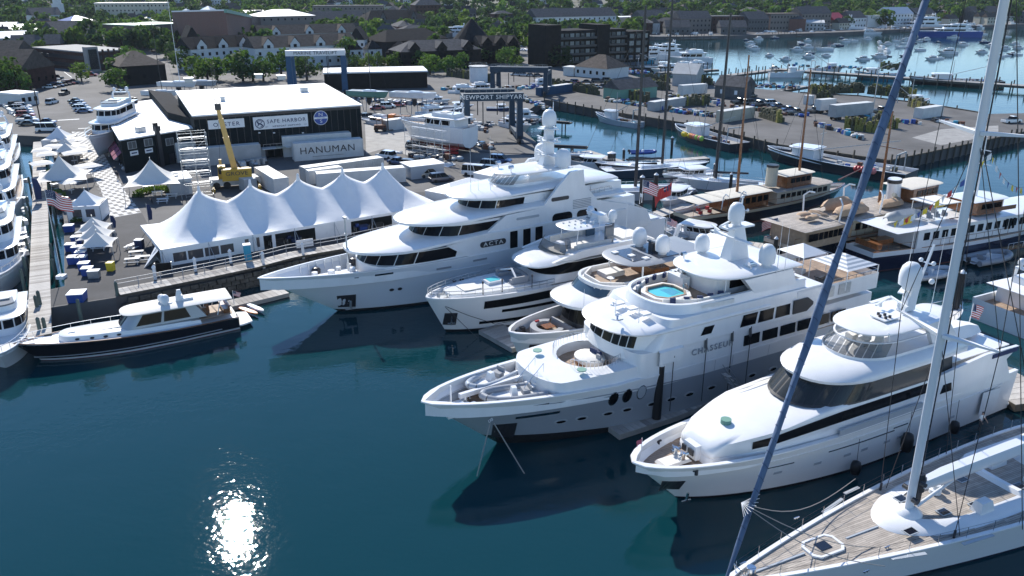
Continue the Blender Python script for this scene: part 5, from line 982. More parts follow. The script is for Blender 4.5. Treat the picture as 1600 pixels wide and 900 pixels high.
# ================================================================ QUAY: TENTS, CAFE, CRANE, BUILDINGS OF THE YARD
def ray(x,y):
    u=x-800; v=y-450; return Vector((u,FPX*_C-v*_S,-(FPX*_S+v*_C)))
def RP(x,y,p0,ang):
    """pixel ray onto the vertical plane through p0 running at angle ang (deg): returns distance along it and height"""
    d=ray(x,y); n=Vector((-math.sin(R(ang)),math.cos(R(ang)),0)); c=Vector((0,0,CH)); t=(Vector((p0[0],p0[1],0))-c).dot(n)/d.dot(n); q=c+d*t
    return ((q.x-p0[0])*math.cos(R(ang))+(q.y-p0[1])*math.sin(R(ang)),q.z)
def bigtent():
    q=P(251,390,4.8); t=T('marquee_tent','long white marquee tent with five tall peaks beside the seawall','tent',(q[0],q[1],ZQ),R(33.5))
    L,Wd,ze,zp=42.2,13.9,2.45,8.4; xs=[7.3,14.5,21.7,28.8,35.6]; nx,ny=120,28; vs=[];fs=[]
    def h(x,y):
        H_=zp-ze; t_=min(1,abs(y-Wd/2)/(Wd/2))
        if x<xs[0] or x>xs[-1]:
            f=x/xs[0] if x<xs[0] else (L-x)/(L-xs[-1]); f=max(0,min(1,f)); r=math.hypot(1-f,t_*(1 if f>.0 else 1)); u=min(1,(1-f)*1.6); d_=max(1-f,t_); q=.5*r+.5*d_; q=min(1,q); g_=max(0,1-q)**1.0; z=ze+H_*(.45*g_+.55*g_**2.3)
        else:
            k=max(i for i in range(len(xs)-1) if x>=xs[i]-1e-6); w=(x-xs[k])/(xs[k+1]-xs[k]); u=1-abs(2*w-1); top=H_*(1-.40*u**.55); e=1.65-.62*u**.7; z=ze+top*(1-t_)**e
        edge=max(0,1-min(x,L-x,y,Wd-y)/.6); return z-.12*abs(math.sin(x*PI/7.15))*edge
    for j in range(ny+1):
        for i in range(nx+1): x=L*i/nx; y=Wd*j/ny; vs.append((x,y,h(x,y)))
    for j in range(ny):
        for i in range(nx): a=j*(nx+1)+i; fs.append((a,a+1,a+nx+2,a+nx+1))
    ob('tent_roof',G().add(vs,fs),'tent',t,True)
    for i,px in enumerate(xs): ob('peak_cap',G().lathe(px,Wd/2,zp-.75,[(.34,0),(.2,.5),(.16,1.0),(.02,1.1)],10),'tent',t,60); ob('tent_pole',G().cyl((px,Wd/2,0),(px,Wd/2,zp-.4),.09),'alu',t)
    # valance
    g=G(); g.loft([[(x,y+o,ze+.03) for x,y,o in [(0,Wd,0),(0,0,-.02),(L,0,-.02),(L,Wd,0)]],[(x,y+o,ze-.38) for x,y,o in [(-.02,Wd,0),(-.02,0,-.04),(L+.02,0,-.04),(L+.02,Wd,0)]]],closed=False); ob('valance',g,'tent',t)
    def wall(x0,x1,m='tent',y=0.02,win=None):
        g=G(); n=max(2,int((x1-x0)*3)); g.loft([[(lerp(x0,x1,i/n),y+.05*math.sin(i*1.3),0.05) for i in range(n+1)],[(lerp(x0,x1,i/n),y,ze-.3) for i in range(n+1)]],closed=False); ob('side_wall',g,m,t)
    wall(0,1.2); wall(9.6,13.6); wall(1.2,9.6,'vinyl',.06); wall(21.2,26.8); wall(33.5,38.5); wall(14.8,15.3)
    for x in (1.1,3.2,5.4,7.5,9.5): ob('window_post',G().box(x,-.02,.05,.22 if x>1.2 else .6,.06,2.1),'tent',t)
    ob('window_sill',G().box(5.3,-.03,.05,8.6,.07,.45),'tent',t); ob('window_header',G().box(5.3,-.03,1.75,8.6,.07,.35),'tent',t)
    for x0,x1 in ((11.0,11.5),(12.6,13.0)): ob('door_window',G().box((x0+x1)/2,-.03,.6,x1-x0,.06,1.4),'vinyl',t)
    g=G(); g.loft([[(0,y,.05) for y in (0,3,3.05,6)],[(0,y,ze-.3) for y in (0,3,3.05,6)]],closed=False); ob('end_wall',g,'tent',t); ob('end_window',G().box(-.03,3.4,.5,.06,4.6,1.4),'vinyl',t)
    ob('end_flap',G().loft([[(-2.3,1.0,0),(-.1,3.6,0)],[(-.1,1.2,2.1),(-.05,3.4,2.1)]],closed=False),'tent',t)
    for i in range(8): x=.1+i*6.02; ob('guy_rope',G().bar((x,0,ze-.1),(x-.4,-1.1,0.05),.04).bar((x,0,ze-.1),(x+.5,-1.1,0.05),.04),'alu',t); ob('side_pole',G().cyl((x,0,0),(x,0,ze),.06),'alu',t)
    for y in (2,6,10): ob('guy_rope',G().bar((0,y,ze-.1),(-1.9,y,0.05),.05),'dark',t)
    ob('painted_floor_shade',G().box(L/2,Wd/2,.01,L-.6,Wd-.6,.03),'asphalt',t)  # dark sheet laid over the tent floor as painted shade
    # furniture glimpsed inside
    me=None
    c,s=math.cos(R(33.5)),math.sin(R(33.5))
    for k,(x,y,lab,m) in enumerate([(15.8,1.4,'dark crate stack inside the open side of the long tent, left end','dark'),(18.3,1.3,'dark covered table inside the long tent near the sign board','navy'),(29,1.5,'blue crate inside the long tent, right of the hanging wall panel','bblue'),(31.4,1.2,'black table inside the open right bay of the long tent','dark')]):
        o=T('table',lab,'table',(q[0]+x*c-y*s,q[1]+x*s+y*c,ZQ),R(33.5)); ob('table_top',G().box(0,0,.72,2.2,.9,.06),m,o)
        for a in (-1,1):
            for b in (-.38,.38): ob('leg',G().box(a,b,0,.06,.06,.72),'alu',o)
        ob('box_on_shelf',G().box(.3,0,.05,1.2,.6,.5).box(-.6,.1,.78,.5,.4,.35),m,o)
    return t
bigtent()
def pole_tent(label,px,py,w,h,ze,m='dtent',rz=0,name='peaked_canopy',cat='canopy',walls=None,zq=ZQ,cut=1.9,group=None,ne=4):
    """square high-peak canopy; px,py = foot of centre"""
    x,y=P2(px,py,zq); t=T(name,label,cat,(x,y,zq),rz,group); n=16; rings=[]
    for k in range(9):
        f=k/8; r=(1-f)*w/2; z=ze+(h-ze)*(f**cut)
        pts=[]
        for i in range(ne):
            a0=2*PI*(i+.5)/ne; a1=2*PI*(i+1.5)/ne; R0=r/math.cos(PI/ne); p=(R0*math.cos(a0),R0*math.sin(a0)); q=(R0*math.cos(a1),R0*math.sin(a1))
            for j in range(6):
                u=j/6; bow=(1-.14*math.sin(PI*u)*(1-f)); pts.append(((p[0]+(q[0]-p[0])*u)*bow,(p[1]+(q[1]-p[1])*u)*bow,z+(.0 if k else -.0)))
        rings.append(pts)
    ob('canopy_roof',G().loft(rings,c0=False),m,t,50); ob('finial',G().cyl((0,0,h-.1),(0,0,h+.35),.07),'alu',t)
    ob('centre_pole',G().cyl((0,0,0),(0,0,h),.06),'alu',t) if h>5 else None
    for i in range(ne):
        a0=2*PI*(i+.5)/ne; R0=w/2/math.cos(PI/ne)*.98; ob('canopy_post',G().cyl((R0*math.cos(a0),R0*math.sin(a0),0),(R0*math.cos(a0),R0*math.sin(a0),ze),.05),'alu',t)
    if walls:
        s_=w/2*.97
        for (a,b) in walls:
            p,q={0:((-s_,-s_),(s_,-s_)),1:((s_,-s_),(s_,s_)),2:((s_,s_),(-s_,s_)),3:((-s_,s_),(-s_,-s_))}[a]
            g=G().bar((p[0],p[1],ze/2),(q[0],q[1],ze/2),.05,ze); ob('side_wall',g,m,t)
            if b:
                for f in (.3,.7): c=(lerp(p[0],q[0],f),lerp(p[1],q[1],f)); d=Vector((q[0]-p[0],q[1]-p[1],0)).normalized(); nn=Vector((d.y,-d.x,0))*.05; ob('canopy_window',G().bar((c[0]-d.x*w*.13+nn.x,c[1]-d.y*w*.13+nn.y,ze*.55),(c[0]+d.x*w*.13+nn.x,c[1]+d.y*w*.13+nn.y,ze*.55),.05,ze*.5),'vinyl',t)
    return t
pole_tent('large cream high-peak canopy over the cafe tables beside the left pier',102,297,9.0,6.4,2.6,rz=R(20),cut=2.1)
pole_tent('large cream high-peak canopy in front of the dark building by the flower beds',243,306,9.2,6.6,2.9,rz=R(20),cut=1.9)
pole_tent('blue-white square canopy with two window panels, between flag and checkered paving',140,340,5.0,4.6,2.5,m='tent',rz=R(12),walls=[(0,1),(1,0),(3,0)],cut=1.5)
pole_tent('blue-white peaked canopy farthest up beside the checkered paving',96,232,6.0,4.9,2.5,m='tent',rz=R(12),walls=[(1,0),(0,0)],cut=1.5)
for (x,y),w,l in [((106,243),4.6,'topmost of the two small cream canopies below the far blue-white canopy'),((107,252),4.6,'lower of the two small cream canopies below the far blue-white canopy'),((151,380),4.3,'farthest of the three cream canopies over the picnic tables'),((154,392),4.3,'middle of the three cream canopies over the picnic tables'),((158,405),4.3,'nearest of the three cream canopies over the picnic tables')]:
    pole_tent(l,x,y,w,3.9,2.3,rz=R(15),cut=1.35)
def parasol(label,px,py,w=3.6,rz=0,m='dtent'):
    x,y=P2(px,py); t=T('parasol',label,'parasol',(x,y,ZQ),rz); r=w/2
    ob('parasol_canopy',G().loft([[(a*r*k,b*r*k,z) for a,b in ((-1,-1),(0,-1),(1,-1),(1,0),(1,1),(0,1),(-1,1),(-1,0))] for k,z in ((1,2.25),(.55,2.6),(.02,2.85))],c0=False),m,t); ob('parasol_pole',G().cyl((0,0,0),(0,0,2.9),.04),'alu',t)
    for a,b in ((-1,-1),(1,-1),(1,1),(-1,1)): ob('rib',G().bar((0,0,2.82),(a*r,b*r,2.23),.03),'alu',t)
    g=G().cyl((0,0,.7),(0,0,.75),.55,n=10).cyl((0,0,0),(0,0,.7),.05); ob('cafe_table',g,'white',t)
k=0
for x,y in [(88,262),(100,262),(115,258),(72,268),(80,275),(118,264),(128,262),(120,273),(134,270),(72,291),(120,312),(136,297),(146,295),(116,322),(96,250),(126,249)]:
    k+=1; parasol(['cream parasol in the cafe rows','pale square parasol over a cafe table'][k%2]+', %s'%['far left, by the pier','behind the big peaked canopy','right behind the big canopy','at the pier edge','left of the big canopy peak','beside the paving edge','nearest the paving, upper row','right of the big canopy tip','touching the checkered paving','just left of the big canopy','below the big canopy, half hidden','right of the big canopy eave','rightmost, over the paving edge','above the windowed canopy','under the small far canopies','top right of the parasol rows'][k-1],x,y,3.8,R(12+k*3))
# picnic tables, bins, coolers, planters
def picnic(label,px,py,rz=0,m='contg',group=None):
    x,y=P2(px,py); t=T('picnic_table',label,'picnic table',(x,y,ZQ),rz,group)
    for k in range(3): ob('table_board',G().box(0,-.26+k*.26,.72,1.9,.24,.05),m,t)
    for sg in (-1,1):
        ob('bench_board',G().box(0,sg*.75,.42,1.9,.28,.05),m,t)
        for e in (-.7,.7): ob('leg',G().bar((e,sg*.15,.72),(e,sg*.75,0),.08),m,t)
    for e in (-.7,.7): ob('brace',G().box(e,0,.38,.08,1.7,.08),m,t)
    return t
for l,x,y,rz,m in [('white picnic table standing alone left of the long tent end',213,413,70,'white'),('grey picnic table just below the lone white picnic table, behind the railing',218,425,20,'contg'),('long pale picnic table behind the boardwalk railing, left end',212,437,15,'contg'),('second pale picnic table behind the railing, nearer the tent',228,433,15,'contg'),('picnic table under the farthest of the three cream canopies',150,398,15,'white'),('picnic table under the middle of the three cream canopies',156,408,15,'white'),('picnic table under the nearest of the three cream canopies',160,414,15,'white'),('picnic table left of the flower beds, upper',236,316,15,'white'),('picnic table in the middle by the flower beds',250,325,15,'white'),('picnic table right of the flower beds beside the kiosk',272,329,15,'white'),('picnic table at the lower edge of the flower bed seating',258,337,15,'white')]: picnic(l,x,y,R(rz),m)
def binbox(name,label,cat,px,py,w,d,h,m,lid,rz=0,z=ZQ):
    x,y=P2(px,py,z); t=T(name,label,cat,(x,y,z),rz); ob('box_body',G().box(0,0,.05,w,d,h,top=1.06),m,t); ob('lid',G().box(0,0,h+.05,w*1.1,d*1.12,.1),lid,t)
    for a in (-.4,.4): ob('caster',G().cyl((a*w,-d*.45,.06),(a*w,-d*.35,.06),.06),'dark',t)
    return t
for i,(x,y,l) in enumerate([(109,362,'topmost blue tub behind the plant by the windowed canopy'),(121,380,'blue tub with white lid, upper of the row beside the canopies'),(112,392,'blue tub without neighbour, left of the tub row'),(122,396,'blue tub with white lid, second from the top of the row'),(128,404,'blue tub with white lid in the middle of the row'),(116,412,'lower left blue tub beside the tub row'),(129,412,'blue tub with round white lid, below the middle'),(133,422,'large blue tub with white lid near the lower end of the row'),(138,430,'lowest blue tub of the row near the quay edge')]):
    binbox('fish_tub',l,'tub',x,y,1.25,1.1,.95,'bblue','white',R(12))
binbox('water_cooler_bin','grey wheeled cooler at the lower end of the blue tub row','cooler',148,434,1.3,.9,.9,'alu','contw',R(10)); binbox('waste_bin','yellow waste bin beside the nearest cream canopy','bin',174,423,.8,.8,1.05,'byel','byel',0); binbox('waste_bin','dark blue waste bin left of the long tent','bin',219,388,1.0,.9,1.2,'navy','white',0); binbox('portable_toilet','blue portable box on the boardwalk by the long tent','cabinet',388,406,.9,.9,2.1,'cyan','white',R(20),ZQ+.28); binbox('fish_tub','round-cornered blue tub with white lid at the quay corner by the flagpole','tub',122,470,1.7,1.7,1.0,'bblue','white',R(10)); 
x,y=P2(102,461); t=T('concrete_block','white concrete block at the foot of the tall flagpole','block',(x,y,ZQ),0); ob('block_side',G().box(0,0,0,1.0,1.0,.45),'white',t)
# tall flagpole with US flag
x,y=P2(102,460); t=flag('flagpole','large American flag on a tall white pole at the cafe quay corner',(x,y,ZQ+.45),0,3.3,2.0,pole=11.2,sag=.32,lean=(.15,0))
# planting
def bush(label,px,py,r,h,m='foliage_1',name='flower_bed',cat='plant',z=ZQ,fl=None):
    x,y=P2(px,py,z); t=T(name,label,cat,(x,y,z),0); g=G(); rr=random.Random(int(px*7+py))
    for i in range(int(160*r)):
        a=rr.uniform(0,2*PI); d=r*math.sqrt(rr.random()); c=Vector((d*math.cos(a),d*math.sin(a)*.7,h*rr.uniform(.2,1)*(1-.4*(d/r)**2))); u=Vector((rr.gauss(0,1),rr.gauss(0,1),rr.gauss(0,1))).normalized()*.16; w=u.orthogonal().normalized()*.13; g.quad(c-u,c-w,c+u,c+w)
    ob('leaves',g,m,t,kind='stuff')
    ob('planter',G().box(0,0,0,r*1.7,r*1.1,.25),'dark',t)
for k,(x,y,r,l) in enumerate([(222,303,1.6,'low green planting at the left of the flower beds'),(232,299,1.4,'bright flower bed below the high-peak canopy, left'),(243,298,1.7,'yellow-green flower bed in the centre below the canopy'),(255,297,1.6,'yellow-green flower bed right of centre below the canopy'),(266,300,1.2,'bushy plant beside the white kiosk'),(216,308,1.0,'small bush at the paving edge by the beds'),(120,348,.9,'green bush left of the windowed canopy'),(77,272,.8,'small green plant between the parasols')]): bush(l,x,y,r,.9,'foliage_3' if k%2 else 'foliage_1')
# kiosk, feather banners, low signs
x,y=P2(284,318); t=T('kiosk','small white kiosk with flat roof between flower beds and long tent','kiosk',(x,y,ZQ),R(118)); ob('kiosk_wall',G().box(0,0,0,6.5,3.6,2.8),'wsiding',t); ob('kiosk_roof',G().box(0,0,2.8,6.9,4.0,.15),'roofw',t); ob('roof_vent',G().box(.8,.2,2.95,.8,.8,.4).box(-.8,.3,2.95,.6,.6,.3),'alu',t); ob('drape',G().box(-3.3,.3,.2,.1,3.0,2.2),'gelgrey',t)
def banner(label,px,py,m,h=3.2,z=ZQ,w=.7):
    x,y=P2(px,py,z); t=T('feather_banner',label,'banner',(x,y,z),R(15)); ob('banner_pole',G().cyl((0,0,0),(0,0,h),.04),'alu',t); ob('banner_cloth',G().loft([[(0,0,.5),(w*.8,0,.6),(w,.0,h*.6),(w*.7,0,h*.92),(0,0,h)],[(0,.03,.5),(w*.8,.03,.6),(w,.03,h*.6),(w*.7,.03,h*.92),(0,.03,h)]]),m,t)
banner('navy feather banner above the three cream canopies',176,362,'navy',2.6); banner('navy feather banner at the left end of the long tent',233,349,'navy',3.2); banner('grey-blue feather banner on the left wooden pier',57,317,'navy',4.4,w=1.2)
x,y=P2(472,398,ZQ); t=T('notice_board','white notice board hung on the boardwalk railing','sign',(x,y+2.0,ZQ+.4),R(30)); ob('board_panel',G().box(0,0,.1,2.4,.06,1.1),'white',t); ob('board_frame',G().box(0,.06,0,.1,.1,1.2),'alu',t)
x,y=P2(257,427,ZQ); t=T('gate_panel','small brown gate panel at the tent end of the boardwalk','gate',(x,y,ZQ+.2),R(20)); ob('gate_board',G().box(0,0,.1,2.0,.08,1.1),'bsiding',t); ob('gate_post',G().box(-1,0,0,.12,.12,1.3).box(1,0,0,.12,.12,1.3),'alu',t)
# ---------------------------------------------------------------- people
def person(label,loc,rz=0,shirt='white',legs='navy',arm=0.2,hair='dark',sc=1.0):
    t=T('person',label,'person',loc,rz); t.scale=(sc,)*3
    me=bpy.data.meshes.new('body')
    V=[(0,0,.95),(0,0,1.15),(0,0,1.38),(0,0,1.5),(0,0,1.58),(0,0,1.68),(0,0,1.76),(.19,0,1.40),(.27,0.02,1.15),(.27,arm,.92),(.27,arm+.05,.82),(-.19,0,1.40),(-.27,0.02,1.15),(-.27,arm,.92),(-.27,arm+.05,.82),(.1,0,.9),(.11,.05,.5),(.11,-.02,.08),(.12,.14,.03),(-.1,0,.9),(-.11,-.1,.5),(-.11,-.18,.08),(-.12,-.04,.03)]
    E_=[(0,1),(1,2),(2,3),(3,4),(4,5),(5,6),(2,7),(7,8),(8,9),(9,10),(2,11),(11,12),(12,13),(13,14),(0,15),(15,16),(16,17),(17,18),(0,19),(19,20),(20,21),(21,22)]
    rad=[.15,.145,.17,.07,.06,.105,.085,.075,.05,.038,.035,.075,.05,.038,.035,.09,.065,.045,.04,.09,.065,.045,.04]
    me.from_pydata(V,E_,[]); o=bpy.data.objects.new('tmp',me); COL.objects.link(o); m=o.modifiers.new('s','SKIN'); 
    if not me.skin_vertices: me.attributes
    sv=me.skin_vertices[0].data if me.skin_vertices else None
    if sv:
        for i,r in enumerate(rad): sv[i].radius=(r,r*(.75 if i in (0,1,2) else 1))
        sv[0].use_root=True
    o.modifiers.new('u','SUBSURF').levels=1
    dg=bpy.context.evaluated_depsgraph_get(); dg.update(); m2=bpy.data.meshes.new_from_object(o.evaluated_get(dg)); bpy.data.objects.remove(o)
    m2.materials.clear()
    for k in ('skin',shirt,legs,hair): m2.materials.append(M[k])
    for p in m2.polygons:
        z=p.center.z; x=abs(p.center.x); p.use_smooth=True
        p.material_index = 3 if (z>1.68 or (z>1.6 and p.center.y<-.03)) else 0 if z>1.47 or (x>.2 and z<1.18) else 1 if z>.93 else 2 if z>.12 else 3
    b=bpy.data.objects.new('body',m2); COL.objects.link(b); b.parent=t; return t
PERSON=None
def add_person(label,loc,rz=0,**k): 
    try: return person(label,loc,rz,**k)
    except Exception as e: print('person fail',e)
add_person('person in black walking across the checkered paving',(*P2(188,299),ZQ),R(200),shirt='dark',legs='dark')
add_person('person in dark clothes standing by the picnic tables left of the long tent',(*P2(241,340),ZQ),R(120),shirt='dark',legs='dark')
add_person('person in a dark top standing at the white table by the windowed canopy',(*P2(139,352),ZQ),R(60),shirt='dark',legs='navy')
add_person('person in a white shirt working on the far side deck of the sailing yacht',(*P2(1531,668,3.0),2.75),R(200),shirt='white',legs='dark',arm=.35)
add_person('worker in blue overalls beside the red lift under the hauled-out yacht',(*P2(694,258),ZQ),R(150),shirt='bblue',legs='bblue')
t=T('table','white trestle table in front of the windowed canopy','table',(*P2(143,350),ZQ),R(8)); ob('table_top',G().box(0,0,.72,3.2,.9,.08),'white',t); ob('leg',G().box(-1.3,0,0,.08,.7,.72),'alu',t); ob('leg',G().box(1.3,0,0,.08,.7,.72),'alu',t)
# ---------------------------------------------------------------- yard buildings
def smallbuilding():
    z=9.0; c=[P2(188,218,z),P2(305,199,z),P2(247,154,z),P2(157,169,z)]; t=T('yard_building','dark low yard building with flat white roof and maroon awnings beside the checkered paving','building',(c[0][0],c[0][1],ZQ),math.atan2(c[1][1]-c[0][1],c[1][0]-c[0][0]))
    ca,sa=math.cos(-t.rotation_euler.z),math.sin(-t.rotation_euler.z); l=[((x-c[0][0])*ca-(y-c[0][1])*sa,(x-c[0][0])*sa+(y-c[0][1])*ca) for x,y in c]; h=z-ZQ
    ob('wall',G().prism(l,0,h-.25),'dkwall',t); cx=sum(p[0] for p in l)/4; cy=sum(p[1] for p in l)/4; ov=[(cx+(x-cx)*1.02,cy+(y-cy)*1.01) for x,y in l]
    ob('roof',G().prism(ov,h-.25,h,bot=True),'roofw',t)
    for f in (.33,.66): a=Vector(l[0]).lerp(Vector(l[1]),f); b=Vector(l[3]).lerp(Vector(l[2]),f); ob('roof_seam',G().bar((*a,h+.02),(*b,h+.02),.12,.05),'contg',t)
    W_=l[1][0]
    for i,(f,zz) in enumerate(((.13,4.6),(.34,4.6),(.62,4.0))): 
        ob('window_frame',G().box(W_*f,-.03,zz-.1,W_*.11,.08,1.5),'contg',t); ob('window_pane',G().box(W_*f-W_*.025,-.06,zz,W_*.043,.08,1.3).box(W_*f+W_*.025,-.06,zz,W_*.043,.08,1.3),'clear',t)
    for f in (.14,.33): ob('wall_sign',G().box(W_*f,-.05,3.2,W_*.1,.08,.9),'white',t); ob('sign_print',G().box(W_*f,-.1,3.55,W_*.07,.03,.25),'navy',t)
    ob('door',G().box(W_*.62,-.03,0,1.2,.08,2.2),'dark',t); ob('exhaust_stack',G().box(W_*.46,-.4,0,.8,.7,h+.6).box(W_*.46,-.4,h+.6,1.1,1.0,1.0),'dark',t); ob('flood_light',G().box(W_*.44,-.6,h+1.6,.9,.5,.7),'black',t)
    d=Vector(l[3])-Vector(l[0]); dn=d.normalized(); nn=Vector((-dn.y,dn.x))
    for i in range(4): p=Vector(l[0])+dn*(3+i*4.2); q=p+dn*3.6; ob('awning',G().loft([[(p.x,p.y,3.6),(q.x,q.y,3.6)],[(p.x+nn.x*1.6,p.y+nn.y*1.6,2.3),(q.x+nn.x*1.6,q.y+nn.y*1.6,2.3)]],closed=False),'maroon',t)
    for i in range(9): p=Vector(l[0])+dn*(3+i*4.6)+nn*.05; ob('window_pane',G().bar((p.x,p.y,5.2),(p.x+dn.x*2,p.y+dn.y*2,5.2),.08,1.2),'clear',t)
    for x,y,s_ in ((220,206,1.5),): a=P(x,y,z); g=G().box(0,0,0,1.6,1.4,1.1); o=ob('rooftop_unit',g,'alu',t); lx=(a[0]-c[0][0])*ca-(a[1]-c[0][1])*sa; ly=(a[0]-c[0][0])*sa+(a[1]-c[0][1])*ca; o.location=(lx,ly,h)
    for x,y in ((262,170),(267,174),(274,180),(252,162),(207,161)):
        a=P(x,y,z); o=ob('rooftop_unit',G().box(0,0,0,2.0,1.6,1.3).cyl((0,0,1.3),(0,0,1.5),.5,n=10),'dark',t); o.location=((a[0]-c[0][0])*ca-(a[1]-c[0][1])*sa,(a[0]-c[0][0])*sa+(a[1]-c[0][1])*ca,h)
smallbuilding()
def bigbuilding():
    z=12.3; A=P2(302,180,z); B=P2(563,163,z); ang=math.degrees(math.atan2(B[1]-A[1],B[0]-A[0])); W_=math.dist(A,B); D=P2(510,130,z+1.2); depth=math.dist(B,D)
    t=T('shipyard_shed','big dark green shipyard shed with white roof and three wall signs','building',(A[0],A[1],ZQ),R(ang)); h=z-ZQ
    ob('wall',G().loft([[(0,0,0),(W_,0,0),(W_,depth,0),(0,depth,0)],[(0,0,h-.3),(W_,0,h-.3),(W_,depth,h+.9),(0,depth,h+.9)]]),'dkwall',t)
    ob('roof',G().loft([[(-.3,-.4,h-.3),(W_+.3,-.4,h-.3),(W_+.3,depth+.3,h+.95),(-.3,depth+.3,h+.95)],[(-.3,-.4,h),(W_+.3,-.4,h),(W_+.3,depth+.3,h+1.25),(-.3,depth+.3,h+1.25)]]),'roofw',t)
    for i in range(24): ob('cladding_rib',G().box(1+i*(W_-2)/23,-.04,.1,.1,.06,h-.6),'dark',t)
    ob('wall_band',G().box(W_/2,-.05,h-.9,W_,.05,.5),'dark',t)
    zf=lambda yy: h+1.25*yy/depth
    for px,py,s_ in ((475,143,1.6),(296,134,1.8),(405,128,1.6),(440,129,1.8),(348,156,.9)):
        q=P(px,py,z+.8); dx,dy=q[0]-A[0],q[1]-A[1]; c,n=math.cos(-R(ang)),math.sin(-R(ang)); lx,ly=dx*c-dy*n,dx*n+dy*c
        ob('roof_vent',G().box(lx,ly,zf(ly)-.1,s_,s_,.9).box(lx,ly,zf(ly)+.8,s_*1.25,s_*1.25,.25),'alu',t)
    # signs
    def S2(x,y): a,b=RP(x,y,A,ang); return a,b-ZQ
    def panel(x0,y0,x1,y1,name='sign_board'):
        a0,b0=S2(x0,y0); a1,b1=S2(x1,y1); return a0,min(b0,b1),a1,max(b0,b1)
    a0,b0=S2(326,203); a1,b1=S2(381,186); ob('sign_board',G().box((a0+a1)/2,-.1,b0+.1,a1-a0,.12,b1-b0-.2+.3),'white',t); text('lettering','OYSTER',1.15,'navy',t,((a0+a1)/2,-.2,(b0+b1)/2+.05),(PI/2,0,0),.02,1.1,1.25)
    a0,b0=S2(397,205); a1,b1=S2(480,178); cb=(b0+b1)/2+.05; ob('sign_board',G().box((a0+a1)/2,-.1,b0+.25,a1-a0,.12,b1-b0-.2),'white',t)
    text('lettering','SAFE HARBOR',1.12,'navy',t,(a0+(a1-a0)*.60,-.2,cb+.32),(PI/2,0,0),.02,1.0,1.2); text('lettering','NEWPORT SHIPYARD',.5,'navy',t,(a0+(a1-a0)*.60,-.2,cb-.75),(PI/2,0,0),.02,1.0,1.3)
    for e in (a0+(a1-a0)*.23,a0+(a1-a0)*.95): ob('sign_rule',G().box(e,-.18,cb-.78,.6,.04,.06),'navy',t)
    cx=a0+(a1-a0)*.115; g=G(); n=24; rg=lambda r,y_:[(cx+r*math.cos(2*PI*i/n),y_,cb+r*math.sin(2*PI*i/n)) for i in range(n)]; g.loft([rg(1.0,-.17),rg(1.0,-.2),rg(.84,-.2),rg(.84,-.17)],c0=False,c1=False)
    for dz in (-.45,.45): g.tube([(cx+ .55*math.cos(a)*(1 if dz>0 else -1),-.19,cb+dz*.75+.32*math.sin(a)) for a in [R(40+28*i) for i in range(9)]],.07,5)
    g.bar((cx-.6,-.19,cb+.5),(cx+.6,-.19,cb-.5),.05,.16).bar((cx-.6,-.19,cb-.5),(cx+.6,-.19,cb+.5),.05,.12); ob('round_emblem',g,'navy',t)
    cx,cb=S2(501,184); R0=1.55; ob('round_sign',G().cyl((cx,-.02,cb),(cx,-.14,cb),R0,n=28),'white',t); ob('round_sign_face',G().cyl((cx,-.1,cb),(cx,-.17,cb),R0*.93,n=28),'bblue',t); ob('sign_band',G().box(cx,-.19,cb-.2,R0*1.84,.05,.4),'white',t); text('lettering','N',1.0,'white',t,(cx,-.2,cb+.72),(PI/2,0,0),.02,1.3); text('lettering','S',1.0,'white',t,(cx,-.2,cb-.75),(PI/2,0,0),.02,1.3); text('lettering','NORTH SAILS',.3,'bblue',t,(cx,-.23,cb),(PI/2,0,0),.01)
    for x in (405,428,473): a,b=S2(x,208); ob('wall_lamp',G().box(a,-.2,b,.4,.4,.2),'white',t)
    ob('door',G().box(W_*.37,-.04,0,1.2,.08,2.3),'contw',t)
    # lower annex at the left end with low roof
    q=[P2(301,186,10.5),P2(268,146,10.5),P2(232,141,10.5),P2(262,176,10.5)]; t2=T('shed_annex','dark annex joined to the left end of the big green shipyard shed','building',(q[0][0],q[0][1],ZQ),0); ql=[(a-q[0][0],b-q[0][1]) for a,b in q]; ob('wall',G().prism(ql,0,8.1),'dkwall',t2); ob('roof',G().prism([(a*1.01,b*1.01) for a,b in ql],8.1,8.3),'roofd',t2)
    q=[P2(213,142,6),P2(250,150,6),P2(243,128,6),P2(212,138,6)]; 
bigbuilding()
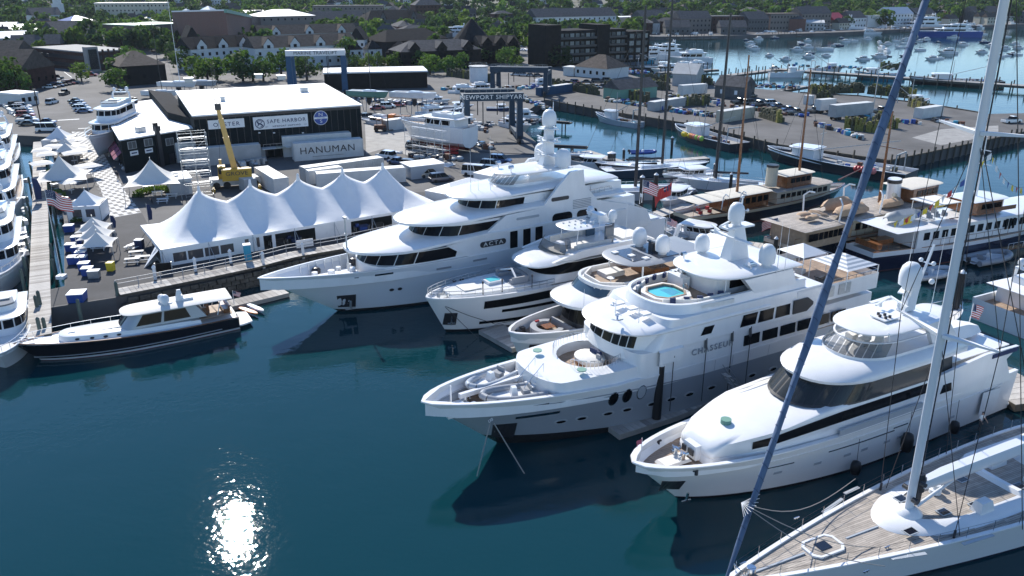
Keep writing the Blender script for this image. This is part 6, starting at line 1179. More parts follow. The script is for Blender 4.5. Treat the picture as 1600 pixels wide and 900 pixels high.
# ---------------------------------------------------------------- containers and trailers
def container(label,p0,p1,h=2.6,w=2.45,m='contw',z=ZQ,name='shipping_container',cat='container',word=None,wheels=False,ribs=20,side=1,roofm=None):
    """p0,p1: pixels of the near bottom edge, left and right"""
    A=P2(*p0,z); B=P2(*p1,z); L=math.dist(A,B); t=T(name,label,cat,(A[0],A[1],z),math.atan2(B[1]-A[1],B[0]-A[0])); b=.9 if wheels else 0
    ob('box_body',G().box(L/2,side*w/2,b,L,w,h),m,t); ob('box_roof',G().box(L/2,side*w/2,b+h,L*.995,w*.98,.04),roofm or 'contw',t)
    if ribs:
        g=G(); n=int(L/.5)
        for i in range(n): g.box(.3+i*(L-.6)/max(1,n-1),-.02 if side>0 else .02,b+.15,.22,.06,h-.3)
        for i in range(4): g.box(-.02,side*(.35+i*.58),b+.15,.06,.25,h-.3)
        ob('side_corrugation',g,m,t)
    for x in (0,L):
        for yy in (0,side*w): ob('corner_post',G().box(x,yy,b,.14,.14,h+.02),m,t)
    if word: 
        ob('lettering_panel',G().box(L/2,-.05,b+.1,L*.97,.04,h-.2),m,t); text('lettering',word[0],word[1],'dark',t,(L*.48,-.1,b+h*.55),(PI/2,0,0),.02,1.1,1.1)
        if word[0]=='HANUMAN': ob('underline',G().box(L*.48,-.1,b+h*.2,L*.45,.03,.06),'dark',t)
    if wheels:
        for x in (L*.08,L*.16,L*.85,L*.93):
            for yy in (.2,w-.4): ob('wheel',G().cyl((x,side*yy,.5),(x,side*(yy+.3),.5),.5,n=12),'black',t)
    return t
container('long white container lettered HANUMAN below the round blue sign',(461,252.5),(568,243.5),h=3.7,word=('HANUMAN',2.0))
container('pale container directly behind the HANUMAN container',(444,246),(550,238),h=4.4,m='contw',ribs=0); container('blue container half hidden behind the HANUMAN container',(432,239),(535,232),h=5.2,m='blue',roofm='contg')
container('grey-white ribbed container standing at the foot of the scaffold tower',(290,262),(409,252),h=3.6,m='contg'); container('white container behind the ribbed one, partly under blue tarpaulin',(276,255),(400,240),h=4.2,m='contw',roofm='blue')
container('white box trailer end-on between the crane and the tent peaks',(400,285),(430,305),h=2.9,w=2.6,m='contw',ribs=0); container('small white container behind the fourth tent peak',(484,289),(536,282),h=2.6,m='contw'); container('long white trailer behind the last tent peaks',(497,295),(634,284),h=2.7,m='contw',ribs=0); container('grey container behind the third tent peak with roof fan',(478,286),(600,268),h=2.8,m='contg')
container('small grey pump container left of the long trailers',(384,300),(402,297),h=2.2,m='contg',ribs=0)
# platform with stairs, timber decks
x,y=P2(415,262); t=T('work_platform','raised timber work platform with steps between containers','platform',(x,y,ZQ),R(25))
for k in range(9): ob('platform_board',G().box(-.2+k*1.0,0,2.2,.95,6.5,.12),'contw' if k not in (3,4) else 'cream',t)
for a,b in ((0,-3),(8,-3),(0,3),(8,3)): ob('leg',G().box(a,b,0,.3,.3,2.2),'dark',t)
for k in range(7): ob('step',G().box(8.6,-4-k*.35,1.9-k*.3,1.6,.35,.08),'alu',t)
rail(t,[(-.4,-3.2,2.3),(8,-3.2,2.3)],1,1.5,'alu')
# scaffold tower
def scaffold(label,px,py,w,d,h,z=ZQ,rz=0,lev=2.0,m='alu',nx=2,name='scaffold_tower'):
    x,y=P2(px,py,z); t=T(name,label,'scaffold',(x,y,z),rz); n=int(h/lev)
    for i in range(nx+1):
        for j in (0,1): ob('upright',G().cyl((w*(i/nx-.5),d*(j-.5),0),(w*(i/nx-.5),d*(j-.5),h+.8),.05,n=5),m,t)
    for k in range(n+1):
        g=G(); zz=k*lev+.2
        for j in (-.5,.5): g.bar((-w/2,d*j,zz),(w/2,d*j,zz),.05); g.bar((-w/2,d*j,zz+1),(w/2,d*j,zz+1),.04)
        for i in range(nx+1): g.bar((w*(i/nx-.5),-d/2,zz),(w*(i/nx-.5),d/2,zz),.05)
        ob('ledger',g,m,t)
        if k<n:
            g=G()
            for i in range(nx): s_=1 if (i+k)%2 else -1; g.bar((w*((i+.5)/nx-.5)-s_*w/nx/2,-d/2,zz),(w*((i+.5)/nx-.5)+s_*w/nx/2,-d/2,zz+lev),.04)
            ob('brace',g,m,t)
        if k: ob('scaffold_board',G().box(0,d*.2,zz,w*.9,d*.35,.05),'pgrey',t)
    return t
scaffold('pale scaffold tower beside the ribbed grey container',312,305,4.6,2.6,10.5,rz=R(25))
scaffold('scaffold round the bow of the hauled-out yacht',668,247,11,2.2,7.6,rz=R(-38),nx=5)
# yellow crane
def crane():
    x,y=P2(372,312); t=T('mobile_crane','yellow mobile crane with raised telescopic boom and dark lattice extension','crane',(x,y,ZQ),R(20))
    ob('carrier',G().box(0,1,.6,9,2.7,1.2),'contw',t); ob('superstructure',G().box(.3,-.2,1.9,4.6,2.6,1.6),'gold',t); ob('counterweight',G().box(.3,-1.4,1.7,5.2,1.0,2.1),'gold',t); text('lettering','GROVE',1.0,'dark',t,(.3,-1.93,3.0),(PI/2,0,0),.03,1.2,1.0); ob('cab',G().box(-2.2,.6,1.9,1.5,2.2,2.2,top=.85),'gold',t); ob('cab_window',G().box(-2.2,-.52,2.8,1.2,.08,1.1),'clear',t)
    for a in (-3.4,-1.6,1.6,3.4):
        for b in (-.3,2.3): ob('wheel',G().cyl((a,b-.2,.65),(a,b+.2,.65),.65,n=14),'black',t)
    for a in (-4,4): ob('outrigger',G().bar((a,-2.6,.6),(a,4.2,.6),.3).cyl((a,-2.6,0),(a,-2.6,.6),.3).cyl((a,4.2,0),(a,4.2,.6),.3),'gold',t)
    # boom: foot above superstructure to tip; tip found from the photo
    p0=Vector((0.1,.6,3.2))
    def tip(px,py,dist):
        d=ray(px,py).normalized(); return d
    # boom lies in a plane facing the camera, leaning left
    f=Vector((x,y,ZQ)); ang=R(20); c,s=math.cos(ang),math.sin(ang)
    def onp(px,py):
        a,z=RP(px,py,(x,y),20); return Vector((a,.6,z-ZQ))
    b1=onp(341,172); b2=onp(336,132)
    segs=[(p0,p0.lerp(b1,.55),.95,.8),(p0.lerp(b1,.5),p0.lerp(b1,.85),.78,.66),(p0.lerp(b1,.8),b1,.62,.55)]
    for k,(a,b,w0,w1) in enumerate(segs): ob('boom_section',G().bar(a,b,w0+.25,w0+.1),'yellow',t)
    ob('boom_head',G().bar(b1,b1.lerp(b2,.25),1.3,1.1),'dark',t); g=G(); e=onp(331,100); n=9
    for i in range(n):
        a,b=b1.lerp(e,i/n),b1.lerp(e,(i+1)/n); w=.45*(1-i/n*.5)
        for u,v in ((-w,-w),(w,-w),(w,w),(-w,w)): g.bar(a+Vector((u,v,0)),b+Vector((u,v,0)),.07)
        g.bar(a+Vector((-w,-w,0)),b+Vector((w,-w,0)),.05).bar(a+Vector((w,w,0)),b+Vector((-w,w,0)),.05).bar(a+Vector((-w,w,0)),b+Vector((-w,-w,0)),.05)
    ob('lattice_extension',g,'dark',t); ob('lift_cylinder',G().cyl((1.6,.6,2.6),p0.lerp(b1,.3),.2,n=8),'dark',t); ob('hoist_rope',G().bar(b1,b1-Vector((.8,0,9)),.05),'wire',t); ob('hook_block',G().box(b1.x-.8,.6,b1.z-9.8,.5,.5,.9),'yellow',t)
crane()
# ================================================================ VEHICLES
CARC={'white':(.75,.75,.75),'silver':(.42,.43,.45),'black':(.02,.02,.022),'dark grey':(.08,.085,.09),'blue':(.03,.07,.18),'red':(.35,.02,.02),'dark blue':(.015,.025,.06),'beige':(.38,.34,.28)}
for k,c in CARC.items(): M['car_'+k]=mat('car_paint_'+k.replace(' ','_'),c,.28,metal=.0,coat=.8)
VEH={}
def vehicle(kind):
    """prototype: parts in local space, +x forward"""
    L,Wd,H_=dict(sedan=(4.6,1.8,1.42),suv=(4.8,1.92,1.75),pickup=(5.6,1.95,1.85),van=(5.6,2.0,2.2))[kind]; t=T('parked_car','x','car')
    hb={'sedan':.78,'suv':.95,'pickup':1.05,'van':1.05}[kind]; h=Wd/2
    def sec(x,w,z0,z1): return [(x,-w,z0),(x,-w*1.0,z0+(z1-z0)*.6),(x,-w*.93,z1),(x,w*.93,z1),(x,w,z0+(z1-z0)*.6),(x,w,z0)]
    nose=.62 if kind!='van' else .85
    g=G().loft([sec(-L/2,h*.88,.35,hb*.92),sec(-L/2+.25,h,.25,hb),sec(L*.2,h,.25,hb),sec(L/2-.35,h*.97,.25,hb*.88 if kind!='van' else hb*.95),sec(L/2,h*.82,.35,hb*nose)]); ob('body',g,'car_white',t,40)
    cab={'sedan':(-.34,-.16,.08,.27),'suv':(-.48,-.42,.10,.27),'pickup':(-.10,-.04,.14,.26),'van':(-.49,-.46,.26,.40)}[kind]; x0,x1,x2,x3=[L*k for k in cab]
    cg=G().loft([[(x0,-h*.9,hb-.02),(x3,-h*.9,hb-.04),(x3,h*.9,hb-.04),(x0,h*.9,hb-.02)],[(x1,-h*.74,H_-.06),(x2,-h*.74,H_-.06),(x2,h*.74,H_-.06),(x1,h*.74,H_-.06)]]); ob('windows',cg,'glass',t)
    ob('roof',G().loft([[(x1-.04,-h*.78,H_-.09),(x2+.05,-h*.78,H_-.09),(x2+.05,h*.78,H_-.09),(x1-.04,h*.78,H_-.09)],[(x1+.06,-h*.7,H_),(x2-.08,-h*.7,H_),(x2-.08,h*.7,H_),(x1+.06,h*.7,H_)]]),'car_white',t)
    if kind!='pickup':
        pg=G()
        for sg in (-1,1):
            for f in (.28,.55) if kind!='sedan' else (.5,): pg.bar((lerp(x0,x3,f),sg*h*.915,hb),(lerp(x1,x2,f),sg*h*.76,H_-.05),.09)
        ob('door_pillar',pg,'car_white',t)
    else: ob('cargo_bed',G().box(-L*.29,0,hb-.28,L*.36,Wd*.82,.32),'dark',t)
    wm_=G().cyl((0,-.11,0),(0,.11,0),.34,n=12).mesh('wheel',M['black'])
    for a in (-.31,.31):
        for b in (-1,1): o=ob('wheel',wm_,None,t); o.location=(L*a,b*(h-.08),.34)
    for b in (-1,1): ob('headlight',G().box(L/2-.08,b*h*.62,hb*nose-.22,.12,.32,.14),'chrome',t)
    return t
VP={k:vehicle(k) for k in ('sedan','suv','pickup','van')}; used_v=set()
def car(px,py,ang,kind='sedan',col='white',label='',z=ZQ,sc=1.0,group=None):
    src=VP[kind]; cm={'car_white':None}
    x,y=P2(px,py,z); lab=label or '%s %s'%(col,kind)
    r=copy(src,(x,y,z),R(ang),lab,group,sc,{'car_paint_white':'car_'+col}); r['category']='van' if kind=='van' else 'pickup truck' if kind=='pickup' else 'car'; r.name={'van':'parked_van','pickup':'pickup_truck'}.get(kind,'parked_car'); return r
cols=['white','silver','black','dark grey','blue','white','silver','dark blue','red','black']
kinds=['sedan','suv','suv','sedan','pickup','sedan']
def carrow(p0,p1,n,ang,where,kind=None,sd=1):
    rr=random.Random(sd)
    for i in range(n):
        f=i/max(1,n-1); c=rr.choice(cols); k=kind or rr.choice(kinds); o=['first','second','third','fourth','fifth','sixth','seventh','eighth','ninth','tenth','eleventh','twelfth','thirteenth'][i]
        car(lerp(p0[0],p1[0],f),lerp(p0[1],p1[1],f),ang+rr.uniform(-3,3),k,c,'%s %s, %s %s'%(c,k,o,where.replace('from the left in the','in the') if len(where.split())>11 else where))
carrow((62,131),(88,124),7,20,'from the left in the front row of the tilted parking block',sd=1); carrow((78,138),(113,131),7,20,'from the left in the near row of the tilted parking block',sd=2)
carrow((102,97),(118,105),4,10,'from the top in the line beside the parking garage',sd=3); carrow((119,108),(143,119),5,10,'from the top below the garage corner',sd=4)
carrow((50,98),(64,102),3,0,'from the left at the far end of the lot',sd=5)
carrow((119,160),(132,176),5,12,'from the top beside the yacht behind the yard building',sd=6)
carrow((36,169),(45,196),7,15,'from the top in the column right of the small white office',sd=7); carrow((22,162),(32,172),3,15,'from the top left of the small white office',sd=8)
car(82,162,85,'suv','white','white suv driving down the lane in the middle of the lot'); car(101,148,95,'pickup','dark grey','dark pickup stopped at the fence gap below the parked rows'); car(76,205,8,'van','white','white van parked beside the dark pole above the cafe'); car(74,193,8,'sedan','blue','blue car just behind the white van by the dark pole')
for a in [(603,247,150,'suv','white','white suv with open roof load at the end of the trailers'),(622,256,-25,'sedan','blue','pale-windowed blue sedan right of the trailers'),(643,262,-25,'suv','dark grey','dark grey suv parked third right of the trailers'),(662,268,25,'sedan','silver','silver sedan with snow-bright windscreen near the last tent'),(672,276,20,'suv','beige','beige suv parked just above the small white tents'),(690,283,25,'suv','dark blue','dark blue suv with bright roof by the small white tents'),(744,274,-20,'van','white','white passenger van above the superyacht antennas'),(768,262,-20,'suv','dark blue','dark blue suv behind the white passenger van'),(772,272,-20,'suv','black','black suv right of the white passenger van'),(782,254,-20,'suv','blue','blue suv topmost behind the white passenger van'),(578,186,20,'suv','dark grey','dark grey car in the shade right of the big shed'),(650,232,0,'suv','black','black covered suv near the scaffolding')]: car(*a)
# fishing pier and middle distance vehicles
carrow((862,136),(905,133),4,-10,'from the left on the lot below the dark hotel',sd=11); carrow((908,139),(965,136),6,-10,'from the left in the packed row beyond the lobster traps',sd=12); carrow((900,131),(950,128),4,-10,'from the left in the farthest pier row',sd=13)
for a in [(1105,158,20,'sedan','silver','grey car by the red and white flags on the pier'),(1172,152,20,'suv','black','black suv in front of the grey shingle shed'),(1155,162,20,'pickup','black','black pickup left of the pier car group'),(1185,166,20,'pickup','black','black pickup behind the yellow container'),(1172,163,20,'suv','dark grey','dark suv between the two black pickups'),(1206,164,10,'suv','silver','silver suv leading the blue cars on the pier'),(1216,168,10,'sedan','dark blue','dark blue sedan right of the silver suv on the pier'),(1233,173,10,'sedan','blue','blue sedan right of the dark sedan on the pier'),(1243,179,10,'pickup','black','black pickup at the right end of the pier car group'),(1272,176,10,'pickup','dark grey','grey pickup hitched left of the box trailer'),(1375,176,15,'pickup','black','black pickup just right of the long grey trailer'),(1382,193,15,'sedan','dark grey','small dark car right of the long grey trailer'),(1580,192,15,'pickup','white','white pickup at the right picture edge on the pier'),(1210,108,20,'sedan','silver','small grey car on the far quay beyond the sheds')]: car(*a)
carrow((868,80),(880,84),2,0,'among the trees left of the dark hotel',sd=15); carrow((806,118),(840,120),4,0,'from the left in the yard behind the travel lifts',sd=16); carrow((590,171),(622,166),3,10,'from the left in the yard under the hauled racing boats',sd=17)
# box trucks and trailers on the pier
container('long grey semi-trailer parked on the fishing pier',(1304,189),(1362,183),h=3.2,wheels=True,m='contg'); container('short white box trailer left of the long grey semi-trailer',(1281,178),(1304,176),h=3.0,m='contw',ribs=0,wheels=True); container('white container right of the blue sail on the pier',(1440,186),(1472,181),h=2.8,m='contw',ribs=0); container('white box truck body behind the fishing boats on the pier',(1066,153),(1104,150),h=3.0,m='contw',wheels=True,ribs=0); container('pale green-white container beside the yellow one',(1022,174),(1076,165),h=2.6,m='contg',roofm='contw'); container('yellow container on the pier behind the fishing boat with floats',(1130,192),(1178,184),h=3.0,m='cream'); container('blue container left of the dark tall masts',(846,150),(894,143),h=2.6,m='blue'); container('white container at the far side of the pier lot',(994,141),(1028,139),h=2.6,m='contw'); container('white tank container beside the yellow nets',(1255,163),(1266,164),h=2.7,m='contw',ribs=0); container('grey container in the yard behind the hauled yacht',(605,205),(640,200),h=2.6,m='contw',ribs=0); container('pale blue-white container right of the other one behind the hauled yacht',(650,200),(680,196),h=2.7,m='contw',ribs=0)
# orange truck, forklift
x,y=P2(625,208); t=T('truck','small orange truck beside the bow of the hauled yacht','truck',(x,y,ZQ),R(-15)); ob('cab',G().box(-2,0,.6,1.6,2.2,2.0,top=.9),'orange',t); ob('cargo_box',G().box(1,0,.8,4,2.3,1.6),'rust',t); ob('cab_window',G().box(-2.5,0,1.6,.7,1.9,.7),'glass',t)
for a in (-2,2):
    for b in (-1,1): ob('wheel',G().cyl((a,b*1.0,.5),(a,b*1.2,.5),.5,n=10),'black',t)
x,y=P2(595,219); t=T('forklift','rusty red forklift in front of the orange truck','forklift',(x,y,ZQ),R(10)); ob('chassis',G().box(0,0,.5,3.2,1.8,1.1,top=.9),'rust',t); ob('overhead_guard',G().bar((-.8,-.8,1.6),(-.8,-.8,3),.1).bar((.7,-.8,1.6),(.7,-.8,3),.1).bar((-.8,.8,1.6),(-.8,.8,3),.1).bar((.7,.8,1.6),(.7,.8,3),.1).box(0,0,3,1.8,1.8,.1),'rust',t); ob('lift_mast',G().box(2.0,-.5,.2,.25,.25,4).box(2.0,.5,.2,.25,.25,4).box(2.6,0,.2,1.4,1.0,.1),'dark',t)
for a in (-1,1.1):
    for b in (-.9,.9): ob('wheel',G().cyl((a,b-.15,.5),(a,b+.15,.5),.5,n=10),'black',t)
for v in VP.values():
    for c in list(v.children): bpy.data.objects.remove(c)
    bpy.data.objects.remove(v)
CHC.clear()
# ================================================================ TRAVEL LIFTS
def lift(label,p0,p1,depth,h,m,beam,word=None,z=ZQ,wd=1.1,skew=0):
    A=P2(*p0,z); B=P2(*p1,z); L=math.dist(A,B); t=T('boat_hoist',label,'boat hoist',(A[0],A[1],z),math.atan2(B[1]-A[1],B[0]-A[0]))
    for x in (0,L):
        for k,y in enumerate((0,depth)): ob('leg',G().loft([[(x-wd/2,y-wd/2,1.2),(x+wd/2,y-wd/2,1.2),(x+wd/2,y+wd/2,1.2),(x-wd/2,y+wd/2,1.2)],[(x-wd*.4,y-wd*.4,h),(x+wd*.4,y-wd*.4,h),(x+wd*.4,y+wd*.4,h),(x-wd*.4,y+wd*.4,h)]]),m,t); ob('wheel',G().cyl((x-.5,y-.9,.95),(x+.1,y-.9,.95),.95,n=14).cyl((x-.5,y+.9,.95),(x+.1,y+.9,.95),.95,n=14),'black',t)
        ob('lower_beam',G().bar((x,-.8,1.6),(x,depth+.8,1.6),wd*.8,1.0),m,t); ob('side_beam',G().bar((x,-.3,h-.5),(x,depth+.3,h-.5),wd*.8,1.2),m,t)
    ob('top_beam',G().box(L/2,0,h-.2,L+1.6,wd,1.7),beam,t); 
    if depth>3: ob('rear_beam',G().box(L/2,depth,h-.2,L+1.2,wd*.8,1.0),m,t)
    rail(t,[(-.5,0,h+1.5),(L+.5,0,h+1.5)],.8,1.6,'alu')
    for x in (L*.3,L*.7): ob('lifting_sling',G().bar((x,.3,h-.5),(x,.3,h*.45),.25,.06).bar((x,depth,h-.5),(x,depth,h*.45),.25,.06),'dark',t)
    if word: text('lettering',word,1.35,'dark' if beam=='white' else 'white',t,(L/2,-wd/2-.05,h+.65),(PI/2,0,0),.03,1.1,1.1)
    return t
lift('tall blue travel hoist lettered MARINE TRAVELIFT standing behind the white-roofed shed',(456,150),(540,148),15,13,'blue','white','MARINE TRAVELIFT',wd=2.0)
lift('dark blue travel hoist lettered NEWPORT SHIPYARD at the haul-out slip',(731,226),(812,224),14,10.2,'dblue','dblue','NEWPORT SHIPYARD',wd=1.5)
lift('dark blue hoist frame beyond the NEWPORT SHIPYARD hoist',(770,150),(852,152),10,8.0,'dblue','dblue',wd=1.5)
# slip piers beside the hoists
for lab,a,b in (('dark slip pier nearest the superyacht mast',(745,238),(916,246)),('dark slip pier behind the nearest one',(752,222),(918,230)),('slip pier with open end platform by the blue hoist',(845,188),(892,192))):
    A=Vector((*P2(*a,2.0),0)); B=Vector((*P2(*b,2.0),0)); d=(B-A).normalized(); t=T('slip_pier',lab,'pier',(A.x,A.y,0),math.atan2(d.y,d.x)); L=(B-A).length; ob('pier_deck',G().box(L/2,0,1.7,L,2.2,.35),'pile',t); ob('kerb_pipe',G().cyl((0,-1.0,2.2),(L,-1.0,2.2),.3,n=8),'dark',t)
    for i in range(int(L/3)): ob('piling',G().cyl((i*3+1,-1.1,-3),(i*3+1,-1.1,1.7),.18,n=6).cyl((i*3+1,1.1,-3),(i*3+1,1.1,1.7),.18,n=6),'pile',t)
# ================================================================ GENERIC BOATS
def boat(label,bow,z,hd,L,B,name='motor_yacht',cat='yacht',hull='gel',deck='teak',hb=3.0,tiers=1,th=2.1,house=(.2,.72),hm='gel',roofm='gel',rake=2.5,radar=True,rails=True,stern=None,group=None,bul=.6,det=True,mast=0,zz=0,panes_=True,bowup=.8,flys=True,aft=.9):
    """general motor boat; hd= direction bow -> stern (deg); bow given as pixel or world"""
    if stern is not None: q=(P(*stern,z)[0],P(*stern,z)[1]); r=R(hd)
    else: b=P(*bow,z); r=R(hd)+PI; q=(b[0]-L*math.cos(r),b[1]-L*math.sin(r))
    t=T(name,label,cat,(q[0],q[1],zz),r,group); zs=lambda u:hb+bowup*max(0,u-.35)**1.5
    H=Hull(t,L,B,zs,rake=rake,m=hull,bul=bul,deck=deck,n=20,bulm='gel' if hull!='pgrey' else 'pgrey',sd=(2.4,.7),t0=.45,aft=aft,cap=roofm if roofm in('gel','wood') else 'gel'); zb=hb-bul+.0; x0,x1=L*house[0],L*house[1]
    for k in range(tiers):
        w=B/2*(.82-.1*k); rf=min(w*1.3,(x1-x0)*.4); o0=ol(x0,x1,w,rf,2.4,n=6); o1=ol(x0,x1-th*.45,w*.95,rf,2.4,n=6); A=ring(o0,zb); Q=ring(o1,zb+th); tier(t,'deck_house',hm,[(o0,zb),(o1,zb+th)])
        if panes_:
            f=sx(A,x0+(x1-x0)*.12); s0=1-f; n=10
            for i in range(n): 
                if k==0 or i%1==0: ob('window_pane',patch(G(),A,Q,lerp(s0,f,i/n)+.006,lerp(s0,f,(i+1)/n)-.006,.42,.85,.04,n=3),'glass',t)
        slab(t,'roof',roofm,ol(x0-L*.06,x1+.1,w+.25,rf+.2,2.4,n=6),zb+th,.2,.2,crown=.08); zb+=th+.2; x0+=L*.03; x1-=L*.12
    if tiers and flys: ob('fly_coaming',G().loft([ring(ol(x0,x1,B*.3,B*.3,2.4,n=6),zb),ring(ol(x0,x1-.2,B*.29,B*.3,2.4,n=6),zb+.8)],c0=False),'gel',t,40); ob('fly_seat',G().box((x0+x1)/2,0,zb+.1,1.5,B*.35,.9),'cushion',t); ob('fly_screen',patch(G(),ring(ol(x0,x1,B*.3,B*.3,2.4,n=6),zb+.7),ring(ol(x0,x1-.6,B*.27,B*.3,2.4,n=6),zb+1.3),.3,.7,0,1,.02),'clear',t)
    if radar: g=G().bar((x0+.5,-B*.3,zb+.2),(x0,-B*.25,zb+2.0),.3).bar((x0+.5,B*.3,zb+.2),(x0,B*.25,zb+2.0),.3).bar((x0,-B*.26,zb+2),(x0,B*.26,zb+2),.7,.2); radarbar(g,x0,0,zb+2.1,1.8,.8); ob('radar_arch',g,'gel',t); radome(t,x0,B*.2,zb+2.4,.4,.8); radome(t,x0,-B*.2,zb+2.4,.35,.7)
    if mast: ob('mast',G().cyl((L*.4,0,zb),(L*.4,0,zb+mast),.14,.06,6).bar((L*.4,-1,zb+mast*.7),(L*.4,1,zb+mast*.7),.06),'wood' if mast>6 else 'gel',t)
    if rails: rl=[(x,H.hb(x,.15),zs(x/L)) for x in [L*k for k in (.55,.65,.75,.85,.93,.985)]]; rail(t,rl+[(p[0],-p[1],p[2]) for p in rl[::-1]],.75,1.6,w=.045)
    return t,H
# yachts at the left edge
def lefty(lab,bx,by,z,L,B,hb,tiers,th,hd=118,**k): return boat(lab,(bx,by),z,hd,L,B,hb=hb,tiers=tiers,th=th,**k)
lefty('white flybridge yacht third from the top at the left edge, bow beside the pier',-18,434,3.6,26,7.4,3.0,2,2.3,hd=118,deck='gel',house=(.1,.72),bul=.5)
lefty('white sportfishing boat lowest at the left edge, rails round its bow',-2,548,3.0,17,5.2,2.2,1,1.9,hd=118,deck='gel',house=(.15,.6),bul=.4,radar=False)
lefty('large white yacht second from the top at the left edge with open aft decks',-22,338,4.4,34,8.6,3.6,2,2.6,hd=118,deck='teak',house=(.05,.7),hull='gel')
lefty('white yacht topmost at the left edge with radar mast near the small office',-12,264,4.2,32,8.0,3.6,2,2.4,hd=118,deck='gel',house=(.05,.75),hull='gelgrey')
x,y=P2(5,548,.5); tender('grey dinghy with red badge at the bottom left edge',(x,y,.2),R(60),3.6,tube='gelgrey')
# yacht hauled out behind the dark yard building
boat('tall white yacht standing bow-on behind the flat-roofed yard building',(137,207),9.0,97,28,6.8,hb=3.2,tiers=2,th=2.3,zz=4.6,hull='gel',house=(.1,.75))
t_,H_=boat('white yacht hauled out on stands with scaffolding and red bottom',(624,176),9.4,-34,20.5,6.3,hb=3.3,tiers=1,th=2.3,zz=4.6,hull='gel',house=(.12,.62),name='hauled_yacht',rake=3)
ob('hull_bottom',G().loft([[(x,-w,.2),(x,-w*.6,-1.3),(x,0,-1.9),(x,w*.6,-1.3),(x,w,.2)] for x,w in ((.3,2.5),(5,2.8),(11,2.5),(15,1.3),(17.2,.2))],closed=False),'antifoul',t_); ob('paint_patch',H_.side(G(),.3,3.8,.9,2.9,-1,.05,3),'lime' if False else 'green',t_)
for i in range(4):
    for sg in (-1,1): ob('boat_stand',G().bar((2.5+i*4,sg*3.2,-2.3),(2.5+i*4,sg*2.0,-.6),.14).bar((2.5+i*4,sg*1.5,-2.3),(2.5+i*4,sg*2.0,-.6),.1),'rust',t_)
x,y=P2(706,258); t=T('scissor_lift','red scissor lift platform under the hauled-out yacht stern','lift',(x,y,ZQ),R(0)); ob('platform',G().box(0,0,1.2,3.2,1.4,.15),'red',t); rail(t,[(-1.6,-.7,1.3),(1.6,-.7,1.3),(1.6,.7,1.3)],1.0,.8,'red',rails=(1,.5)); ob('scissor_base',G().box(0,0,.3,3,1.3,.35).bar((-1.2,-.5,.6),(1.2,-.5,1.2),.1).bar((1.2,.5,.6),(-1.2,.5,1.2),.1),'red',t)
def racer(label,px,py,z,rz,L,hc,m2=None,mastc='dark',mast=0,group=None,heel=0):
    """sailing hull standing in a cradle"""
    q=P(px,py,z); t=T('racing_yacht',label,'sailing boat',(q[0],q[1],z-1.6),rz)
    Hull(t,L,L*.27,lambda u:1.3+.2*u,rake=.8,m=hc,bul=.03,deck='gel',n=16,under=-.5,aft=.85,t0=.35); ob('cabin_top',G().loft([ring(ol(L*.4,L*.72,.9,1.5,2,n=5),1.3),ring(ol(L*.42,L*.68,.7,1.3,2,n=5),1.75)],c0=False),'gel',t,40); ob('cockpit_well',G().box(L*.22,0,1.32,L*.28,L*.12,.03),'dark',t)
    ob('keel',G().box(L*.5,0,-2.2,1.2,.2,2.0,top=1.5).ball(L*.5,0,-2.3,.4,.35),'dark',t)
    for i in (.25,.5,.72):
        for sg in (-1,1): ob('boat_stand',G().bar((L*i,sg*L*.14,1.55-z+ZQ-1.5+1.5-.0),(L*i,sg*L*.08,.1),.12),'blue',t)
    if mast: ob('mast',G().cyl((L*.56,0,1.5),(L*.54,0,mast),.12,.06,6),mastc,t); ob('forestay',G().bar((L*.98,0,1.5),(L*.54,0,mast*.92),.03),'wire',t)
    return t
racer('racing yacht with green hull standing in a cradle behind the shed',545,139,8.5,R(-24),13.5,'green',mast=26); racer('white and navy racing yacht in a cradle right of the green one',612,141,8.5,R(-22),14.5,'gel',mast=0)
racer('white racing hull stored behind the big shed, left of the hedge',248,126,6,R(-10),14,'gel',mast=30,mastc='gel'); racer('second white racing hull beside the tall thin mast behind the shed',288,124,6,R(-15),13,'gelgrey',mast=0); racer('sail boat far left of the shed carrying a tall dark mast',222,140,5,R(-5),12,'gel',mast=30)
# ================================================================ CHANNEL MARINA
def dock(label,p0,p1,w,z=.55,th=.5,pil=(),planksn=0,m='dock',name='float_dock'):
    A=Vector((*P2(*p0,z),0)); B=Vector((*P2(*p1,z),0)); d=(B-A).normalized(); L=(B-A).length; t=T(name,label,'dock',(A.x,A.y,0),math.atan2(d.y,d.x)); ob('float_frame',G().box(L/2,0,z-th,L,w,th),'pile',t)
    n=max(4,int(L/.9)); n=min(n,60); pm=G().box(0,0,0,L/n*.94,w*.985,.04).mesh('plank',M['dock'] if False else MATS['board_mid']); pn=G().box(0,0,0,L/n*.94,w*.985,.04).mesh('plank',MATS['board_pale'])
    for i in range(n): o=ob('plank',rnd.choice((pm,pn)),None,t); o.location=(L*(i+.5)/n,0,z)
    return t
dock('wide grey dock running behind the sterns of the big white yachts',(1010,395),(1230,415),5.5); dock('grey plank dock at the right edge behind the all-white yacht stern',(1480,545),(1625,628),5.5,z=.8,th=.7); dock('narrow floating dock behind the dark ketch in the channel',(915,236),(985,258),2.6); dock('pale floating dock below the far gangway',(1000,345),(1075,318),3.0); dock('floating dock between the classic yachts and the small cruiser',(1075,370),(1215,388),3.2); dock('dark floating finger with dinghies in the centre of the channel',(1030,252),(1105,246),2.4); dock('wooden dock by the black square piling beside the superyacht stern',(905,292),(960,316),5)
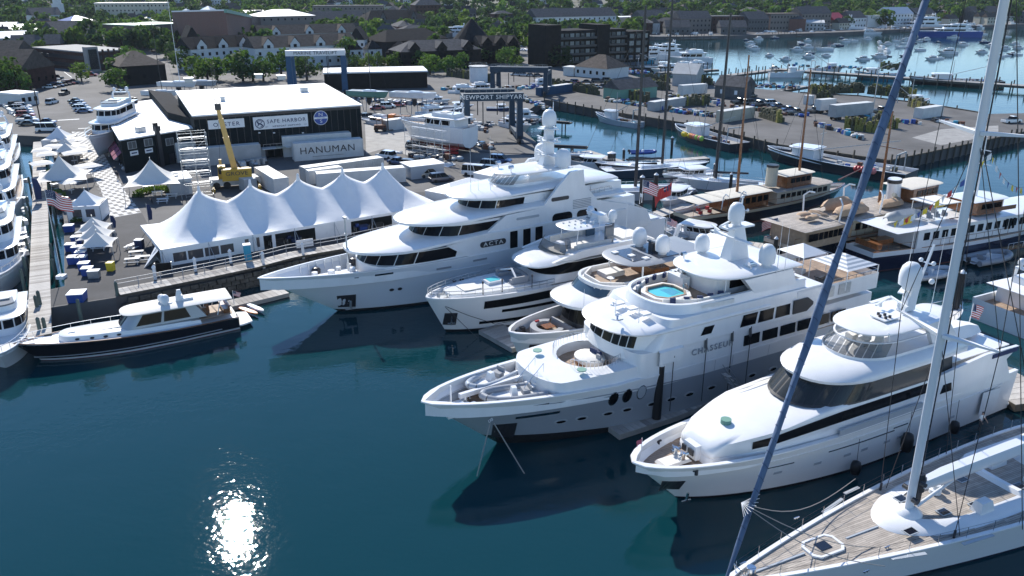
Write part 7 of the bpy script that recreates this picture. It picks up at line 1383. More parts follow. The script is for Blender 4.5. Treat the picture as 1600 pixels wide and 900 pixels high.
def gangway(label,p0,p1,z0,z1,w=1.8,h=1.2):
    A=Vector(P(*p0,z0)); B=Vector(P(*p1,z1)); t=T('gangway',label,'gangway',A,math.atan2(B.y-A.y,B.x-A.x)); L=math.hypot(B.x-A.x,B.y-A.y); dz=z1-z0; n=max(4,int(L/1.6)); ob('gangway_floor',G().bar((0,0,0),(L,0,dz),w,.12),'contg',t)
    for sg in (-1,1):
        y=sg*w/2; ob('top_chord',G().bar((0,y,h),(L,y,dz+h),.1),'alu',t); ob('bottom_chord',G().bar((0,y,.05),(L,y,dz+.05),.1),'alu',t)
        for i in range(n+1): a=i/n; ob('truss_upright',G().bar((L*a,y,dz*a),(L*a,y,dz*a+h),.07),'alu',t)
        for i in range(n): a,b=i/n,(i+1)/n; ob('truss_diagonal',G().bar((L*a,y,dz*a+(h if i%2 else 0)),(L*b,y,dz*b+(0 if i%2 else h)),.05),'alu',t)
gangway('aluminium truss gangway rising from the dock beside the superyacht stern',(872,268),(962,292),3.0,1.6); gangway('long aluminium truss gangway leading down to the grey dock in the centre',(958,318),(1070,372),2.6,.9)
k=0
for x,y,h,w,lab in [(1000,345,7.5,.4,'black steel piling beside the upper end of the centre gangway'),(1022,330,6.5,.4,'black piling with white cap left of the red ensign'),(955,262,3.2,.9,'thick black square-topped piling by the superyacht stern'),(974,255,3,.3,'dark piling on the narrow float behind the ketch'),(1049,242,4,.3,'dark piling near the small yacht masts'),(1115,292,4.5,.35,'black piling with white cap behind the moored sports boats'),(1025,662,6.0,.42,'tall black piling with white cap between the two big yachts in front'),(1217,560,5.5,.42,'black piling with white cap beside the CHASSEUR hull near the roof of the all-white yacht'),(1040,410,3.5,.35,'short black piling beside the name-scripted yacht stern'),(1208,415,4,.3,'black piling on the grey dock behind the radar mast'),(909,470,5.0,.35,'black piling beside the script-named hull'),(1489,500,6.0,.4,'black piling with white cap left of the tall white mast base'),(1140,305,4,.3,'dark piling beside the tan canopy of the classic yacht')]:
    a,b=P2(x,y,0); t=T('steel_piling',lab,'piling',(a,b,0)); ob('piling_shaft',G().cyl((0,0,-4),(0,0,h),w,n=12),'bpile',t); ob('piling_cap',G().lathe(0,0,h,[(w*1.1,0),(w*.9,.12),(.02,.4)],12),'white',t)
# small craft in the channel
def sloop(label,stern,z,ang,L,hull='gelgrey',mast=20,mastm='dark',px_mast=None,cover='navy',boom=True,name='sailing_yacht',group=None,hb=1.5,dk='gel',mr=.16,mf=.55):
    q=P(*stern,z); t=T(name,label,'sailing yacht',(q[0],q[1],0),R(ang),group); H=Hull(t,L,L*.24,lambda u:hb+.45*u,rake=1.5,m=hull,bul=.08,deck=dk,n=16,aft=.8,t0=.4)
    ob('coachroof',G().loft([ring(ol(L*.32,L*.66,L*.07,L*.12,2,n=5),hb),ring(ol(L*.34,L*.62,L*.055,L*.1,2,n=5),hb+.6)],c0=False),'gel',t,40); ob('cockpit_well',G().box(L*.2,0,hb+.02,L*.2,L*.1,.06),'dark',t)
    if mast:
        ob('mast',G().cyl((L*mf,0,hb),(L*mf-.1,0,mast),mr,mr*.6,8),mastm,t)
        for f in (.4,.7): ob('spreader',G().bar((L*mf,-L*.06,mast*f),(L*mf,L*.06,mast*f),.09),mastm,t)
        for e in ((L*.99,0),(L*.01,0),(L*mf-.6,L*.11),(L*mf-.6,-L*.11)): ob('stay',G().bar((e[0],e[1],hb+.2),(L*mf-.1,0,mast*.97),.035),'wire',t)
        if boom: ob('boom_with_cover',G().cyl((L*mf,0,hb+1.7),(L*(mf-.34),0,hb+1.8),.24,.2,8),cover,t)
    rl=[(x,H.hb(x,.1),hb+.45*x/L) for x in [L*k for k in (.02,.2,.4,.6,.8,.97)]]; rail(t,rl,.6,2.2,w=.035); rail(t,[(p[0],-p[1],p[2]) for p in rl],.6,2.2,w=.035); return t
sloop('pale grey sailing yacht with tall dark mast in the centre of the channel',(1080,291),1.6,190,24,'gelgrey',mast=34,cover='dark',mr=.34,mf=.46); sloop('blue-hulled sailing yacht stern-on behind the pale grey one, second tall dark mast',(942,264),1.6,14,24,'dblue',mast=38,cover='dark',mr=.32); sloop('dark ketch with blue covered awning at the far side of the channel',(1078,262),1.4,172,20,'dark',mast=0,cover='bblue',mr=.28); sloop('white sailing yacht beside the sports boats carrying the right-hand dark mast',(1200,288),1.4,165,18,'gel',mast=32.5,cover='dark',mr=.34)
for a in [('white sports cruiser with black tender at the end of the pale float',(1035,315),1.6,60,13,4,'gel'),('white motor cruiser with canvas top behind the sports cruiser',(1035,272),1.8,20,13,4,'gel'),('small white cabin cruiser in front of the black classic yacht',(1155,370),1.6,145,12,3.8,'gel'),('white centre console boat by the superyacht mast',(880,248),1.6,-20,12,3.6,'gel')]: boat(a[0],a[1],a[2],a[3],a[4],a[5],hb=1.3,tiers=1,th=1.5,house=(.3,.68),radar=False,bul=.3,deck='gel',rake=1.2,name='cabin_cruiser',cat='motor boat',flys=False)
boat('white centre console boat with blue seats right of the tall white mast',(1500,478),1.8,215+0,13,4,hb=1.5,tiers=1,th=1.6,house=(.3,.65),radar=False,bul=.4,deck='gel',name='cabin_cruiser',cat='motor boat',flys=False,hm='clear')
boat('white yacht stern with wide teak steps at the right edge',None,1.2,25,30,8,stern=(1560,498),hb=2.6,tiers=1,th=2.3,house=(.12,.7),bul=.8)
for px,py,z,rz,l,tb,lab in [(1455,430,.4,20,7,'gelgrey','grey inflatable with white outboards left of the tall mast'),(1545,405,.4,25,8,'pgrey','long grey inflatable beside the dark classic hull'),(1065,305,.5,10,6,'dark','black inflatable on the stern of the sports cruiser'),(905,243,.5,-10,6,'white','white inflatable behind the superyacht by the gangway'),(1075,285,.5,15,6.5,'pgrey','grey inflatable between the sports boats'),(1005,240,.5,0,6,'bblue','blue covered dinghy on the narrow float')]: q=P2(px,py,z); tender(lab,(q[0],q[1],z),R(rz),l,tube=tb)
flag('ensign','large red ensign hanging behind the black classic yacht',(*P2(1046,340,2),1.4),R(200),3.6,2.0,'red',pole=6.5,sag=.5)
flag('yacht_flag','American flag on the stern of the tan-topped classic yacht',(*P2(1212,372,3),2.5),R(160),2.4,1.4,pole=3.6)
# ---------------------------------------------------------------- classic yachts
def classic(label,stern,z,ang,L,B,hb,bands,houses,roofm,extras):
    q=P(*stern,z); t=T('classic_yacht',label,'classic yacht',(q[0],q[1],0),R(ang)); hmn=hullmat('classic_hull_'+str(len(bands))+roofm,bands); H=Hull(t,L,B,lambda u:hb+1.2*max(0,u-.5)**1.3+.25*(1-u),rake=3,m=hmn,bul=.5,deck='gteak',n=22,aft=.62,t0=.4,cap='wood')
    for (x0,x1,w,z0,z1,wm_,rm,rf,nw,ov) in houses:
        o=ol(x0,x1,w,rf,3,n=5); o=[(x0+(x1-x0)-(p[0]-x0),p[1]) for p in o][::-1] if ov<0 else o; A=ring(o,z0); Q=ring(o,z1); tier(t,'deck_house',wm_,[(o,z0),(o,z1)]); 
        for sg in (-1,1):
            for i in range(nw): xx=lerp(x0+.8,x1-rf*.7,(i+.5)/nw); ob('window_pane',G().box(xx,sg*w,z0+(z1-z0)*.4,min(1.1,(x1-x0)/nw*.6),.12,(z1-z0)*.4),'glass',t)
        slab(t,'roof',rm,ol(x0-abs(ov),x1+abs(ov)*.4,w+.35,rf,3,n=5),z1,.14,.15,crown=.05)
    rl=[(x,-H.hb(x,.15),hb+.25) for x in [L*k for k in (.01,.1,.25,.4,.55)]]; rail(t,rl,.9,1.8,'wood'); extras(t,H); return t
def ex1(t,H):
    ob('mast',G().cyl((12,0,2.5),(11.6,0,27),.26,.12,8),'wood',t); ob('mast',G().cyl((27,0,2.5),(26.6,0,24),.26,.12,8),'wood',t); ob('bowsprit',G().cyl((38,0,3.6),(44,0,5),.2,.08,6),'wood',t); ob('funnel',G().cyl((20,0,4.8),(20,0,8.4),1.0,.95,14),'cream',t); ob('funnel_top',G().cyl((20,0,8.1),(20,0,8.5),1.05,n=14),'dark',t)
    for x in (6,10): ob('davit',G().tube([(x,-2.6,3),(x,-2.8,5.2),(x,-3.3,5.8),(x,-3.9,5.6)],.09),'gel',t)
    for m_ in ((12,27),(27,24)):
        for e in ((m_[0]-5,3),(m_[0]-5,-3),(m_[0]+7,0)): ob('stay',G().bar((e[0],e[1],3),(m_[0]-.3,0,m_[1]*.95),.04),'wire',t)
    for i in range(4): ob('deck_chair',G().box(3+i,-1+(i%2)*1.6,2.4,.5,.5,.5),'red',t)
classic('black-hulled classic steamer with cream funnel, tan aft canopy and two wooden masts',(1066,338),2.2,31,40,7,2.3,[(-1,(.12,.04,.03)),(.25,(.012,.014,.02)),(1.9,(.5,.45,.33)),(8.9,(.5,.45,.33))],[(8,18,2.2,2.2,4.6,'wood','canvas',1,6,1),(19,34,2.5,2.2,4.2,'cream','gteak',3,9,.4),(22,29,1.8,4.4,6.5,'wood','canvas',1.5,4,.8),(1.5,7,2.2,4.4,4.5,'wood','canvas',1,0,.6)],'a',ex1)
def ex2(t,H):
    for i,(x,y,l,w,h) in enumerate(((13,-1.6,7,2.2,1.3),(14,1.6,6.5,2.2,1.4),(22,-1.8,5,2,1.0),(6,1.0,2.2,1.6,.4),(5.6,-.8,2.4,1.2,.5),(8.2,.2,.9,3.6,.5))):
        rr=random.Random(i); ob('tan_cover',G().loft([[(x-l/2+l*k/6,y+w/2*c*s_,6.25+h*hh*(0.4 if k in (0,6) else 1)*rr.uniform(.85,1.1)) for c,hh in ((-1,0),(-.8,.7),(0,1),(.8,.7),(1,0))] for k,s_ in zip(range(7),(.5,.9,1,1,1,.9,.5))],closed=False),'tan',t,50)
    ob('funnel',G().cyl((25,0,6.2),(24.7,0,9.6),1.1,1.0,14),'gel',t); ob('funnel_ring',G().cyl((24.75,0,9.0),(24.72,0,9.5),1.1,n=14),'dark',t); ob('mast',G().cyl((22.6,.6,6),(22.3,.6,20),.24,.14,8).bar((22.3,-2.2,14.6),(22.3,3.4,14.6),.12),'wood',t); ob('cowl_vent',G().tube([(23.4,-1.4,6.2),(23.4,-1.4,7.4),(22.9,-1.4,7.6)],.35),'cream',t)
    for x in (8.5,17.5): ob('davit',G().tube([(x,-3.2,5.9),(x,-3.4,8.4),(x+.3,-2.8,9.0),(x+.9,-2.2,8.9)],.12),'gel',t); ob('davit',G().tube([(x,3.2,5.9),(x,3.4,8.4),(x+.3,2.8,9.0),(x+.9,2.2,8.9)],.12),'gel',t)
classic('large classic yacht with black hull and tan-covered boats on its long upper deck',(1213,398),1.5,31,48,8.4,3.2,[(-1,(.12,.04,.03)),(.2,(.012,.014,.02)),(2.9,(.42,.36,.30)),(8.9,(.5,.42,.36))],[(1.0,11,3.7,3.0,5.6,'tan','gteak',3,7,-.5),(11,36,3.4,3.0,5.7,'cream','gteak',2,14,.4),(26.5,34,2.3,6.0,8.2,'wood','canvas',2,4,1.2)],'b',ex2)
def ex3(t,H):
    ob('tan_cover',G().loft([[(4.5+k*1.1,1.1*c*s_+.4,6.3+1.3*hh*s_) for c,hh in ((-1,0),(-.9,.6),(0,1),(.9,.6),(1,0))] for k,s_ in zip(range(7),(.4,.9,1,1,1,.9,.5))],closed=False),'contg',t,50)
    ob('mast',G().cyl((22,0,6),(21.6,0,17),.2,.1,8).bar((21.8,-1.5,13),(21.8,1.5,13),.1).bar((21.8,-1.0,15),(21.8,1.0,15),.1),'gel',t); ob('bimini',G().box(13.5,0,8.3,5,4.4,.12).cyl((11.4,-2,6.2),(11.4,-2,8.3),.05).cyl((15.6,-2,6.2),(15.6,-2,8.3),.05).cyl((11.4,2,6.2),(11.4,2,8.3),.05),'cushion',t)
    for i in range(6): ob('deck_chair',G().box(11.6+(i%3)*1.5,-1.0+(i//3)*1.8,6.2,.6,.6,.5).box(11.4+(i%3)*1.5,-1.0+(i//3)*1.8,6.6,.1,.6,.5),'gcush',t)
    ob('deck_rail_wood',G().box(17,-3.5,6.6,9,.1,.12).box(24,-3.3,6.6,5,.1,.6),'wood',t); ob('aft_table',G().box(4,0,3.2,3,1.5,.7),'wood',t); ob('aft_bench',G().box(1.6,0,3.0,.8,4.0,.8),'wood',t)
    ob('boarding_ladder',G().box(27,-4.6,.9,5.5,1.0,.15),'wood',t); rail(t,[(24.3,-5,.95),(29.7,-5,.95)],.9,1.2,'gel')
    for i in range(3): ob('stripe_window',G().box(25+i*.8,-3.5,3.6,.35,.12,1.6),'glass',t)
classic('white-topped classic yacht with navy hull, covered dinghy aft and open teak stern',(1340,408),1.0,24,46,8.0,2.7,[(-1,(.12,.04,.03)),(.15,(.015,.02,.045)),(2.2,(.75,.75,.75)),(8.9,(.8,.8,.8))],[(7,38,3.4,2.9,5.6,'gel','gel',2,16,4.5),(19.5,26,2.4,6.0,8.0,'wood','gel',2,4,1.2)],'c',ex3)
# signal flags strung between mast and deck of the white classic yacht
def bunting(label,pts,n):
    t=T('signal_flags',label,'bunting',pts[0],0); A=Vector(pts[0]); B=Vector(pts[1]); g=[]
    f=lambda u:(B-A)*u-Vector((0,0,4*u*(1-u)*1.6)); ob('flag_line',G().tube([f(i/14) for i in range(15)],.03,4),'rope',t)
    for i in range(n):
        p=f((i+.5)/n); m=['byel','white','red','white','bblue','byel','red'][i%7]; q=p+(B-A).normalized()*.7
        ob('signal_flag',G().loft([[p,q],[p-Vector((0,0,.7)),q-Vector((0,.15,.8))],[p-Vector((0,-.02,.7)),q-Vector((0,.13,.8))]],closed=False) if i%2 else G().add([p,q,(p+q)/2-Vector((0,0,.9)),(p+q)/2-Vector((0,.03,.9))],[(0,1,2),(0,3,1)]),m,t)
a=Vector(P(1545,245,0)); top=Vector((*P2(1560,340,6),0)); 
mt=Vector(P(1560,232,17.5)); bunting('signal flags rising from the stern of the white classic yacht to its masthead, left line',(P(1392,350,8),P(1548,238,17)),16); bunting('signal flags running down to the right from the classic yacht masthead',(P(1548,238,17),P(1606,292,10)),9)
for x,y,m,l in ((1412,342,'byel','bright yellow signal flag lying over the classic yacht rail'),(1465,315,'byel','yellow and red signal flag above the white classic deck')):
    t=T('signal_flag',l,'flag',P(x,y,8),R(20)); ob('flag_cloth',G().loft([[(0,0,0),(1.6,0,.5)],[(-.3,.1,-1.0),(1.4,-.1,-.7)],[(-.3,.12,-1.0),(1.4,-.08,-.7)]],closed=False),m,t); ob('flag_patch',G().box(.5,-.08,-.5,.5,.03,.4),'red',t)
# ================================================================ TREES
def crown_mesh(seed,R0,H0,ncl,nl,ls,m):
    rr=random.Random(seed); g=G()
    for k in range(ncl):
        a=rr.uniform(0,2*PI); u=rr.uniform(-.75,1); rad=R0*math.sqrt(max(0,1-u*u))*rr.uniform(.45,.85); c=Vector((rad*math.cos(a),rad*math.sin(a),H0*.5+u*H0*.38)); cr=R0*rr.uniform(.28,.46)
        for j in range(nl):
            d=Vector((rr.gauss(0,1),rr.gauss(0,1),rr.gauss(0,1)+.25)).normalized(); p=c+Vector((d.x*cr,d.y*cr,d.z*cr*.8))*rr.uniform(.75,1.08); n=(d+Vector((rr.gauss(0,.5),rr.gauss(0,.5),rr.gauss(0,.5)))).normalized(); t=n.orthogonal().normalized()*ls*rr.uniform(.7,1.3); b=n.cross(t)*rr.uniform(.5,.9); g.quad(p-t,p-b,p+t,p+b)
    return g.mesh('crown',M[m])
CROWN=[crown_mesh(i,3.6,6.5,17,26,.42,'foliage_%d'%(i%5)) for i in range(6)]; CROWNF=[crown_mesh(20+i,4.2,7.5,12,13,.95,'foliage_%d'%(i%5)) for i in range(6)]; POP=[crown_mesh(40,1.1,9,16,22,.35,'foliage_2')]
TR=G().cyl((0,0,0),(.1,0,3.6),.32,.18,6); 
for a in range(4): TR.cyl((.08,0,2.6),(1.3*math.cos(a*1.6),1.3*math.sin(a*1.6),4.6),.13,.05,5)
TRM=TR.mesh('trunk',M['bark'])
def tree(x,y,z,s=1.0,far=False,label='',group=None,pop=False):
    t=T('poplar_tree' if pop else 'leafy_tree',label,'tree',(x,y,z),rnd.uniform(0,6.28),group); cr=rnd.choice(POP if pop else CROWNF if far else CROWN); c=ob('crown',cr,None,t); c.location=(0,0,(.1 if not far else .7)*s if not pop else .6); c.scale=(s*rnd.uniform(.85,1.2),s*rnd.uniform(.85,1.2),s*rnd.uniform(.8,1.15)); k=ob('trunk',TRM,None,t); k.scale=(s,s,s*.9); return t
def ground(px,py):
    d=ray(px,py); d=d/d.y; y=120.0
    while y<1470:
        z=CH+d.z*y; g_=hz(d.x*y,y) if y>600 else ZQ; g_=max(ZQ,g_)
        if z<=g_: return d.x*y,y,g_
        y+=4
    return d.x*1470,1470,hz(d.x*1470,1470)
near=[(282,96,1.3,'dark green tree left of the white gabled hotel'),(291,112,1.2,'darker tree at the corner of the white gabled hotel'),(310,125,1.0,'bright green tree in front of the hotel, left'),(325,128,1.1,'bright green tree in front of the hotel, second from left'),(340,127,1.0,'bright round tree in front of the hotel, middle'),(380,128,1.2,'large bright tree right of the hotel centre'),(396,129,1.2,'bright tree seen left of the blue hoist leg'),(412,128,1.1,'green tree behind the first leg of the blue hoist'),(440,122,1.1,'dark tree between the legs of the blue hoist'),(466,118,1.0,'green tree under the hoist lettering'),(480,126,1.1,'tree seen through the blue hoist'),(530,90,1.4,'tall green tree behind the hoist right leg'),(546,104,1.3,'tree between the two white hip-roofed turrets, left'),(200,130,1.4,'dark spreading tree in front of the dark house'),(186,142,1.0,'small dark tree left of the superyacht radomes'),(205,118,1.2,'dark tree beside the dark house gable'),(190,76,1.5,'bright green tree beyond the garage, left'),(212,70,1.6,'bright green tree beyond the garage, centre'),(178,62,1.5,'bright green tree beyond the garage, upper'),(226,76,1.3,'bright green tree beyond the garage, right'),(560,112,1.1,'tree in front of the white turrets, first'),(575,114,1.1,'tree in front of the white turrets, second'),(590,112,1.1,'tree in front of the white turrets, third'),(605,111,1.2,'tree left of the dark hotel wing'),(620,112,1.2,'tree in front of the dark hotel wing, left'),(655,113,1.2,'tree in front of the dark hotel wing, middle'),(672,117,1.2,'tree behind the low shed right end'),(700,117,1.2,'tree in front of the dark hotel, right of the shed'),(716,115,1.3,'tree at the foot of the conical roof'),(755,100,1.5,'tall tree right of the conical roof'),(792,108,1.5,'tree right of the white tank'),(800,104,1.2,'tree left of the long dark waterfront hotel'),(876,105,1.5,'round bright green tree in front of the dark waterfront hotel'),(812,106,.9,'low tree beside the waterfront parking'),(18,146,1.2,'green shrubby tree by the white office'),(5,146,1.1,'green tree behind the left edge masts'),(30,148,.9,'small tree left of the white office roof'),(128,128,.7,'low dark tree at the end of the tilted parking block'),(52,96,.9,'shrub tree at the far end of the lot'),(66,94,.9,'second shrub tree at the far end of the lot')]
for x,y,s,l in near: q=ground(x,y); tree(*q,s*(1.4 if x<550 else .95),False,l)
for x,y in ((14,92),(16,88),(35,94),(41,92),(60,84),(65,84),(71,88)): q=ground(x,y); tree(*q,1.2,False,'slim dark poplar in the rows beyond the parking lot','poplars beyond the parking lot' and 'slim poplars beyond the parking lot',pop=True)
# ================================================================ TOWN
FP=[]
def inside(x,y,m):
    for ax,ay,a,L,d in FP:
        dx,dy=x-ax,y-ay; u=dx*math.cos(a)+dy*math.sin(a); v=-dx*math.sin(a)+dy*math.cos(a)
        if -m<u<L+m and -m<v<d+m: return True
    return False
def bld(label,p0,p1,depth,h,wall='wsiding',roof='roofg',kind='gable',rows=2,cols=6,cat='building',name='town_building',wh=1.3,z=ZQ,gh=None,ww=1.0,wm_='glass',dorm=0,side=True,onh=False,sub=True):
    """building whose near bottom edge runs p0 -> p1 in the photo"""
    if onh: A=ground(*p0); z=A[2]; B=ground(*p1); A=A[:2];B=B[:2]
    else: A=P2(*p0,z);B=P2(*p1,z)
    L=math.dist(A,B); FP.append((A[0],A[1],math.atan2(B[1]-A[1],B[0]-A[0]),L,depth)); t=T(name,label,cat,(*A,z),math.atan2(B[1]-A[1],B[0]-A[0])); gh=gh if gh is not None else depth*.32
    ob('wall',G().box(L/2,depth/2,-1,L,depth,h+1),wall,t); o=.4
    if kind=='gable': ob('roof',G().add([(-o,-o,h-.1),(L+o,-o,h-.1),(L+o,depth+o,h-.1),(-o,depth+o,h-.1),(-o,depth/2,h+gh),(L+o,depth/2,h+gh)],[(0,1,5,4),(2,3,4,5),(0,4,3),(1,2,5),(3,2,1,0)]),roof,t); 
    elif kind=='gablex': ob('roof',G().add([(-o,-o,h-.1),(L+o,-o,h-.1),(L+o,depth+o,h-.1),(-o,depth+o,h-.1),(L/2,-o,h+gh),(L/2,depth+o,h+gh)],[(3,0,4,5),(1,2,5,4),(0,1,4),(2,3,5),(3,2,1,0)]),roof,t); ob('gable_wall',G().add([(0,-.02,h-.1),(L,-.02,h-.1),(L/2,-.42,h+gh*.94),(0,.1,h-.1),(L,.1,h-.1)],[(0,1,2)]),wall,t)
    elif kind=='hip': i=min(L,depth)*.45; ob('roof',G().add([(-o,-o,h-.1),(L+o,-o,h-.1),(L+o,depth+o,h-.1),(-o,depth+o,h-.1),(i,depth/2,h+gh),(max(i,L-i),depth/2,h+gh)],[(0,1,5,4),(1,2,5),(2,3,4,5),(3,0,4),(3,2,1,0)]),roof,t)
    else: ob('roof',G().box(L/2,depth/2,h,L+.5,depth+.5,.5),roof,t)
    if cols:
        pm=G().box(0,0,0,ww,.16,wh).mesh('window',M[wm_])
        for r in range(rows):
            for c in range(cols): o_=ob('window',pm,None,t); o_.location=(L*(c+.5)/cols,-.04,h*(r+.35)/rows)
        if side:
            n=max(1,int(depth/4))
            for r in range(rows):
                for c in range(n):
                    for sx_ in ((0,-1) if B[0]>0 else (1,1),) : o_=ob('window',pm,None,t); o_.rotation_euler=(0,0,PI/2); o_.location=(-.04 if A[0]>0 else L+.04,depth*(c+.5)/n,h*(r+.35)/rows)
    for d in range(dorm):
        x=L*(d+.5)/dorm; f_=ob('dormer',G().add([(x-2.2,-.3,h-1),(x+2.2,-.3,h-1),(x+2.2,-.3,h+1.2),(x-2.2,-.3,h+1.2),(x,-.3,h+gh*.85),(x,depth/2,h+gh*.85),(x-2.2,depth*.3,h+1.2),(x+2.2,depth*.3,h+1.2)],[(0,1,2,4,3)]),wall,t); ob('dormer_roof',G().add([(x-2.6,-.6,h+.9),(x,-.6,h+gh*.95),(x+2.6,-.6,h+.9),(x-2.6,depth*.4,h+.9),(x,depth*.5,h+gh*.95),(x+2.6,depth*.4,h+.9)],[(0,1,4,3),(1,2,5,4)]),roof,t); ob('dormer_window',G().box(x,-.35,h-.2,1.4,.1,1.3),'glass',f_)
    return t,L
bld('white gabled hotel wing with dark shingle roof left of the blue hoist',(303,112),(400,104),14,9,'wsiding','roofd','gable',2,9,dorm=3); bld('white gabled hotel wing continuing behind the blue hoist',(402,110),(560,100),14,9,'wsiding','roofb','gable',2,12,dorm=4); bld('white gabled hotel rear range above the front wing',(408,82),(560,76),14,9,'wsiding','roofb','gable',2,10,dorm=3)
bld('white end gable of the hotel facing right of the hoist',(548,92),(571,92),12,9,'wsiding','roofd','gablex',2,3,gh=6); bld('small white turret with dark hip roof, left of the pair',(547,103),(568,102),7,7,'wsiding','roofd','hip',2,2,gh=3.5); bld('small white turret with dark hip roof, right of the pair',(577,102),(598,101),7,7,'wsiding','roofd','hip',2,2,gh=3.5)
bld('white hotel corner block with dark gable beyond the yard',(296,96),(316,95),10,10,'wsiding','roofd','gablex',3,2,gh=6)
bld('long low dark boat shed with pale flat roof behind the hauled racing boats',(508,141),(668,137),16,5.5,'bsiding','roofw','flat',1,0)
bld('dark hotel wing with grey hip roofs, nearest range',(628,112),(752,106),16,8,'bsiding','roofg','hip',2,12,gh=4,dorm=3); bld('dark hotel range behind with long roof ridge',(604,92),(700,84),18,8,'bsiding','roofd','hip',2,0,gh=5); bld('dark hotel range right of the conical roof',(752,100),(812,98),16,8,'bsiding','roofd','gable',2,8,gh=4,dorm=3); bld('small grey-roofed wing at the left of the dark hotel',(604,104),(640,104),14,6,'bsiding','roofd','hip',1,4)
q=P(738,94,ZQ); t=T('tower','dark conical-roofed tower of the hotel','tower',(q[0],q[1],ZQ)); ob('wall',G().cyl((0,0,0),(0,0,9),9,n=16),'bsiding',t); ob('roof',G().cyl((0,0,9),(0,0,19),10,.3,16),'roofd',t)
q=P(748,128,ZQ); t=T('tank','white cylindrical tank behind the NEWPORT SHIPYARD hoist','tank',(q[0],q[1],ZQ)); ob('tank_shell',G().cyl((0,0,0),(0,0,5.5),3.4,n=20),'white',t); ob('tank_rim',G().cyl((0,0,5.5),(0,0,5.9),3.7,n=20),'contg',t); rail(t,[(3.5*math.cos(a),3.5*math.sin(a),5.9) for a in [i*PI/5 for i in range(11)]],1,2)
# brick hall with white roof and glass slope
q=P2(297,72,ZQ); t=T('brick_hall','big brick hall with tilted white roof, three hexagonal skylights and green glass side','building',(*q,ZQ))
RC=[(297,49,13),(392,26,15),(352,17,25),(268,19,22)]; rc=[(P(*c)[0]-q[0],P(*c)[1]-q[1],c[2]-ZQ) for c in RC]; ob('wall',G().loft([[(x,y,-1) for x,y,z in rc],rc]),'brick',t); ob('roof',G().loft([[(x,y,z+.05) for x,y,z in rc],[(x,y,z+.7) for x,y,z in rc]]),'roofw',t)
r0,r1,r2,r3=[Vector(v) for v in rc]; up=lambda u,v:(r0.lerp(r1,u)).lerp(r3.lerp(r2,u),v)+Vector((0,0,.7))
for u,v in ((.2,.75),(.42,.5),(.62,.82)): c=up(u,v); ob('skylight',G().lathe(c.x,c.y,c.z-.3,[(4.2,0),(4.2,1.6),(.1,3.4)],6),'gelgrey',t)
for i in range(14):
    for j in range(3): c=r0.lerp(r1,(i+.5)/14); z0=1.5+j*3.0; d=(r1-r0).normalized(); ob('window_pane',G().bar((c.x-d.x*2.6,c.y-d.y*2.6-.3,z0+1.2),(c.x+d.x*2.6,c.y+d.y*2.6-.3,z0+1.2),.2,2.5),'clear',t)
ob('roof_edge',G().bar(r0+Vector((0,-.5,0)),r1+Vector((0,-.5,0)),1.2,1.6).bar(r1,r2,1.2,1.6),'green',t)
FP.append((q[0]+min(r[0] for r in rc),q[1],0,max(r[0] for r in rc)-min(r[0] for r in rc),max(r[1] for r in rc)))
bld('dark brick wing of the hall with lower flat roof, left part',(219,76),(296,70),30,12,'brick','green','flat',2,6,name='brick_wing')
# parking garage
t,L=bld('low brick parking garage with open decks and stair tower',(138,112),(208,106),46,7.5,'dbrick','concrete','flat',0,0,name='parking_garage')
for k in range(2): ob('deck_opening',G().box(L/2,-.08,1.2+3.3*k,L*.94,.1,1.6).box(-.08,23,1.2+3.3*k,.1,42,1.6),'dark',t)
for i in range(9): ob('pier_column',G().box(L*i/8,-.2,0,.8,.3,8.6),'dbrick',t)
ob('stair_tower',G().box(2,-.8,0,5,3,10),'concrete',t); ob('tower_glass',G().box(2,-2.4,1,3.6,.2,8),'clear',t)
t,L=bld('dark grey house with arched window and wide hip roof',(192,135),(262,130),20,7,'bsiding','roofb','hip',1,3,gh=4.5)
bld('brown shingled building cut by the left edge, nearer one',(-60,142),(36,143),20,7,'dbrick','roofb','gable',1,3); bld('brown shingled building cut by the left edge, farther one',(-60,110),(26,110),18,6,'dbrick','roofb','gable',1,3)
bld('small white harbour office with pale roof overhang',(34,166),(62,162),10,3.2,'wsiding','roofw','flat',1,3)
bld('brick corner building with bright blue roof',(116,60),(152,58),16,11,'brick','bblue','hip',2,4,gh=3); bld('long pale market hall roofs at the upper left, nearer',(0,74),(98,70),30,5,'contg','gelgrey','gable',1,0,gh=3); bld('long pale market hall roofs at the upper left, farther',(0,60),(85,56),26,5,'wsiding','gelgrey','gable',1,0,gh=3); bld('dark low market shed above the poplars',(20,86),(96,84),14,5,'dbrick','roofg','gable',1,8); bld('dark long roofed hall right of the market',(100,72),(160,68),26,5,'bsiding','roofg','gable',1,0)
bld('pale stone apartment block with many windows, upper left',(152,36),(262,34),20,16,'cream','contw','flat',4,18,onh=True); bld('red brick block with pale hip roof left of centre',(410,57),(495,54),30,13,'brick','roofw','hip',3,8,gh=4); bld('white clapboard church body at the upper left',(54,42),(100,40),18,9,'wsiding','roofg','gable',1,5,onh=True)
q=ground(95,36); t=T('church_steeple','white church steeple at the upper left of town','steeple',q); ob('tower',G().box(0,0,0,7,7,16).box(0,0,16,5,5,6),'wsiding',t); ob('spire',G().cyl((0,0,22),(0,0,34),3,.1,8),'gelgrey',t)
bld('long brick mill with rows of windows, upper centre',(490,34),(600,33),22,13,'brick','roofg','flat',3,16,onh=True); bld('dark brick mill block right of the long one',(650,34),(690,33),20,14,'dbrick','roofg','hip',4,7,onh=True); bld('grey slate-roofed row above the hotel',(490,48),(570,46),18,8,'dbrick','roofg','gable',2,9); bld('stone villa with steep dark roof above the trees',(575,52),(670,48),20,9,'gsiding','roofd','hip',2,9,dorm=2)
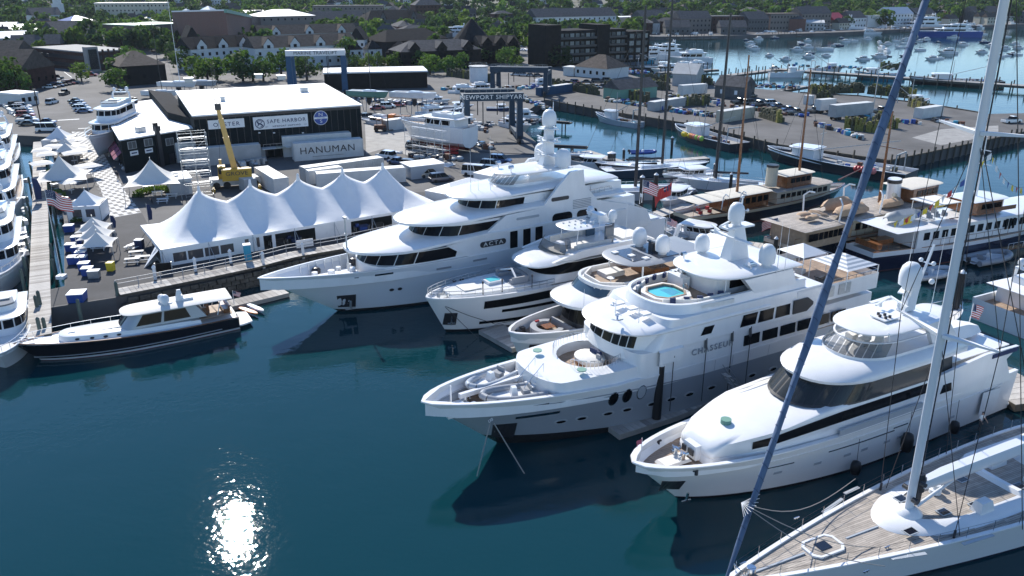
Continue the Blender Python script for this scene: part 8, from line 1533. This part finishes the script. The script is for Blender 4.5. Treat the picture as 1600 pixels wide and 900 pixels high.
# dark waterfront hotel
HG=[mat('hotel_glass',(.10,.12,.13),.12,spec=.5),mat('hotel_glass_dark',(.04,.05,.06),.12,spec=.4),mat('hotel_glass_pale',(.20,.22,.22),.2,spec=.4)]
t,L=bld('long dark waterfront hotel with rows of glazed balconies',(872,103),(976,97),15,14.5,'bsiding','roofd','flat',0,0,name='waterfront_hotel')
for r in range(4):
    for c in range(13): ob('window',G().box(L*(c+.5)/13,-.1,1.2+r*3.45,L/13*.72,.2,2.2),HG[(c*7+r*3)%3],t); 
    ob('balcony_slab',G().box(L/2,-.9,.8+r*3.45,L,1.8,.25),'bsiding',t); ob('balcony_rail',G().box(L/2,-1.8,1.0+r*3.45,L,.06,.9),'dark',t)
for x,w,h in ((-4,8,17.6),(L*.62,7,17.2),(L+6,13,13.8)): ob('stair_block',G().box(x,5.5,0,w,15,h),'bsiding',t)
for r in range(4):
    for c in range(3): ob('window',G().box(L+1.8+c*4,-2.2,1.2+r*3.2,2.4,.3,2.0),HG[(c+r)%3] if r else M['bglass'],t)
bld('long white hotel with grey roof behind the dark waterfront hotel',(838,52),(962,48),18,11,'wsiding','roofg','gable',3,16); bld('white marina building with arches beyond the hotel',(965,44),(1000,43),16,8,'cream','roofw','flat',1,7,onh=False); bld('red brick warehouse on the far shore by the hotel',(1002,46),(1040,45),16,9,'brick','roofg','gable',2,6,onh=False)
# pier sheds
bld('grey shingle shed with two white windows on the pier',(1116,152),(1160,156),9,4,'gsiding','roofg','gable',1,2,wm_='white'); bld('plain grey metal shed left of the shingle shed',(1050,134),(1086,136),10,4.5,'contg','contg','gable',1,0); bld('low lobster shack with brown roof and white awnings',(898,119),(948,124),14,4,'wsiding','roofb','hip',1,5); bld('green low shed among the lobster traps',(968,158),(1026,152),8,3.6,'green','roofg','gable',1,0,wh=1)
bld('small white gatehouse left of the low lobster shack',(880,118),(896,119),6,3,'contw','contw','flat',1,0)
# ---------------------------------------------------------------- houses scattered over the town
HS=[]
def hproto(w,d,h,gh,wall,roof,kind):
    return (G().box(0,0,-4,w,d,h+4).mesh('wall',M[wall]), (G().add([(-w/2-.3,-d/2-.3,h),(w/2+.3,-d/2-.3,h),(w/2+.3,d/2+.3,h),(-w/2-.3,d/2+.3,h),(-w/2-.3,0,h+gh),(w/2+.3,0,h+gh)],[(0,1,5,4),(2,3,4,5),(0,4,3),(1,2,5)]) if kind=='gable' else G().add([(-w/2-.3,-d/2-.3,h),(w/2+.3,-d/2-.3,h),(w/2+.3,d/2+.3,h),(-w/2-.3,d/2+.3,h),(-w*.15,0,h+gh),(w*.15,0,h+gh)],[(0,1,5,4),(1,2,5),(2,3,4,5),(3,0,4)])).box(w*.2,d*.1,h+gh*.4,1,1,gh*.9).mesh('roof',M[roof]), [(x,y) for x in range(int(w//3)) for y in range(int(h//3))],w,d,h)
HS=[hproto(12,9,6.5,4,'wsiding','roofg','gable'),hproto(10,11,6,4.5,'wsiding','roofd','gable'),hproto(16,10,8,4,'gsiding','roofg','hip'),hproto(13,9,6,4,'cream','roofb','gable'),hproto(20,12,9,3,'dbrick','roofg','hip'),hproto(11,9,7,4,'gsiding','roofb','gable'),hproto(24,14,10,3.5,'brick','roofg','hip'),hproto(14,10,8,4.5,'wsiding','roofb','hip'),hproto(28,16,7,2,'contg','contw','gable')]
WG=[]
for k,hp in enumerate(HS):
    g=G()
    for (a,b) in hp[2]:
        n=int(hp[3]//3); x=-hp[3]/2+hp[3]*(a+.5)/n; g.box(x,-hp[4]/2-.04,1+b*3,1.1,.14,1.5)
    WG.append(g.mesh('window',M['glass']))
AD=['white clapboard','white gabled','grey shingled','cream painted','dark brick','grey gabled','red brick','white hip-roofed','pale flat-gabled']
def house(px,py,k,label,group):
    x,y,z=ground(px,py); t=T('town_house',label,'house',(x,y,z-.3),R(rnd.choice((0,12,-15,25,80,-70))+rnd.uniform(-5,5)),group); t.scale=(.86,.86,.88); ob('wall',HS[k][0],None,t); ob('roof',HS[k][1],None,t); o=ob('windows',WG[k],None,t,kind='stuff')
rr=random.Random(21); used=[]
AV=[(0,84,190,150),(262,84,300,150),(840,86,1010,110)]
def free(x,y,r=0):
    if any(a-r<x<c+r and b<y<d for a,b,c,d in AV): return False
    q=ground(x,y); return not inside(q[0],q[1],4+r*1.6)
def shore(x): 
    pts=[(0,105),(1000,57),(1120,56),(1320,50),(1450,44),(1600,38)]
    if x<1000: return 118
    for (a,b),(c,d) in zip(pts,pts[1:]):
        if a<=x<=c: return lerp(b,d,(x-a)/(c-a))
    return 38
side=lambda x:'far left' if x<300 else 'left of centre' if x<600 else 'centre' if x<900 else 'right of centre' if x<1250 else 'far right'
def row(y): return 'ridge' if y<6 else 'upper slope' if y<14 else 'middle slope' if y<24 else 'lower slope' if y<38 else 'flat town'
n=0; i=0
while n<288 and i<12000:
    i+=1; x=rr.uniform(-20,1620); y=2+(rr.random()**1.3)*70
    if x>1000: y=2+rr.random()*(shore(x)-5)
    if not free(x,y,4) or any(abs(x-a)<9+y*.09 and abs(y-b)<1.8+y*.035 for a,b in used): continue
    used.append((x,y)); k=rr.choice((0,1,2,3,0,1,5,7,4,6,8) if y>25 else (0,1,2,3,5,7,0,1)); house(x,y,k,'%s house among trees on the %s, %s'%(AD[k],row(y),side(x)),'%s houses, %s, %s'%(AD[k],row(y),side(x))); n+=1
n=0; i=0
while n<262 and i<9000:
    i+=1; x=rr.uniform(-20,1620); y=3+(rr.random()**.95)*92
    if x>1000: y=3+rr.random()*(shore(x)-7)
    if not free(x,y,0) : continue
    q=ground(x,y); tree(q[0],q[1],q[2]-.5,rr.uniform(1.1,1.8) if y>45 else rr.uniform(1.2,2.0),True,'leafy green tree on the %s of town, %s'%(row(y),side(x)),'trees, %s, %s'%(row(y),side(x))); n+=1
# the wooded mass between and behind
g=G(); r2=random.Random(5); cm_=[(CROWNF[k].vertices,CROWNF[k].polygons) for k in range(3)]; base=[]
for k in range(3): base.append(([tuple(v.co) for v in CROWNF[k].vertices],[tuple(p.vertices) for p in CROWNF[k].polygons]))
cnt=0
FG=[G(),G(),G()]
while cnt<1350:
    x=r2.uniform(-40,1640); y=-12+(r2.random()**1.35)*(92 if x<1000 else shore(x)+4)
    if y>4 and not free(x,y,0): continue
    q=ground(x,y); 
    if q[1]<0 or q[1]>1470: continue
    s=r2.uniform(.9,1.7); k=cnt%3; V,F_=base[r2.randrange(3)]; a=r2.uniform(0,6.28); c,s_=math.cos(a)*s,math.sin(a)*s
    FG[k].add([(q[0]+v[0]*c-v[1]*s_,q[1]+v[0]*s_+v[1]*c,q[2]+v[2]*s+.5) for v in V],F_); cnt+=1
for k in range(3): tag(ob('hillside_wood',FG[k],'foliage_%d'%(1,2,4)[k],None,kind='stuff'),['mid green wooded mass filling the gaps between the hillside houses','dark green wooded mass over the town and ridge','deep green tree mass behind the town roofs'][k],'wood')
# far shore: waterfront blocks from centre to right
rr=random.Random(8)
for i,(x0,x1,h,wall,roof,kd,r_,c_,lab) in enumerate([(1062,1110,10,'brick','roofg','gable',3,8,'red brick waterfront block above the left far marina'),(1112,1160,11,'dbrick','roofg','flat',3,9,'dark brick block left of the tall dark mast top'),(1168,1200,9,'gsiding','roofg','gable',2,7,'grey balconied block on the far quay'),(1202,1246,12,'brick','roofb','flat',3,9,'long brick warehouse on the far shore, left part'),(1250,1296,12,'brick','roofg','gable',3,9,'long brick warehouse on the far shore, right part'),(1302,1320,7,'brick','red','gable',2,3,'small red-roofed house behind the far marina'),(1330,1352,8,'wsiding','roofg','gable',2,5,'white gabled inn on the far shore'),(1354,1382,9,'contw','contw','flat',1,0,'plain white box building behind the far white tent'),(1386,1424,10,'wsiding','gelgrey','gable',3,8,'white pillared hotel behind the yachts on the far shore'),(1430,1460,9,'cream','roofg','gable',3,6,'cream gabled block right of the white hotel'),(1520,1560,9,'gsiding','roofg','gable',2,7,'grey shingled condominium row, left'),(1562,1610,9,'gsiding','roofb','gable',2,7,'grey shingled condominium row, right')]):
    y=shore((x0+x1)/2)-4.5; bld(lab,(x0,y),(x1,y-.8),16,h,wall,roof,kd,r_,c_,z=ZQ,side=False)
for x0,x1,y,lab in ((1040,1078,54,'low white boathouse with pale roof at the far marina'),(1126,1166,54,'grey timber boathouse on the far quay edge')): bld(lab,(x0,y),(x1,y),14,5,'gsiding','roofg','gable',1,5,z=ZQ,side=False)
A=P2(1290,44); t=T('marquee_tent','long white ribbed event tent on the far shore','tent',(*A,ZQ),R(5)); L=44
ob('tent_roof',G().add([(0,0,3),(L,0,3),(L,18,3),(0,18,3),(4,9,10),(L-4,9,10)],[(0,1,5,4),(1,2,5),(2,3,4,5),(3,0,4)]),'tent',t); ob('tent_wall',G().box(L/2,9,0,L-.4,17.6,3),'tent',t)
for i in range(6): ob('tent_rib',G().bar((i*L/5,-.05,3.05),(4+i*(L-8)/5,9,10.1),.3),'gelgrey',t)
# ================================================================ PIERS, PILES, TRAPS
pm=G().cyl((0,0,-5),(0,0,3.4),.22,.2,7).mesh('pile',M['pile'])
def pilerow(label,px,step,z=ZQ,hh=1.0):
    """fender piles along a quay edge, parts of one fender line"""
    t=T('fender_piles',label,'pilings',(0,0,0)); pts=[Vector((*P2(x,y,z),0)) for x,y in px]
    for a,b in zip(pts,pts[1:]):
        L=(b-a).length; n=max(1,int(L/step)); d=(b-a).normalized(); off=Vector((d.y,-d.x,0))*.4
        for i in range(n): o=ob('pile',pm,None,t); o.location=a.lerp(b,i/n)+off; o.scale=(1,1,rnd.uniform(.9,1.15)*hh)
    g=G()
    for a,b in zip(pts,pts[1:]): g.bar((a.x,a.y,z+.15),(b.x,b.y,z+.15),.35)
    ob('kerb_timber',g,'pile',t); return t
pilerow('row of timber fender piles along the near edge of the fishing pier',[(852,157),(940,173),(1010,184),(1075,194),(1215,227),(1388,252)],3.6); pilerow('row of timber fender piles along the right-hand edge of the fishing pier',[(1390,252),(1500,229),(1600,207)],2.6); pilerow('sparse piles along the far edge of the fishing pier',[(1540,178),(1450,163),(1340,150),(1250,145)],7); pilerow('piles below the dark waterfront hotel',[(905,104),(1000,103)],5)
def finger(label,a,b,w=4,z=2.0):
    A=Vector((*P2(*a,z),0)); B=Vector((*P2(*b,z),0)); L=(B-A).length; t=T('timber_pier',label,'pier',(A.x,A.y,0),math.atan2(B.y-A.y,B.x-A.x)); ob('pier_deck',G().box(L/2,0,z-.5,L,w,.5),'concrete',t); ob('edge_beam',G().box(L/2,-w/2-.05,z-.9,L,.3,.7),'pile',t)
    for i in range(int(L/5)):
        for sg in (-1,1): o=ob('pile',pm,None,t); o.location=(i*5+2,sg*(w/2+.2),-.3); o.scale=(1.1,1.1,1.1*(1.2 if (i*7)%3 else 1))
    return t
finger('long timber pier with tall piles crossing the harbour behind the fishing pier',(1210,107),(1640,136),5); finger('short timber finger with piles left of the long pier',(1215,141),(1258,134),3); finger('low pier in front of the dark waterfront hotel reaching into the harbour',(958,106),(1046,99),3); finger('white-boat finger pier right of the waterfront hotel',(1030,113),(1120,108),3,z=1.2); finger('far left end of the long timber pier by the sheds',(1130,118),(1212,108),4)
TP=[G(),G()]; rr=random.Random(3)
tg=G()
for k in range(2):
    for i in range(5): TP[k].box(rr.uniform(-.1,.1),0,i*.42,1.15,.6,.38,rr.uniform(-.1,.1))
tms=[TP[0].mesh('trap_stack',M['trap']),TP[1].mesh('trap_stack',M['trapy'])]
def traps(label,p0,p1,n,rows=2,y=0,seed=1):
    r=random.Random(seed); A=Vector((*P2(*p0),0)); B=Vector((*P2(*p1),0)); d=(B-A).normalized(); nn=Vector((-d.y,d.x,0)); t=T('lobster_traps',label,'lobster traps',(A.x,A.y,ZQ),math.atan2(d.y,d.x)); L=(B-A).length
    for i in range(n):
        for j in range(rows): o=ob('trap_stack',tms[1 if (y and r.random()<y) else 0],None,t); o.location=(L*i/n+r.uniform(-.1,.1),j*.8,0); o.scale=(L/n/1.3,1.1,r.uniform(.6,1.7)); o.rotation_euler=(0,0,r.uniform(-.08,.08))
    return t
for i,a in enumerate([('lobster trap wall in the middle of the pier lot, left part',(985,147),(1045,152),18,3,.1),('dark lobster trap row beyond the parked row on the pier',(1080,141),(1112,143),12,3,.1),('high trap stacks at the inner corner right of the yellow container',(1186,196),(1216,206),10,3,.2),('trap rows between the long trailer and the pier edge',(1362,208),(1392,216),10,3,.3),('trap rows along the far edge behind the box trailer',(1275,168),(1300,170),9,2,.2),('long wall of stacked lobster traps along the near pier edge, left',(862,147),(935,160),26,2,.1),('lobster trap stacks between green shed and pier edge',(950,163),(1010,172),20,3,.15),('lobster trap stacks left of the green shed',(945,148),(972,152),12,3,.1),('tan lobster trap wall behind the dark ketch masts',(1060,178),(1108,176),16,3,.2),('dark lobster trap wall along the far pier edge',(1268,158),(1350,156),26,4,.1),('lobster trap wall right of the dark wall near the light pole',(1355,158),(1425,166),22,4,.3),('bright yellow lobster traps behind the fishing boat on the pier',(1318,216),(1365,222),14,3,.9),('low lobster traps left of the white container by the sail',(1418,178),(1440,184),8,3,.1),('lobster traps beside the plain grey shed',(1008,137),(1048,139),10,2,.1),('lobster traps on the long timber pier, centre',(1375,116),(1410,118),10,2,.2),('lobster trap stacks near the tank at the yard lot',(700,128),(768,138),26,3,.1)]): traps(*a,seed=i)
cl=random.Random(14); bm_={}
def clutter(label,x0,y0,x1,y1,n,ms,s=1.0,name='gear_pile',cat='fishing gear'):
    q=P2((x0+x1)/2,(y0+y1)/2); t=T(name,label,cat,(*q,ZQ)); n=int(n*1.6) if ms is MX else n
    for i in range(n):
        u=cl.random(); x=lerp(x0,x1,u)+cl.uniform(-2,2); y=lerp(y0,y1,u)+cl.uniform(-2.2,2.2); a=P2(x,y); w=cl.uniform(.6,1.6)*s; m=cl.choice(ms); g=G()
        if cl.random()<.4: g.cyl((0,0,0),(0,0,w*.8),w*.4,n=9)
        elif cl.random()<.5: g.box(0,0,0,w,w*.7,w*.6,cl.uniform(0,3),top=.95)
        else: g.ball(0,0,w*.3,w*.55,w*.35,7,4)
        o=ob(cl.choice(('barrel','fish_box','net_bundle')),g,m,t); o.location=(a[0]-q[0],a[1]-q[1],0)
MX=['bblue','dark','contw','trap','contg','cyan','rust']
for a in [('blue drums, boxes and nets along the pier edge behind the small fishing boat',945,168,1035,182,60,MX),('piled buoys, drums and boxes on the pier behind the first dark trawler',1045,186,1125,196,60,MX),('drums and ropes on the quay behind the second dark trawler',1270,208,1345,232,50,MX+['byel']),('blue tubs and orange nets on the far pier apron',958,118,1028,127,46,MX+['orange','bblue','bblue']),('fishing gear by the shingle shed door',1165,146,1215,146,26,MX),('blue tubs and dark gear at the pier corner, right',1455,202,1500,210,14,MX),('workshop clutter between the hauled boats',570,168,700,178,70,['dark','contw','contg','rust','blue']),('timber and steel clutter in front of the haul-out slip',700,232,770,248,44,['dark','contg','rust','pgrey','alu']),('yard clutter behind the NEWPORT SHIPYARD hoist',690,150,850,148,80,MX),('stored gear between crane and containers',375,278,420,270,34,['alu','contg','dark','contw']),('clutter by the superyacht stern on the dark wharf',850,262,880,276,18,['dark','contg','alu']),('gear at the foot of the slip piers',780,206,850,204,44,['dark','pgrey','rust','dblue']),('cafe furniture and planters along the quay edge by the pier',84,300,112,352,40,['contw','dark','alu','foliage_1']),('bar stools and crates below the maroon awnings',150,232,200,282,40,['dark','navy','bsiding','contg']),('mooring gear and boxes along the left wooden pier',43,300,42,430,16,['alu','contw']),('pallets, drums and nets across the middle of the fishing pier',1040,160,1120,172,40,MX),('nets and boxes along the middle of the pier, right',1120,176,1260,196,50,MX),('gear strung along the far edge of the fishing pier',1080,140,1250,148,50,MX),('fishing gear beside the big trailer and light pole',1300,192,1440,208,36,MX+['trapy']),('boxes, floats and nets on the long timber pier',1230,111,1420,120,40,MX),('stored gear in the yard right of the hauled yacht',690,200,760,220,40,['dark','contg','rust','pgrey','blue','contw']),('yard stores between the slip and the pier corner',800,160,860,185,40,MX),('blue steel beams, props and drums below the NEWPORT SHIPYARD hoist',735,212,845,206,60,['dblue','dark','dblue','pgrey','rust','contw']),('props, trestles and boxes round the hauled yacht stands',640,262,720,266,40,['dark','rust','contg','dblue']),('boat stands and boxes on the hard behind the shed',500,160,600,172,50,['dark','contw','rust','blue','contg']),('bicycles, carts and drums along the big shed wall',400,247,440,243,18,['dark','alu','contw']),('small craft gear beyond the white office',5,170,26,196,24,['contw','gel','dark','alu'])]: clutter(*a)
# fishing boats
def berth(px,B,off=1.2):
    pe=[(852,157),(940,173),(1010,184),(1075,194),(1215,227),(1388,252)]
    for (a,b),(c,d) in zip(pe,pe[1:]):
        if a<=px<=c:
            A=Vector(P(a,b,ZQ)); C_=Vector(P(c,d,ZQ)); v=(C_-A).normalized(); q=A.lerp(C_,(px-a)/(c-a)); n=Vector((-v.y,v.x,0)); n=-n if n.y>0 else n; q=q+n*(B/2+off); return (q.x,q.y),math.degrees(math.atan2(v.y,v.x))
def trawler(label,bow,z,hd,L,B,hullc,mastc='contg',wheel=(.55,.75),group=None,gear=True,fl=None,hb=1.9,name='fishing_boat'):
    if hd is None: b,hd=berth(bow[0],B)
    else: b=P(*bow,z)
    r=R(hd)+PI; t=T(name,label,'fishing boat',(b[0]-L*math.cos(r),b[1]-L*math.sin(r),0),r,group); H=Hull(t,L,B,lambda u:hb+2.0*max(0,u-.4)**1.3,rake=1.6,m=hullc,bul=.7,deck='concrete',n=16,t0=.4,aft=.9,cap='contw' if 0 else 'gel'); z0=hb-.6
    x0,x1=L*wheel[0],L*wheel[1]; o=ol(x0,x1,B*.3,B*.2,3,n=4); A=ring(o,z0); Q=ring(o,z0+2.6); tier(t,'wheelhouse','gel',[(o,z0),(o,z0+2.9)]); 
    for i in range(6): ob('window_pane',patch(G(),A,Q,.33+i*.06,.375+i*.06,.55,.85,.04,2),'glass',t)
    slab(t,'roof','gel',ol(x0-.4,x1+.4,B*.36,B*.2,3,n=4),z0+2.6,.15,.1)
    if gear:
        ob('mast',G().cyl((x0-.5,0,z0),(x0-.5,0,z0+8),.14,.08,6).bar((x0-.5,-1.5,z0+6),(x0-.5,1.5,z0+6),.1),mastc,t); ob('boom',G().bar((x0-.5,0,z0+2.5),(L*.1,0,z0+6.5),.16),mastc,t); ob('gallows_frame',G().bar((L*.08,-B*.35,z0),(L*.08,-B*.3,z0+4),.2).bar((L*.08,B*.35,z0),(L*.08,B*.3,z0+4),.2).bar((L*.08,-B*.3,z0+4),(L*.08,B*.3,z0+4),.25),mastc,t)
        for k in range(9): ob(cl.choice(('fish_box','net_reel')),G().box(L*(.12+.045*k),cl.uniform(-B*.25,B*.25),z0,.9,.8,cl.uniform(.4,.9)),cl.choice(MX),t)
    for i,(x,m) in enumerate(fl or []): ob('float_ball',G().ball(x,B*.5+.35,hb-.1,.62,.68,9,6),m,t)
    return t
trawler('small white lobster boat against the pier piles',(944,177),1.8,None,17,4.6,'gelgrey',hb=1.4); trawler('dark green trawler with yellow, orange and pink floats at its side',(1078,197),3.4,None,25,7,'dark',fl=[(16.5,'byel'),(15.9,'byel'),(14,'byel'),(13.4,'orange'),(12.8,'orange'),(12.1,'pink'),(11.2,'lime'),(10,'pink'),(9.4,'lime')]); trawler('large black trawler with white wheelhouse and red floats near the pier corner',(1216,206),3.6,None,32,8,'dark',fl=[(9.5,'red'),(8.9,'red'),(8.2,'red'),(7.2,'red'),(6.6,'red'),(6.0,'pink')],wheel=(.62,.8)); 
trawler('turquoise fishing boat moored on the long timber pier',(1334,114),2,-8,20,5.5,'cyan'); trawler('green-black trawler with raised net booms on the long timber pier',(1420,118),3,-12,34,8,'dark'); trawler('small white workboat on the near side of the long pier, left',(1258,113),2,178,15,4.5,'gel'); trawler('white workboat moored behind the long pier',(1318,106),2,190,16,5,'gel'); trawler('grey workboats moored end on behind the lobster traps',(1452,158),2,200,16,5,'pgrey'); trawler('teal boat moored beside the dark waterfront hotel',(1027,92),2,190,18,5.5,'cyan'); trawler('dark boats and workboat left of the finger by the sheds',(1062,104),2.2,170,20,6,'dark'); trawler('small blue-white boat by the hauled deck near the hotel',(962,112),1.5,175,14,4,'gelgrey',gear=False,hb=1.2)
# ================================================================ MOORED AND FAR BOATS
def proto(f): 
    n0=set(o.name for o in bpy.data.objects); f(); return [o for o in bpy.data.objects if o.name not in n0 and o.parent is None][0]
FB=[proto(lambda: boat('x',(800,300),1,0,14,4.6,hb=1.6,tiers=1,th=1.7,radar=False,rails=False,bul=.3,deck='gel',name='moored_motor_boat',cat='motor boat')),proto(lambda: boat('x',(800,300),1,0,40,8.6,hb=3.2,tiers=2,th=2.4,rails=False,deck='gel',name='far_motor_yacht')),proto(lambda: sloop('x',(800,300),1,0,13,'gel',mast=17,mr=.12,name='moored_sailboat')),proto(lambda: boat('x',(800,300),1,0,12,4.0,hull='navy',hb=1.4,tiers=1,th=1.6,radar=False,rails=False,bul=.3,house=(.4,.66),deck='gel',name='moored_launch',cat='motor boat',flys=False))]
W3=['far marina','far right','left of the sail','between sail and mast','centre of the far harbour']
def reg(x): return 'left of the far harbour' if x<1290 else 'middle of the far harbour' if x<1400 else 'just left of the blue sail' if x<1450 else 'between blue sail and white mast' if x<1560 else 'at the right edge'
for i,(x,y,k,s,a) in enumerate([(1253,68,2,1,100),(1261,70,3,1,160),(1267,64,0,.8,190),(1270,75,0,1.1,185),(1302,79,2,1.6,175),(1319,60,3,.7,170),(1318,72,3,1,185),(1328,66,0,1,175),(1362,62,0,.9,170),(1377,67,0,.7,100),(1382,78,0,1.2,95),(1389,82,0,1.1,90),(1385,90,0,1.2,170),(1408,65,2,.9,160),(1419,69,2,.9,180),(1446,79,2,1.1,185),(1470,66,3,.6,180),(1474,92,2,1,200),(1484,54,0,1.4,175),(1498,59,1,.55,185),(1495,84,0,1.6,180),(1523,49,1,.6,185),(1546,67,3,1.3,180),(1560,73,0,1.2,170),(1567,90,0,1.4,190),(1592,86,3,1.2,180),(1598,76,0,1,180),(1192,62,0,1,180),(1180,69,0,1,170),(1182,75,0,1,175),(1217,60,3,1.1,180),(1543,54,2,.9,180),(1580,58,2,.9,180),(1425,60,2,.8,170)]):
    kk=['white motor boat','white yacht','sailboat on a mooring','dark-hulled launch'][k]; q=P(x,y,0); r=copy(FB[k],(q[0],q[1],0),R(a),'%s moored %s, %s'%(kk,reg(x),'nearest shore rows' if y<62 else 'middle rows' if y<76 else 'nearest rows'),'boats moored in the harbour',s*(.5 if k!=1 else .42))
rr=random.Random(31)
for i in range(30):
    x=rr.uniform(1165,1600); y=rr.uniform(57,94) if x>1230 else rr.uniform(60,88); k=rr.choice((0,0,2,3,0)); q=P(x,y,0); copy(FB[k],(q[0],q[1],0),R(180+rr.uniform(-15,15)),'%s moored %s, %s'%(['white motor boat','white yacht','sailboat on a mooring','dark-hulled launch'][k],reg(x),'nearest shore rows' if y<62 else 'middle rows' if y<76 else 'nearest rows'),'boats moored in the harbour',rr.uniform(.34,.55))
for i,(x,y,k,s_,a,h,l) in enumerate([(612,196,0,.9,150,2.0,'white boat stored beside the blue yard containers'),(652,182,0,1.0,30,2.0,'white boat stored above the orange truck'),(690,172,3,1.0,10,2.2,'dark-hulled boat stored left of the hoist beam'),(716,186,0,.9,-60,2.0,'white boat stored behind the hauled yacht flybridge'),(660,160,0,.8,0,2.0,'small white boat on stands below the navy racing hull'),(786,196,0,1.0,-50,2.2,'white boat hanging in the NEWPORT SHIPYARD hoist'),(838,176,0,1.0,200,.4,'white workboat tied beside the blue hoist frame'),(760,172,3,.9,0,2.0,'dark boat stored behind the NEWPORT SHIPYARD hoist'),(830,132,0,.9,20,1.6,'white boat stored by the far hoist frame'),(700,145,0,1.1,0,1.6,'white boat on stands right of the low shed'),(730,140,0,1.0,10,1.6,'white boat on stands in front of the tank'),(690,262,0,.55,60,1.0,'small white boat on the ground by the scaffolding'),(608,238,0,.5,-20,1.0,'small covered white boat on the concrete apron')]):
    q=P(x,y,ZQ); copy(FB[k],(q[0],q[1],h),R(a),l,None,s_*.8)
rr=random.Random(4)
for i in range(46):
    x=1035+i*12.3+rr.uniform(-3,3); 
    if x>1600: break
    y=shore(x)+rr.uniform(1.2,4.5); k=rr.choice((0,0,1,1,2,0)); q=P(x,y,0); copy(FB[k],(q[0],q[1],0),R(rr.choice((75,95,110,180,0))+rr.uniform(-8,8)),'%s berthed in the %s marina on the far shore'%(['white motor boat','large white yacht','sailboat'][k],'left' if x<1200 else 'centre' if x<1400 else 'right'),'boats berthed along the far shore',{0:.8,1:.45,2:.9}[k]*rr.uniform(.8,1.1))
for x,y,k,s,a,cmx,l in [(1478,46,1,1.2,183,{'white_gelcoat':'gel'},'very large white yacht on the far shore behind the sail'),(1350,50,1,1.2,180,{},'large white yacht in front of the far white tent'),(1300,51,1,.8,178,{},'white yacht left of the far white tent yacht'),(1550,38,1,1.0,182,{},'large white yacht at the far right shore'),(1045,92,1,.75,200,{},'white yacht docked right of the waterfront hotel'),(1075,88,1,.8,190,{},'white yacht with brown flybridge on the hotel pier'),(1110,98,0,1.6,190,{},'blue and white boat at the end of the hotel pier'),(1060,113,0,1.0,200,{},'small white boat at the white-boat finger, left'),(1085,110,0,1.0,190,{},'small white boat at the white-boat finger, middle'),(1105,108,0,1.0,190,{},'small white boat at the white-boat finger, right'),(745,60,1,.8,180,{},'white boat stored on land behind the conical tower')]:
    q=P(x,y,ZQ if y==60 and x<800 else 0); copy(FB[k],(q[0],q[1],q[2]+(0 if x>800 else 1)),R(a),l,None,s)
t,H_=boat('big blue-hulled motor yacht on the far shore behind the blue sail',(1432,46.5),5,-1,46,9,hull='bblue',hb=4,tiers=2,th=2.4,rails=False,deck='gel',name='far_motor_yacht')
for v in FB:
    def rm(o):
        for c in list(o.children): rm(c)
        bpy.data.objects.remove(o)
    rm(v)
# far marina floats
for a,b,l in (((1040,60),(1120,59),'far marina float, left'),((1200,56),(1250,55),'far marina float below the warehouse'),((1375,49),(1440,47.5),'far marina float in front of the big yacht')): finger(l,a,b,4,z=1.0)
# light poles & masts & small white tents
for x,y,h,l in [(1361,192,15,'tall light pole right of the long trailer on the pier'),(1402,160,12,'light pole between trap walls on the pier'),(254,120,26,'x'),]:
    if l=='x': continue
    q=P2(x,y); t=T('light_pole',l,'light pole',(*q,ZQ)); ob('pole_shaft',G().cyl((0,0,0),(0,0,h),.16,.1,7),'contg',t); ob('lamp_head',G().box(0,0,h,.9,.35,.15),'contg',t)
for x,y,h,l in [(67,208,9,'dark wooden pole beside the white van above the cafe'),(72,118,7,'thin lamp pole in the parking lot, left'),(82,120,7,'thin lamp pole in the parking lot, right'),(62,112,6,'short sign pole in the parking lot')]:
    q=P2(x,y); t=T('light_pole',l,'pole',(*q,ZQ)); ob('pole_shaft',G().cyl((0,0,0),(0,0,h),.18,.13,7),'bark',t); ob('lamp_head',G().box(0,0,h,.8,.3,.2),'dark',t)
for (a,b,d,l) in (((708,348),(770,326),6,'low white gable tent between long tent and superyacht'),((772,315),(822,300),5,'white gable tent top behind the superyacht antennas')): 
    A=P2(*a);B=P2(*b);L=math.dist(A,B); t=T('frame_tent',l,'tent',(*A,ZQ),math.atan2(B[1]-A[1],B[0]-A[0])); ob('tent_wall',G().box(L/2,d/2,0,L,d,2.4),'tent',t); ob('tent_roof',G().add([(-.1,-.1,2.4),(L+.1,-.1,2.4),(L+.1,d+.1,2.4),(-.1,d+.1,2.4),(L*.25,d/2,3.5),(L*.75,d/2,3.5)],[(0,1,5,4),(1,2,5),(2,3,4,5),(3,0,4)]),'tent',t)
A=P2(645,300); t=T('link_shelter','pale blue-white flat shelter joining long tent and gable tent','shelter',(*A,ZQ),R(30)); ob('shelter_wall',G().box(3.5,3,0,7,5,2.4),'gelgrey',t); ob('shelter_roof',G().box(3.5,3,2.4,7.3,5.3,.12),'tent',t)
# racks of stored boats behind the hotel wing
rr=random.Random(2)
for i in range(14): q=P2(812+i%7*6+rr.uniform(-1,1),78+i//7*8); t=tender('stored white boat in the lot left of the waterfront hotel, %s row'%('upper' if i<7 else 'lower'),(*q,ZQ),R(rr.uniform(0,180)),8,tube='gel'); t['group']='boats stored left of the waterfront hotel'
# ================================================================ AIR
g=G().box(300,700,-7,2500,1640,56+7+10)
vm=bpy.data.materials.new('air'); vm.use_nodes=True; N=vm.node_tree; N.nodes.clear(); pv=N.nodes.new('ShaderNodeVolumePrincipled'); pv.inputs['Density'].default_value=.00004; pv.inputs['Color'].default_value=(.72,.85,1,1); pv.inputs['Anisotropy'].default_value=.2
no=N.nodes.new('ShaderNodeOutputMaterial'); N.links.new(pv.outputs[0],no.inputs['Volume'])
ob('haze',g,vm,None,kind='stuff',label='thin blue summer haze over the harbour and town',category='haze')
SC.cycles.volume_bounces=0
